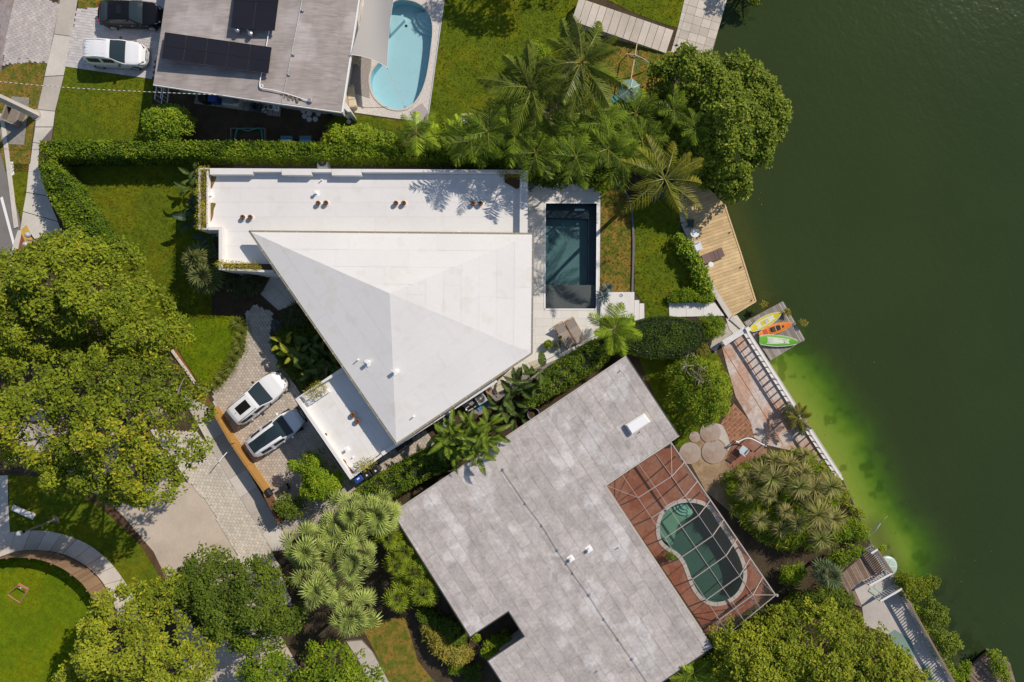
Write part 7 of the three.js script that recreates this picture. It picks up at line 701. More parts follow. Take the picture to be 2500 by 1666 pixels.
{ const t = thing('mailbox', 'black mailbox on a post beside the ochre fence', 'mailbox', Z13(828, 72, 1).setY(0)), b = new THREE.CylinderGeometry(0.17, 0.17, 0.55, 16, 1, false, 0, PI); b.rotateZ(PI / 2); b.rotateY(PI / 2); b.rotateZ(0); b.translate(0, 1.15, 0); mesh('box', [rbox(0.4, 0.3, 0.6, 0.04, 0, 1.1, 0, 0.6), rbox(0.3, 0.16, 0.5, 0.06, 0, 1.3, 0, 0.6)], blackMetal, t); mesh('post', boxg(0.1, 1.0, 0.1, 0, 0.5, 0), blackMetal, t); mesh('bracket', bar(new V3(-0.3, 1.0, 0.2), new V3(0.2, 1.0, -0.12), 0.05), blackMetal, t); }
{ const t = thing('gate_motor', 'dark gate motor cabinet beside the ochre fence end', 'cabinet', Z13(945, 45, 0.6).setY(0.03)); mesh('casing', rbox(0.5, 0.6, 0.44, 0.04, 0, 0.3, 0, 0.6), blackMetal, t); mesh('lid', rbox(0.56, 0.05, 0.5, 0.02, 0, 0.62, 0, 0.6), binBlack, t); }
{ const t = thing('barrel', 'dark barrel with debris between hedge and grey roof', 'barrel', Z10(890, 850, 0.7).setY(0)); mesh('drum', lathe([[0.4, 0], [0.44, 0.4], [0.42, 0.85], [0.38, 0.85], [0.38, 0.5], [0.001, 0.5]], 26), M('barrel', [0.1, 0.12, 0.15], { roughness: 0.5 }), t); mesh('rim', (() => { const g = new THREE.TorusGeometry(0.42, 0.03, 8, 30); g.rotateX(PI / 2); g.translate(0, 0.85, 0); return g; })(), M('barrel rim', [0.2, 0.24, 0.3], { roughness: 0.5 }), t); mesh('debris', lathe([[0.001, 0.62], [0.2, 0.58], [0.37, 0.53]], 14), mulch, t); }
{ const t = thing('covered_cart', 'black covered cart against the white house below the roof tip', 'cart', Z9(1935, 1135, 0.6).setY(0.03), 0.6); mesh('cover', rbox(1.3, 0.75, 0.5, 0.16, 0, 0.42, 0), M('black cover', [0.02, 0.02, 0.022], { roughness: 0.6, ...bump(0.01) }), t); for (const s of [-1, 1]) { const w = new THREE.CylinderGeometry(0.1, 0.1, 0.06, 14); w.rotateX(PI / 2); w.translate(s * 0.45, 0.1, 0.24); mesh('wheel', w, tyreMat, t); } mesh('clip', rbox(0.1, 0.08, 0.06, 0.02, 0.1, 0.8, 0.05), greyPlastic, t); }
{ const t = thing('fire_bowl', 'small round metal ring on the white landing', 'ring', Z6(1682, 1254, 0.35).setY(0.3)); const g = new THREE.TorusGeometry(0.1, 0.02, 8, 24); g.rotateX(PI / 2); g.translate(0, 0.03, 0); mesh('ring', g, steel, t); mesh('dish', lathe([[0.001, 0.01], [0.09, 0.02], [0.1, 0.03]], 18), M('dish', [0.4, 0.38, 0.36]), t); }
{ const t = thing('planter', 'grey concrete planter of pale shrubs on the balustrade gap', 'planter', Z11(1405, 905, 0.3).setY(0)); t.rotation.y = -1.02; mesh('trough', [rbox(1.7, 0.5, 0.6, 0.04, 0, 0.25, 0)], concrete, t); mesh('soil', boxg(1.55, 0.04, 0.46, 0, 0.5, 0), soilMat, t); }
// ---------------------------------------------------------------- planting
const HT = 5;
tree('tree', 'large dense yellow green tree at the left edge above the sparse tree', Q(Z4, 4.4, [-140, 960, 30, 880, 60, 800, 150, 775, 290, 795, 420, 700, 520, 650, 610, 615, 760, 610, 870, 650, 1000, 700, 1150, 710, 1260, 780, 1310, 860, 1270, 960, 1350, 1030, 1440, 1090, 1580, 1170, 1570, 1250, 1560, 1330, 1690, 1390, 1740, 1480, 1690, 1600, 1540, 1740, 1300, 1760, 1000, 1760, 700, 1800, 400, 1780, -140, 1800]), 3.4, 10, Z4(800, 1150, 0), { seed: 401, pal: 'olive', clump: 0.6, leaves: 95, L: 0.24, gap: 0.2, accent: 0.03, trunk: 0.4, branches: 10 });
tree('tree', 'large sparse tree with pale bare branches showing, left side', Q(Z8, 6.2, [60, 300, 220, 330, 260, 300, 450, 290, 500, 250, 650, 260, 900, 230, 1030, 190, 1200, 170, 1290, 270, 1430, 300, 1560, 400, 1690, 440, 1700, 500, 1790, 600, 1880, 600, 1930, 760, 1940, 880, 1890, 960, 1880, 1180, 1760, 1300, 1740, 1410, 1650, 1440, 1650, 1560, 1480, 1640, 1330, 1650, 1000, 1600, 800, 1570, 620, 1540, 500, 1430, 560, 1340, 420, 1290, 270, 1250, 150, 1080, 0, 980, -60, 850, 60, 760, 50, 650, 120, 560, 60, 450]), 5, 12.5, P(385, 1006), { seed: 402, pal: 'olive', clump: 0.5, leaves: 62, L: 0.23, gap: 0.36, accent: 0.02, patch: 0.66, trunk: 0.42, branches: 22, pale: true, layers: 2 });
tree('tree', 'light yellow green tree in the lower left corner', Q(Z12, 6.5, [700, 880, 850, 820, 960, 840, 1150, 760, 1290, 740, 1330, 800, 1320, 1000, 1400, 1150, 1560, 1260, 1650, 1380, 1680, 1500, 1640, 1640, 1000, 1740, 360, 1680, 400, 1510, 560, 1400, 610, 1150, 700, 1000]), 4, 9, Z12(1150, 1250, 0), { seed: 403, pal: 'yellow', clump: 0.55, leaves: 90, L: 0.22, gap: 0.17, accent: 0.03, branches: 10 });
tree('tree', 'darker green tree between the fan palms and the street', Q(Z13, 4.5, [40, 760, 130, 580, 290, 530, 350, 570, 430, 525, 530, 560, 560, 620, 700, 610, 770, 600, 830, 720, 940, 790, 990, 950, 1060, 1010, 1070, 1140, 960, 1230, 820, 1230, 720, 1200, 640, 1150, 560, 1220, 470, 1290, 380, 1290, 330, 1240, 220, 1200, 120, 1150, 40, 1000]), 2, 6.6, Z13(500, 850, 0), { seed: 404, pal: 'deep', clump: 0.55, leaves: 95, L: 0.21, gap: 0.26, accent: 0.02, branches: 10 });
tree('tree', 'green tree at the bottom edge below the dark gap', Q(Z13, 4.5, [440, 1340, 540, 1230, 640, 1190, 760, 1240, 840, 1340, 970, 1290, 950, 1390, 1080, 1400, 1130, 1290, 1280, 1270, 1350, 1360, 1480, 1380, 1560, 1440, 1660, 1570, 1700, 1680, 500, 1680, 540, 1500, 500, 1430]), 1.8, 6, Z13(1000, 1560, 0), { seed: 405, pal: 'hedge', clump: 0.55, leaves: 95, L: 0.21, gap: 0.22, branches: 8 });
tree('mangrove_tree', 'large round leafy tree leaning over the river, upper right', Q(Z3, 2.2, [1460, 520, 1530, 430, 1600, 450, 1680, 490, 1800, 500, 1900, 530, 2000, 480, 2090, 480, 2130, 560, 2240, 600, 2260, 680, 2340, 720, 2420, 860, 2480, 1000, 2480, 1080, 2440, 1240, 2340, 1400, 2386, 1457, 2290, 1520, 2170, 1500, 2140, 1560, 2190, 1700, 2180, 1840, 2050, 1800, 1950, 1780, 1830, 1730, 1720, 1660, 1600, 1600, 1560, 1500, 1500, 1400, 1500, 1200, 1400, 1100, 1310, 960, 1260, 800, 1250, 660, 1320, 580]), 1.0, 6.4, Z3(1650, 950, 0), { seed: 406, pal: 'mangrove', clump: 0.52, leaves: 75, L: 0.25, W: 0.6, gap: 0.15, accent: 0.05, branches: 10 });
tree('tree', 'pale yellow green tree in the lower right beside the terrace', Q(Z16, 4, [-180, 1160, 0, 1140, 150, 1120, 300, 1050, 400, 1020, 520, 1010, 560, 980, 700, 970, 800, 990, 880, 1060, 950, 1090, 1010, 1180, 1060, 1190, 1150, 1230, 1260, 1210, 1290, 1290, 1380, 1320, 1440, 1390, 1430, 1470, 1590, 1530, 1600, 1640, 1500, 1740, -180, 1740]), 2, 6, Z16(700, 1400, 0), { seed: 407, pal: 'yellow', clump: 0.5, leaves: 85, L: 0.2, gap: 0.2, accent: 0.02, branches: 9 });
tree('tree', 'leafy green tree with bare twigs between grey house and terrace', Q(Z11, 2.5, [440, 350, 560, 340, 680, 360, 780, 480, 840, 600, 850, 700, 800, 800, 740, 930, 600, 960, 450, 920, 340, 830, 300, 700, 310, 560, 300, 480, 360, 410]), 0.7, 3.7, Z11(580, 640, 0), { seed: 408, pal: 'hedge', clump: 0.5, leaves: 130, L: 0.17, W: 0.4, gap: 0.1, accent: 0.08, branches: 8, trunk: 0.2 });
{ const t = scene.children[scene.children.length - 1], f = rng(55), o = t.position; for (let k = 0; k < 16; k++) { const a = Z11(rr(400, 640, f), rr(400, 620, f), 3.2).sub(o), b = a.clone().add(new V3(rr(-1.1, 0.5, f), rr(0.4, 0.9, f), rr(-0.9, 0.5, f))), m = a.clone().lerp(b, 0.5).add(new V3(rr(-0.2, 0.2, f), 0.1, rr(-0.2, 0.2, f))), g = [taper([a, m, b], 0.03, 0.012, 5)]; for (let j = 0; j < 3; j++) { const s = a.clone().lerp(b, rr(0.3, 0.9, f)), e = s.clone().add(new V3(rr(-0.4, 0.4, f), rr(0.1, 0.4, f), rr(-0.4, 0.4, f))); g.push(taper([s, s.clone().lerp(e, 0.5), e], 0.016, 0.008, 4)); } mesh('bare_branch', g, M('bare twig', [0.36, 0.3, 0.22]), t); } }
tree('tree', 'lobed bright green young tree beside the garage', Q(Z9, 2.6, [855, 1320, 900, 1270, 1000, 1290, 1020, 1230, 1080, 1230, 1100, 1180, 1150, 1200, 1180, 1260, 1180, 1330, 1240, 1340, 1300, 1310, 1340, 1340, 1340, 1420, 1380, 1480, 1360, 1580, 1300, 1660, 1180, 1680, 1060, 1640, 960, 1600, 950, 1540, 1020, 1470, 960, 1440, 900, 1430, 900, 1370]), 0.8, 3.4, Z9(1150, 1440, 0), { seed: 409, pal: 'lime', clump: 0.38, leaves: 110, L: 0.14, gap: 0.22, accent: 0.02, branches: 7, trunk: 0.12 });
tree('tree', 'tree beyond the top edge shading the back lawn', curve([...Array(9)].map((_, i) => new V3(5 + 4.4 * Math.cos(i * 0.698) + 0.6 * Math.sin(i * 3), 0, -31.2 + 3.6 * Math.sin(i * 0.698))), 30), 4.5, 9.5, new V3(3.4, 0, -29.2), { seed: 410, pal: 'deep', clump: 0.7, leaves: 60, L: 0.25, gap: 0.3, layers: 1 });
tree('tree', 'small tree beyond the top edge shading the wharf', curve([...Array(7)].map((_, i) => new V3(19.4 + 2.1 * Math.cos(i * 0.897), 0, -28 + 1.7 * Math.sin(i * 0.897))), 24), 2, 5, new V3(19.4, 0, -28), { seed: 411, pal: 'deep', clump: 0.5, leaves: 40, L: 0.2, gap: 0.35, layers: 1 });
// hedges
hedge('tall clipped hedge running along the north side of the front lawn', Q(Z1, 2.1, [345, 1275, 800, 1262, 1200, 1275, 1700, 1270, 2353, 1268, 2900, 1285, 3900, 1330, 4600, 1370, 4600, 1440, 3800, 1418, 2353, 1402, 1200, 1400, 560, 1400, 440, 1400, 350, 1350]), 2.1, { seed: 421, pal: 'hedge', density: 330 });
hedge('tall clipped hedge running down the west side of the front lawn', Q(Z4, 2.1, [340, -60, 470, -40, 500, 20, 620, 200, 740, 370, 860, 570, 950, 700, 800, 690, 600, 600, 520, 450, 420, 260, 360, 100]), 2.1, { seed: 422, pal: 'hedge', density: 330 });
hedge('dark clipped hedge mound beside the timber deck end', curve(Q(Z10, 2, [1660, 130, 1760, 50, 1900, 5, 2080, -20, 2260, 0, 2390, 50, 2440, 140, 2400, 240, 2300, 310, 2100, 345, 1900, 335, 1760, 300, 1660, 270]), 40), 2.1, { seed: 423, pal: 'clipped', density: 520, L: 0.1, round: 0.7, rough: 0.08, waxy: true });
hedge('leafy hedge between terrace and grey flat roof', Q(Z10, 1.9, [1560, 150, 1420, 200, 1130, 380, 1000, 470, 880, 640, 800, 770, 880, 800, 1000, 720, 1200, 620, 1330, 530, 1500, 430, 1580, 330, 1660, 280]), 1.9, { seed: 424, pal: 'hedge', density: 380, L: 0.11, rough: 0.3, round: 0.4, accent: 0.03, waxy: true });
hedge('lower hedge between garage alley and grey flat roof', Q(Z9, 1.9, [1480, 1560, 1660, 1440, 1900, 1300, 2120, 1190, 2330, 1140, 2400, 1250, 2300, 1360, 2100, 1450, 1900, 1570, 1700, 1660, 1540, 1700]), 1.9, { seed: 425, pal: 'hedge', density: 380, L: 0.11, rough: 0.25, round: 0.35, waxy: true });
// shrubs
shrub('round_bush', 'round glossy bush beside the tall hedge, upper left', 'bush', curve(Q(Z1, 1.6, [1260, 1060, 1290, 980, 1400, 940, 1500, 930, 1600, 950, 1680, 1010, 1720, 1090, 1690, 1180, 1620, 1250, 1500, 1290, 1380, 1280, 1290, 1210]), 30), 2.5, { seed: 431, pal: 'lime', clump: 0.42, leaves: 90, L: 0.15, gap: 0.06, accent: 0.03, waxy: true });
shrub('bush', 'dense lime schefflera bushes along the hedge', 'bush', Q(Z2, 1.6, [590, 1230, 640, 1170, 720, 1120, 850, 1115, 1000, 1110, 1150, 1130, 1280, 1170, 1360, 1240, 1340, 1340, 1200, 1390, 950, 1360, 800, 1360, 660, 1340]), 2.3, { seed: 432, pal: 'lime', clump: 0.4, leaves: 90, L: 0.16, gap: 0.06, accent: 0.12, waxy: true });
shrub('bush', 'leafy dark shrubs between the small palms along the hedge', 'bush', Q(Z2, 1.5, [1560, 1180, 1640, 1140, 1700, 1090, 1800, 1090, 1850, 1180, 1830, 1330, 1760, 1420, 1600, 1420, 1500, 1360]), 2, { seed: 433, pal: 'hedge', clump: 0.4, leaves: 70, L: 0.15, gap: 0.1 });
shrub('bush', 'lime bush with an orange spike beside the coconut palm', 'bush', curve(Q(Z3, 1.4, [60, 560, 90, 450, 170, 395, 270, 395, 360, 440, 390, 530, 300, 620, 150, 660]), 24), 2.2, { seed: 434, pal: 'lime', clump: 0.36, leaves: 90, L: 0.13, gap: 0.06 });
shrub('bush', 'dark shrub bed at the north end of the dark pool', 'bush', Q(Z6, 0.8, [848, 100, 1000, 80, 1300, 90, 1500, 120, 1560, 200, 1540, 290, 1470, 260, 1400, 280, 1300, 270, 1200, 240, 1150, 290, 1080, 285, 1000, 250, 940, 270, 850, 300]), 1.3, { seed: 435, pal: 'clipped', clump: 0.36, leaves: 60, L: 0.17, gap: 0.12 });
shrub('bush', 'yellow green big leaved shrub at the pool corner', 'bush', Q(Z6, 1, [1440, 210, 1500, 160, 1560, 200, 1590, 250, 1560, 330, 1510, 350, 1450, 290]), 1.5, { seed: 436, pal: 'lime', clump: 0.3, leaves: 40, L: 0.24, W: 0.7, gap: 0.02, accent: 0.2 });
shrub('understorey', 'understorey foliage beneath the areca palms, shade painted into its dark leaves', 'bush', Q(Z3, 1.2, [-300, 1150, 100, 1050, 500, 1020, 900, 1000, 1250, 950, 1500, 1000, 1600, 1250, 1560, 1420, 1400, 1500, 1150, 1530, 850, 1520, 500, 1490, 200, 1450, -150, 1420, -400, 1330]), 1.8, { seed: 437, pal: 'clipped', clump: 0.55, leaves: 75, L: 0.2, gap: 0.1 });  // dark palette paints the shadowed gaps between the palm crowns
shrub('bush', 'bright round leaved shrub along the deck wall', 'bush', Q(Z7, 0.9, [560, 700, 620, 680, 700, 800, 770, 920, 840, 1060, 890, 1200, 860, 1260, 770, 1240, 730, 1120, 660, 980, 590, 850, 550, 780]), 1.4, { seed: 438, pal: 'lime', clump: 0.32, leaves: 42, L: 0.2, W: 0.75, gap: 0.05, accent: 0.04, waxy: true });
shrub('fern_bed', 'spiky fern row beside the white slab', 'fern', Q(Z7, 0.5, [480, 1290, 500, 1240, 620, 1200, 760, 1190, 880, 1220, 920, 1280, 850, 1305, 640, 1310, 500, 1320]), 0.8, { seed: 439, pal: 'lime', clump: 0.26, leaves: 90, L: 0.22, W: 0.2, gap: 0.02 });
shrub('bush', 'feathery shrubs behind the dark clipped hedge mound', 'bush', Q(Z11, 1.2, [540, 20, 640, -40, 760, -20, 790, 60, 760, 130, 690, 170, 620, 160, 580, 90]), 1.7, { seed: 440, pal: 'hedge', clump: 0.32, leaves: 90, L: 0.2, W: 0.22, gap: 0.06 });
shrub('bush', 'yellow leaved shrub above the bare twig tree', 'bush', Q(Z11, 1, [500, 230, 560, 190, 630, 210, 640, 290, 600, 350, 520, 320]), 1.4, { seed: 441, pal: 'croton', clump: 0.28, leaves: 70, L: 0.16, W: 0.3, gap: 0.02 });
shrub('bush', 'dark bush against the ochre fence end', 'bush', curve(Q(Z13, 1.2, [870, 140, 950, 80, 1050, 90, 1105, 170, 1090, 250, 1000, 280, 900, 230]), 22), 1.9, { seed: 442, pal: 'deep', clump: 0.4, leaves: 70, L: 0.15 });
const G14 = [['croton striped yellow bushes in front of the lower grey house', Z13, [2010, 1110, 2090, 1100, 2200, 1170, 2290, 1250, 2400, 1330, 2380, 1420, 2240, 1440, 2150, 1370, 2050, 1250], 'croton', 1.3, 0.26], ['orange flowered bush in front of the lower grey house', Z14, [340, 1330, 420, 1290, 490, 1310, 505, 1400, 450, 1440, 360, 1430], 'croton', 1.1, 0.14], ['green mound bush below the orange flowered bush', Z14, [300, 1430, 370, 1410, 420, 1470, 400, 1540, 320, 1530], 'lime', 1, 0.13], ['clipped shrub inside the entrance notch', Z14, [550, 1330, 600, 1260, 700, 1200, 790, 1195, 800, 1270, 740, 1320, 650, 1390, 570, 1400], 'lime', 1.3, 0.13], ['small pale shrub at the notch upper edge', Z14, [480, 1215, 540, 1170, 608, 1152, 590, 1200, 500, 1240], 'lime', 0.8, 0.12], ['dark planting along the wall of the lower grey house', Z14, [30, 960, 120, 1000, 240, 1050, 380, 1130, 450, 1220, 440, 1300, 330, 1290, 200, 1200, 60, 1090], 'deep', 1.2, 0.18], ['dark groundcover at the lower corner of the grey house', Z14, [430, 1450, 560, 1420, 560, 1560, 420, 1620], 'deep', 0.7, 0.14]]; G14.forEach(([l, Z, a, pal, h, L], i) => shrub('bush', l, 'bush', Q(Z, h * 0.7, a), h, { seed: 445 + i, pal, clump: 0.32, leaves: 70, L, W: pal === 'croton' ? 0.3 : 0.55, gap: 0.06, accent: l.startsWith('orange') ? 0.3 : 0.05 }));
const G16 = [['dark rounded shrub left of the fan palm, lower right', [340, 720, 380, 650, 480, 620, 550, 650, 540, 740, 460, 800, 360, 790], 'lime', 1.4, 0.13], ['dark shrub mass above the pale yellow green tree', [380, 930, 480, 880, 560, 840, 700, 820, 820, 830, 930, 900, 930, 990, 860, 1040, 700, 1000, 540, 1000, 420, 1010], 'deep', 1.9, 0.15], ['clipped shrub against the wooden platform', [715, 590, 780, 530, 900, 480, 1000, 490, 1020, 550, 930, 610, 850, 670, 760, 640], 'hedge', 1.4, 0.12], ['mid green shrubs along the screened enclosure end', [210, 1060, 300, 990, 420, 960, 520, 990, 480, 1080, 330, 1120, 200, 1130], 'hedge', 1.8, 0.14], ['ivy mound along the lower enclosure edge', [-60, 1120, 60, 1050, 180, 1000, 240, 1000, 200, 1080, 60, 1150], 'deep', 1.1, 0.1], ['pale shrub between the terrace and yellow tree', [860, 1010, 930, 970, 1000, 1030, 1010, 1100, 980, 1180, 900, 1160], 'yellow', 1.5, 0.14], ['twiggy shrub on the bank beside the steps', [1250, 780, 1300, 690, 1400, 740, 1520, 760, 1600, 730, 1610, 800, 1540, 860, 1500, 930, 1380, 950, 1290, 880], 'olive', 1.2, 0.14], ['rounded grey green shrub leaning over the river, upper', [1500, 960, 1580, 920, 1660, 990, 1670, 1100, 1600, 1150, 1500, 1120, 1460, 1040], 'mangrove', 1.4, 0.13], ['rounded grey green shrub leaning over the river, lower', [1540, 1200, 1640, 1150, 1740, 1180, 1780, 1260, 1740, 1380, 1640, 1390, 1560, 1300], 'mangrove', 1.4, 0.13], ['leafy scrub along the foot of the long railing', [1380, 950, 1470, 1000, 1540, 1150, 1600, 1320, 1720, 1450, 1800, 1600, 1740, 1610, 1600, 1400, 1480, 1180], 'lime', 0.8, 0.14], ['leafy growth on the edge of the ruined dock', [1990, 1340, 2060, 1330, 2120, 1390, 2140, 1470, 2180, 1570, 2120, 1640, 2050, 1540, 2020, 1430], 'lime', 0.8, 0.14], ['weeds between the long railing and ruined dock', [1720, 1440, 1840, 1410, 1900, 1420, 1850, 1500, 1800, 1600, 1730, 1600], 'lime', 0.6, 0.13], ['lime bank plants above the bent white pole', [770, 300, 860, 250, 960, 290, 1060, 330, 1070, 400, 1010, 470, 900, 470, 790, 440], 'lime', 1.2, 0.2], ['dry twiggy scrub at the water beside the spiky clump', [860, 120, 920, 180, 1000, 240, 1060, 280, 960, 280, 880, 220], 'yellow', 0.9, 0.14], ['small weeds at the water by the platform', [1090, 500, 1150, 490, 1190, 550, 1150, 590, 1100, 560], 'lime', 0.6, 0.13], ['yellow green shrubs at the enclosure corner by the bottom edge', [-380, 1560, -260, 1400, -120, 1330, -60, 1400, -140, 1560, -220, 1660, -420, 1660], 'lime', 1.3, 0.15]]; G16.forEach(([l, a, pal, h, L], i) => shrub('bush', l, 'bush', Q(Z16, h * 0.7, a), h, { seed: 461 + i, pal, clump: 0.34, leaves: 75, L, W: L > 0.17 ? 0.22 : 0.55, gap: 0.08, accent: 0.04 }));
shrub('bush', 'weeds at the upper corner of the wharf', 'bush', Q(Z3, 0.4, [2040, -60, 2100, -40, 2180, 40, 2260, 60, 2250, -60]), 0.7, { seed: 480, pal: 'olive', clump: 0.3, leaves: 60, L: 0.14 });
[[1540, 1400, 'weeds on the dock corner nearest the water'], [1330, 1330, 'weeds on the dock beside the yellow kayak'], [1690, 1490, 'weeds on the dock beside the green kayak']].forEach(([x, y, l], i) => shrub('weeds', l, 'weeds', curve(Q(Z7, 0, [x - 34, y, x, y - 22, x + 34, y, x + 10, y + 50]), 10), 0.12, { seed: 482 + i, pal: 'croton', clump: 0.14, leaves: 22, L: 0.1, base: -0.1 }));
// planting in the roof planters and vines
const planterPlants = (label, Z, a, seed, h, roof) => { const poly = Q(Z, roof, a), f = rng(seed), c = poly[0].clone().setY(roof - 0.25), t = thing('planter_plants', label, 'plants', c), fol = new Fol(), b = bounds(poly), N = Math.round(areaOf(poly) * 620); for (let i = 0; i < N; i++) { const x = rr(b.min.x, b.max.x, f), z = rr(b.min.y, b.max.y, f); if (!inside(poly, x, z)) continue; const nz = vn(x * 2.5 + 60, z * 2.5 + 60, 999, seed); onSphere(f, _a); _a.y = Math.abs(_a.y); fol.leaf(new V3(x - c.x, 0.22 + f() * h * (0.5 + nz), z - c.z), _a.normalize().clone(), onSphere(f, _n).setY(1).normalize().clone(), 0.12 * rr(0.7, 1.4, f), 0.045, leafColor([[0.16, 0.17, 0.01], [0.4, 0.36, 0.015], [0.58, 0.5, 0.03], [0.45, 0.28, 0.05]], nz, f, 0.08)); } const m = mesh('foliage', fol.build(), leafMat, t); return t; };
planterPlants('yellow green plants along the west roof planter', Z5, [92, 100, 200, 105, 180, 180, 172, 300, 176, 500, 180, 600, 170, 680, 90, 680, 75, 560, 92, 300], 491, 0.5, 3.75); planterPlants('yellow green plants in the south roof planter', Z5, [290, 940, 420, 950, 540, 960, 600, 940, 670, 1000, 640, 1040, 560, 1030, 420, 1030, 300, 1020, 250, 980], 492, 0.5, 3.7); planterPlants('dry yellow plants in the garage planter near the hall roof', Z9, [1030, 640, 1090, 590, 1160, 550, 1200, 560, 1260, 600, 1230, 660, 1180, 700, 1120, 720, 1070, 690], 493, 0.4, 3.5); planterPlants('dry yellow plants in the garage planter near the bins', Z9, [1490, 1290, 1560, 1240, 1640, 1240, 1700, 1280, 1660, 1330, 1560, 1370, 1500, 1340], 494, 0.4, 3.5); planterPlants('dark trailing plants over the north east roof corner', Z6, [560, 150, 640, 130, 760, 140, 800, 190, 770, 215, 680, 190, 640, 215, 580, 190], 495, 0.4, 3.7);
// ---- palms
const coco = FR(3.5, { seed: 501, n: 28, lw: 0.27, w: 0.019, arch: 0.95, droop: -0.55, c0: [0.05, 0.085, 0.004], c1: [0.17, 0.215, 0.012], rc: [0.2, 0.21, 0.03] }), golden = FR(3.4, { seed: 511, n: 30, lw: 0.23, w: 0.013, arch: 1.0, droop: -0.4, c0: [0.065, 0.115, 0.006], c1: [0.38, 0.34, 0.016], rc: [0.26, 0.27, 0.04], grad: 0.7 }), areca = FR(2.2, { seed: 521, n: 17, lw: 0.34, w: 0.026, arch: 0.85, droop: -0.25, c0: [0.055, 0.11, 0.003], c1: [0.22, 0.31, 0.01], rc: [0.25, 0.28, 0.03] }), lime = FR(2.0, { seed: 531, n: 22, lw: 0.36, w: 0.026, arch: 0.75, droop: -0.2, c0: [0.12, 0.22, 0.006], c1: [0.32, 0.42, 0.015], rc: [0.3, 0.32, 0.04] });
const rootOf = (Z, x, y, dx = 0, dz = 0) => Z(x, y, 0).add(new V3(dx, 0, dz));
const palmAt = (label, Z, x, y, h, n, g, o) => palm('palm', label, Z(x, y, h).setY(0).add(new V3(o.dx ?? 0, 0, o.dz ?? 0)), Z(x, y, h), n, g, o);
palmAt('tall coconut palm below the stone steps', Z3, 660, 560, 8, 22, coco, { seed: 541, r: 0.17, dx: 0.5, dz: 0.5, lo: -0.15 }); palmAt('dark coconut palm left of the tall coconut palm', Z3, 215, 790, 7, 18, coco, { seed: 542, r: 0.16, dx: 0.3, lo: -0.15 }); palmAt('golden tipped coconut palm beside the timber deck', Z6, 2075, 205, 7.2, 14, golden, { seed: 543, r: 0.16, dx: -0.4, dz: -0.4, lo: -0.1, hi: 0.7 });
const arecas = [[850, 1110, 4], [1150, 1010, 2.6], [1490, 985, 3.2], [1685, 1150, 3.4], [60, 1210, 3.8], [390, 1180, 3.6], [610, 1400, 3.8], [250, 1370, 3.6], [1210, 1270, 2.0], [900, 1340, 3.6], [740, 1010, 3.2], [1020, 1420, 3.2], [-180, 1180, 3.8], [-330, 1260, 3.2], [1330, 1200, 1.4], [470, 1330, 3.0], [100, 1040, 3.4]], arecaRank = rank(arecas, 0); arecas.forEach(([x, y, h], i) => palmAt('areca palm north of the dark pool, ' + arecaRank[i] + ' from the left of seventeen', Z3, x, y, h + (y > 1150 && x < 1250 ? 2.5 : 1.4), 12, areca, { seed: 551 + i, s: x > 1300 ? 0.72 : 1, r: 0.07, lo: -0.05, group: 'areca palms north of the dark pool' }));
palmAt('upright lime palm in front of the pool mat', Z2, 1460, 1190, 3.6, 10, lime, { seed: 581, r: 0.07, lo: -0.5, hi: 1.0 }); palmAt('lime palm beside the white cushioned chair', Z2, 1880, 1225, 3.4, 13, lime, { seed: 582, r: 0.07, lo: -0.2 }); palmAt('lime palm standing over the clipped hedge', Z10, 1625, 85, 3.1, 13, lime, { seed: 583, r: 0.07, lo: -0.1 }); palmAt('small yellow green palm in the balustrade gap', Z11, 1440, 880, 1.7, 13, FR(1.25, { seed: 591, n: 20, lw: 0.3, w: 0.035, arch: 0.9, c0: [0.1, 0.11, 0.012], c1: [0.27, 0.24, 0.02], rc: [0.25, 0.24, 0.04] }), { seed: 584, r: 0.09, lo: -0.1 }); palmAt('lime palm at the bottom edge beside the grey house', Z14, 2240, 1500, 2.6, 12, lime, { seed: 585, r: 0.08, lo: 0 });
const fan = FAN(0.82, 1.15, { seed: 601, n: 20, span: 1.75, c0: [0.19, 0.26, 0.035], c1: [0.46, 0.52, 0.15], droop: 0.28 }), fanS = FAN(0.62, 0.55, { seed: 611, n: 22, c0: [0.13, 0.22, 0.01], c1: [0.34, 0.38, 0.02] }), fanB = FAN(0.75, 0.6, { seed: 621, n: 24, c0: [0.09, 0.13, 0.05], c1: [0.17, 0.22, 0.1] });
const fanTop = FAN(0.72, 0.32, { seed: 605, n: 24, span: 2.3, fill: 0.8, c0: [0.16, 0.23, 0.03], c1: [0.42, 0.48, 0.13], droop: 0.3 });
[[1120, 520, 4.2, 'fan palm nearest the paver parking strip'], [1500, 600, 4.6, 'fan palm in the middle of the fan palm group'], [1215, 815, 4.4, 'fan palm below the one nearest the parking strip'], [1480, 1040, 4.2, 'lowest fan palm of the group by the garden path'], [1470, 240, 3.8, 'upper fan palm of the group beside the hedge'], [1700, 250, 3.6, 'fan palm with yellow leaves against the grey roof corner'], [1330, 380, 3.4, 'small fan palm between the upper ones']].forEach(([x, y, h, l], i) => fanPalm('fan_palm', l, Z13(x, y, h).setY(0), Z13(x, y, h), 34, fan, { seed: 631 + i, top: fanTop, lo: -0.3, s: i === 6 ? 0.8 : 1 }));
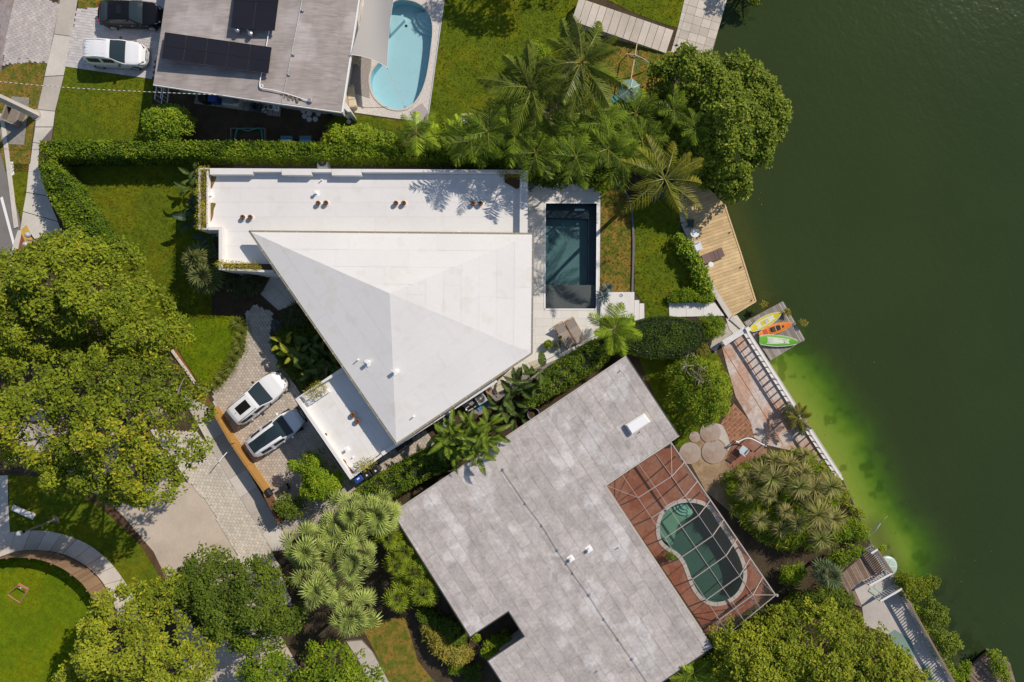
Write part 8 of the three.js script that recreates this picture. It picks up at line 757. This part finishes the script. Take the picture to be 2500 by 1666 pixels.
[[1840, 640, 2.6, 'small fan palm beside the grey roof edge, uppermost'], [1985, 690, 2.6, 'small fan palm with yellow rim beside the grey roof'], [1850, 890, 2.5, 'small fan palm at the lower left of its clump'], [2045, 840, 2.6, 'small fan palm with orange tips touching the grey roof'], [1780, 410, 2.8, 'small fan palm wedged between tall ones and roof'], [1900, 510, 2.6, 'small fan palm above the yellow rimmed one']].forEach(([x, y, h, l], i) => fanPalm('fan_palm', l, Z13(x, y, h).setY(0), Z13(x, y, h), 20, fanS, { seed: 641 + i, r: 0.09, lo: -0.2, s: 1.15 }));
fanPalm('fan_palm', 'bluish fan palm beside the wooden platform', Z16(700, 710, 2.4).setY(0), Z16(700, 710, 2.4), 26, fanB, { seed: 651, lo: -0.2, r: 0.12 }); fanPalm('fan_palm', 'spiky fan palm in front of the white house, upper', Z4(1775, 870, 1.8).setY(0), Z4(1775, 870, 1.8), 24, FAN(1.0, 0.5, { seed: 661, n: 20, c0: [0.1, 0.125, 0.03], c1: [0.2, 0.22, 0.07] }), { seed: 652, lo: -0.2 }); fanPalm('fan_palm', 'spiky fan palm in front of the white house, lower', Z4(1850, 1020, 1.9).setY(0), Z4(1850, 1020, 1.9), 26, FAN(1.05, 0.55, { seed: 665, n: 20, c0: [0.09, 0.12, 0.03], c1: [0.19, 0.22, 0.07] }), { seed: 653, lo: -0.25 });
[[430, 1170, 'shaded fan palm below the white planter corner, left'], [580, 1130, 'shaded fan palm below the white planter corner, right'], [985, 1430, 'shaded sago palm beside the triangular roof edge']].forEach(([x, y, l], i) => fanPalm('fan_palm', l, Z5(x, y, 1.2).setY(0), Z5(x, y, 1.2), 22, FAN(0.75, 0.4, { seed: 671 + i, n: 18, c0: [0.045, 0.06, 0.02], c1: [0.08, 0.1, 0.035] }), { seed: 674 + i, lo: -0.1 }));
// ---- paddle leaved plants
const ban = PAD(1.5, 0.52, 0.7, { seed: 681, c0: [0.07, 0.13, 0.005], c1: [0.18, 0.25, 0.015], tear: 0.8 }), bop = PAD(0.95, 0.42, 0.5, { seed: 686, c0: [0.05, 0.09, 0.015], c1: [0.12, 0.17, 0.03], tear: 0.12 }), bopL = PAD(0.8, 0.36, 0.5, { seed: 691, c0: [0.18, 0.22, 0.008], c1: [0.34, 0.33, 0.03], tear: 0.1 });
paddlePlant('banana_clump', 'broad leaved banana clump overhanging the grey flat roof', [[330, 1000], [430, 1080], [250, 1120], [380, 1190], [160, 1020], [480, 980], [320, 1090], [200, 1180], [100, 1080]].map(p => Z10(p[0], p[1], 4).setY(0)), 3.7, 10, ban, { seed: 701, s: 0.82, lo: -0.1 });
paddlePlant('bird_of_paradise', 'large leaved plants along the cream concrete pads', [[760, 600], [870, 560], [690, 720], [950, 460], [600, 800], [740, 860]].map(p => Z10(p[0], p[1], 1.8).setY(0)), 1.7, 7, PAD(1.05, 0.42, 0.55, { seed: 711, c0: [0.045, 0.085, 0.012], c1: [0.1, 0.15, 0.025], tear: 0.35 }), { seed: 702 });
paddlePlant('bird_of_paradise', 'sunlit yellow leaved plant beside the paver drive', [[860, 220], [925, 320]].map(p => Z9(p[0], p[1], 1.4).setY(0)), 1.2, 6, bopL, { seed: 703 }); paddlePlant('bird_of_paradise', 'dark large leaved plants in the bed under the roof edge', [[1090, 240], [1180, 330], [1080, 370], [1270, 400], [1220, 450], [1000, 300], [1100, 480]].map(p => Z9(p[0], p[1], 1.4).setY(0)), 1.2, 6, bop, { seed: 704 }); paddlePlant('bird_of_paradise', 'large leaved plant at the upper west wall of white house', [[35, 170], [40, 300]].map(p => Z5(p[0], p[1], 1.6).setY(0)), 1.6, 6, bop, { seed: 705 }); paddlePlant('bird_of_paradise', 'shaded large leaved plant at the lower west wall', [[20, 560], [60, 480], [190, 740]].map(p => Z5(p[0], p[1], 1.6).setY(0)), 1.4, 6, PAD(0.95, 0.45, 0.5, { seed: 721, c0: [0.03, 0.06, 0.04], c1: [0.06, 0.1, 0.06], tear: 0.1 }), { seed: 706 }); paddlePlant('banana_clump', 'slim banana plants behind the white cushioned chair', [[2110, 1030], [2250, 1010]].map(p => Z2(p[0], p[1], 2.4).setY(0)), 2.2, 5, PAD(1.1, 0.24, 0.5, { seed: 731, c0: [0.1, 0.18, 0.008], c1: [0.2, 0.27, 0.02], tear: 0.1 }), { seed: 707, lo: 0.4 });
shrub('bush', 'dark groundcover in the bed under the triangular roof', 'bush', Q(Z9, 0.5, [740, 220, 800, 60, 900, -20, 1050, 0, 1150, 100, 1300, 330, 1360, 440, 1200, 540, 1010, 640, 900, 520, 800, 390]), 0.9, { seed: 741, pal: 'deep', clump: 0.4, leaves: 60, L: 0.16 });
rosette('agave', 'blue grey agave beside the paver drive bed', 'agave', Z9(790, 55, 0.4).setY(0.3), 0.6, 36, [0.13, 0.17, 0.17], { seed: 751, w: 0.08, lo: 0 }); rosette('agave', 'blue agave rosette at the landing, upper', 'agave', Z6(1560, 1190, 0.5).setY(0.45), 0.55, 44, [0.17, 0.23, 0.22], { seed: 752, w: 0.06, lo: 0 }); rosette('agave', 'blue agave rosette at the landing, lower', 'agave', Z6(1525, 1270, 0.5).setY(0.45), 0.6, 44, [0.16, 0.22, 0.21], { seed: 753, w: 0.06, lo: 0 }); rosette('agave', 'blue shaded agave under the golden palm', 'agave', Z7(375, 345, 0.4).setY(0.3), 0.75, 40, [0.14, 0.19, 0.19], { seed: 754, w: 0.08, lo: 0 });
// grass clumps along the drive
[[485, 60], [470, 130], [450, 200], [465, 260], [420, 310], [390, 370], [370, 430], [330, 470], [290, 520], [250, 580], [430, 30]].sort((a, b) => a[1] - b[1]).forEach(([x, y], i) => rosette('grass_clump', 'tufted grass clump along the paver drive, ' + ORD[i] + ' from the top of its row', 'grass clump', Z9(x, y, 0.3).setY(0.05), 0.8, 100, [0.2, 0.23, 0.035], { seed: 761 + i, w: 0.02, lo: 0.25, droop: 0.3, group: 'grass clumps along the paver drive' }));
// ---- spiky screw pine clump
const spik = [[1480, 385, 2.6, 1.25], [1695, 300, 3.0, 1.35], [1890, 440, 3.2, 1.4], [1755, 590, 2.4, 1.15], [1920, 690, 2.2, 1.15], [1600, 460, 2.2, 1.2], [1340, 330, 1.9, 1.2], [1560, 230, 2.5, 1.25], [1800, 180, 2.6, 1.25], [1420, 170, 2.0, 1.15], [1300, 200, 1.7, 1.0], [1650, 130, 2.3, 1.2], [1950, 280, 2.6, 1.2], [1560, 610, 1.7, 1.1], [2030, 560, 2.2, 1.2], [1750, 60, 1.9, 1.0], [1520, 60, 1.6, 1.0], [1860, 320, 2.4, 1.2], [1250, 330, 1.2, 0.9], [1430, 530, 1.5, 1.0]];
const spikRank = rank(spik, 1); spik.forEach(([x, y, h, r], i) => rosette('screw_pine', 'spiky screw pine head beside the enclosure, ' + spikRank[i] + ' from the top of its clump', 'screw pine', Z15(x, y, h).setY(h), r * (0.6 + 0.42 * ((i * 7) % 5) / 4), 150, i % 3 === 2 ? [0.26, 0.29, 0.05] : [0.18, 0.26, 0.04], { seed: 781 + i, w: 0.034, tilt: 0.16, lo: -0.75, droop: 0.25, dead: i < 5 ? 0.2 : 0.5, tip: [0.42, 0.35, 0.14], pw: 0.9, group: 'screw pine heads beside the enclosure' }));
shrub('understorey', 'dry brown undergrowth under the screw pine clump', 'undergrowth', Q(Z15, 0.8, [1120, 240, 1300, 130, 1500, 20, 1800, 0, 1990, 180, 2050, 500, 2020, 720, 1800, 760, 1560, 740, 1380, 640, 1200, 430]), 2, { seed: 799, pal: 'hedge', clump: 0.5, leaves: 85, L: 0.4, W: 0.12, gap: 0.1, accent: 0.15 });
for (const [x, y, l] of [[1340, 812, 'grey leaved round shrub above the small balustrade palm'], [1472, 985, 'grey leaved round shrub below the small balustrade palm']]) shrub('bush', l, 'bush', curve(Q(Z11, 0.9, [x - 55, y, x - 30, y - 48, x + 25, y - 50, x + 55, y, x + 25, y + 50, x - 30, y + 48]), 18), 1.1, { seed: 800 + x, pal: 'grey', clump: 0.24, leaves: 70, L: 0.08, gap: 0 });
shrub('bush', 'small shrub in the bend of the screened pool', 'bush', curve(Q(Z15, 0.5, [700, 790, 735, 770, 775, 795, 790, 830, 750, 850, 710, 830]), 16), 0.9, { seed: 820, pal: 'hedge', clump: 0.2, leaves: 60, L: 0.09 });
shrub('bush', 'reedy plants on the bank below the lower balustrade', 'bush', Q(Z11, 0.8, [1600, 1270, 1690, 1320, 1790, 1430, 1880, 1560, 1920, 1680, 1800, 1640, 1700, 1500]), 1.3, { seed: 830, pal: 'yellow', clump: 0.32, leaves: 80, L: 0.26, W: 0.16, gap: 0.05, accent: 0.1 });
renderer.render(scene, camera);
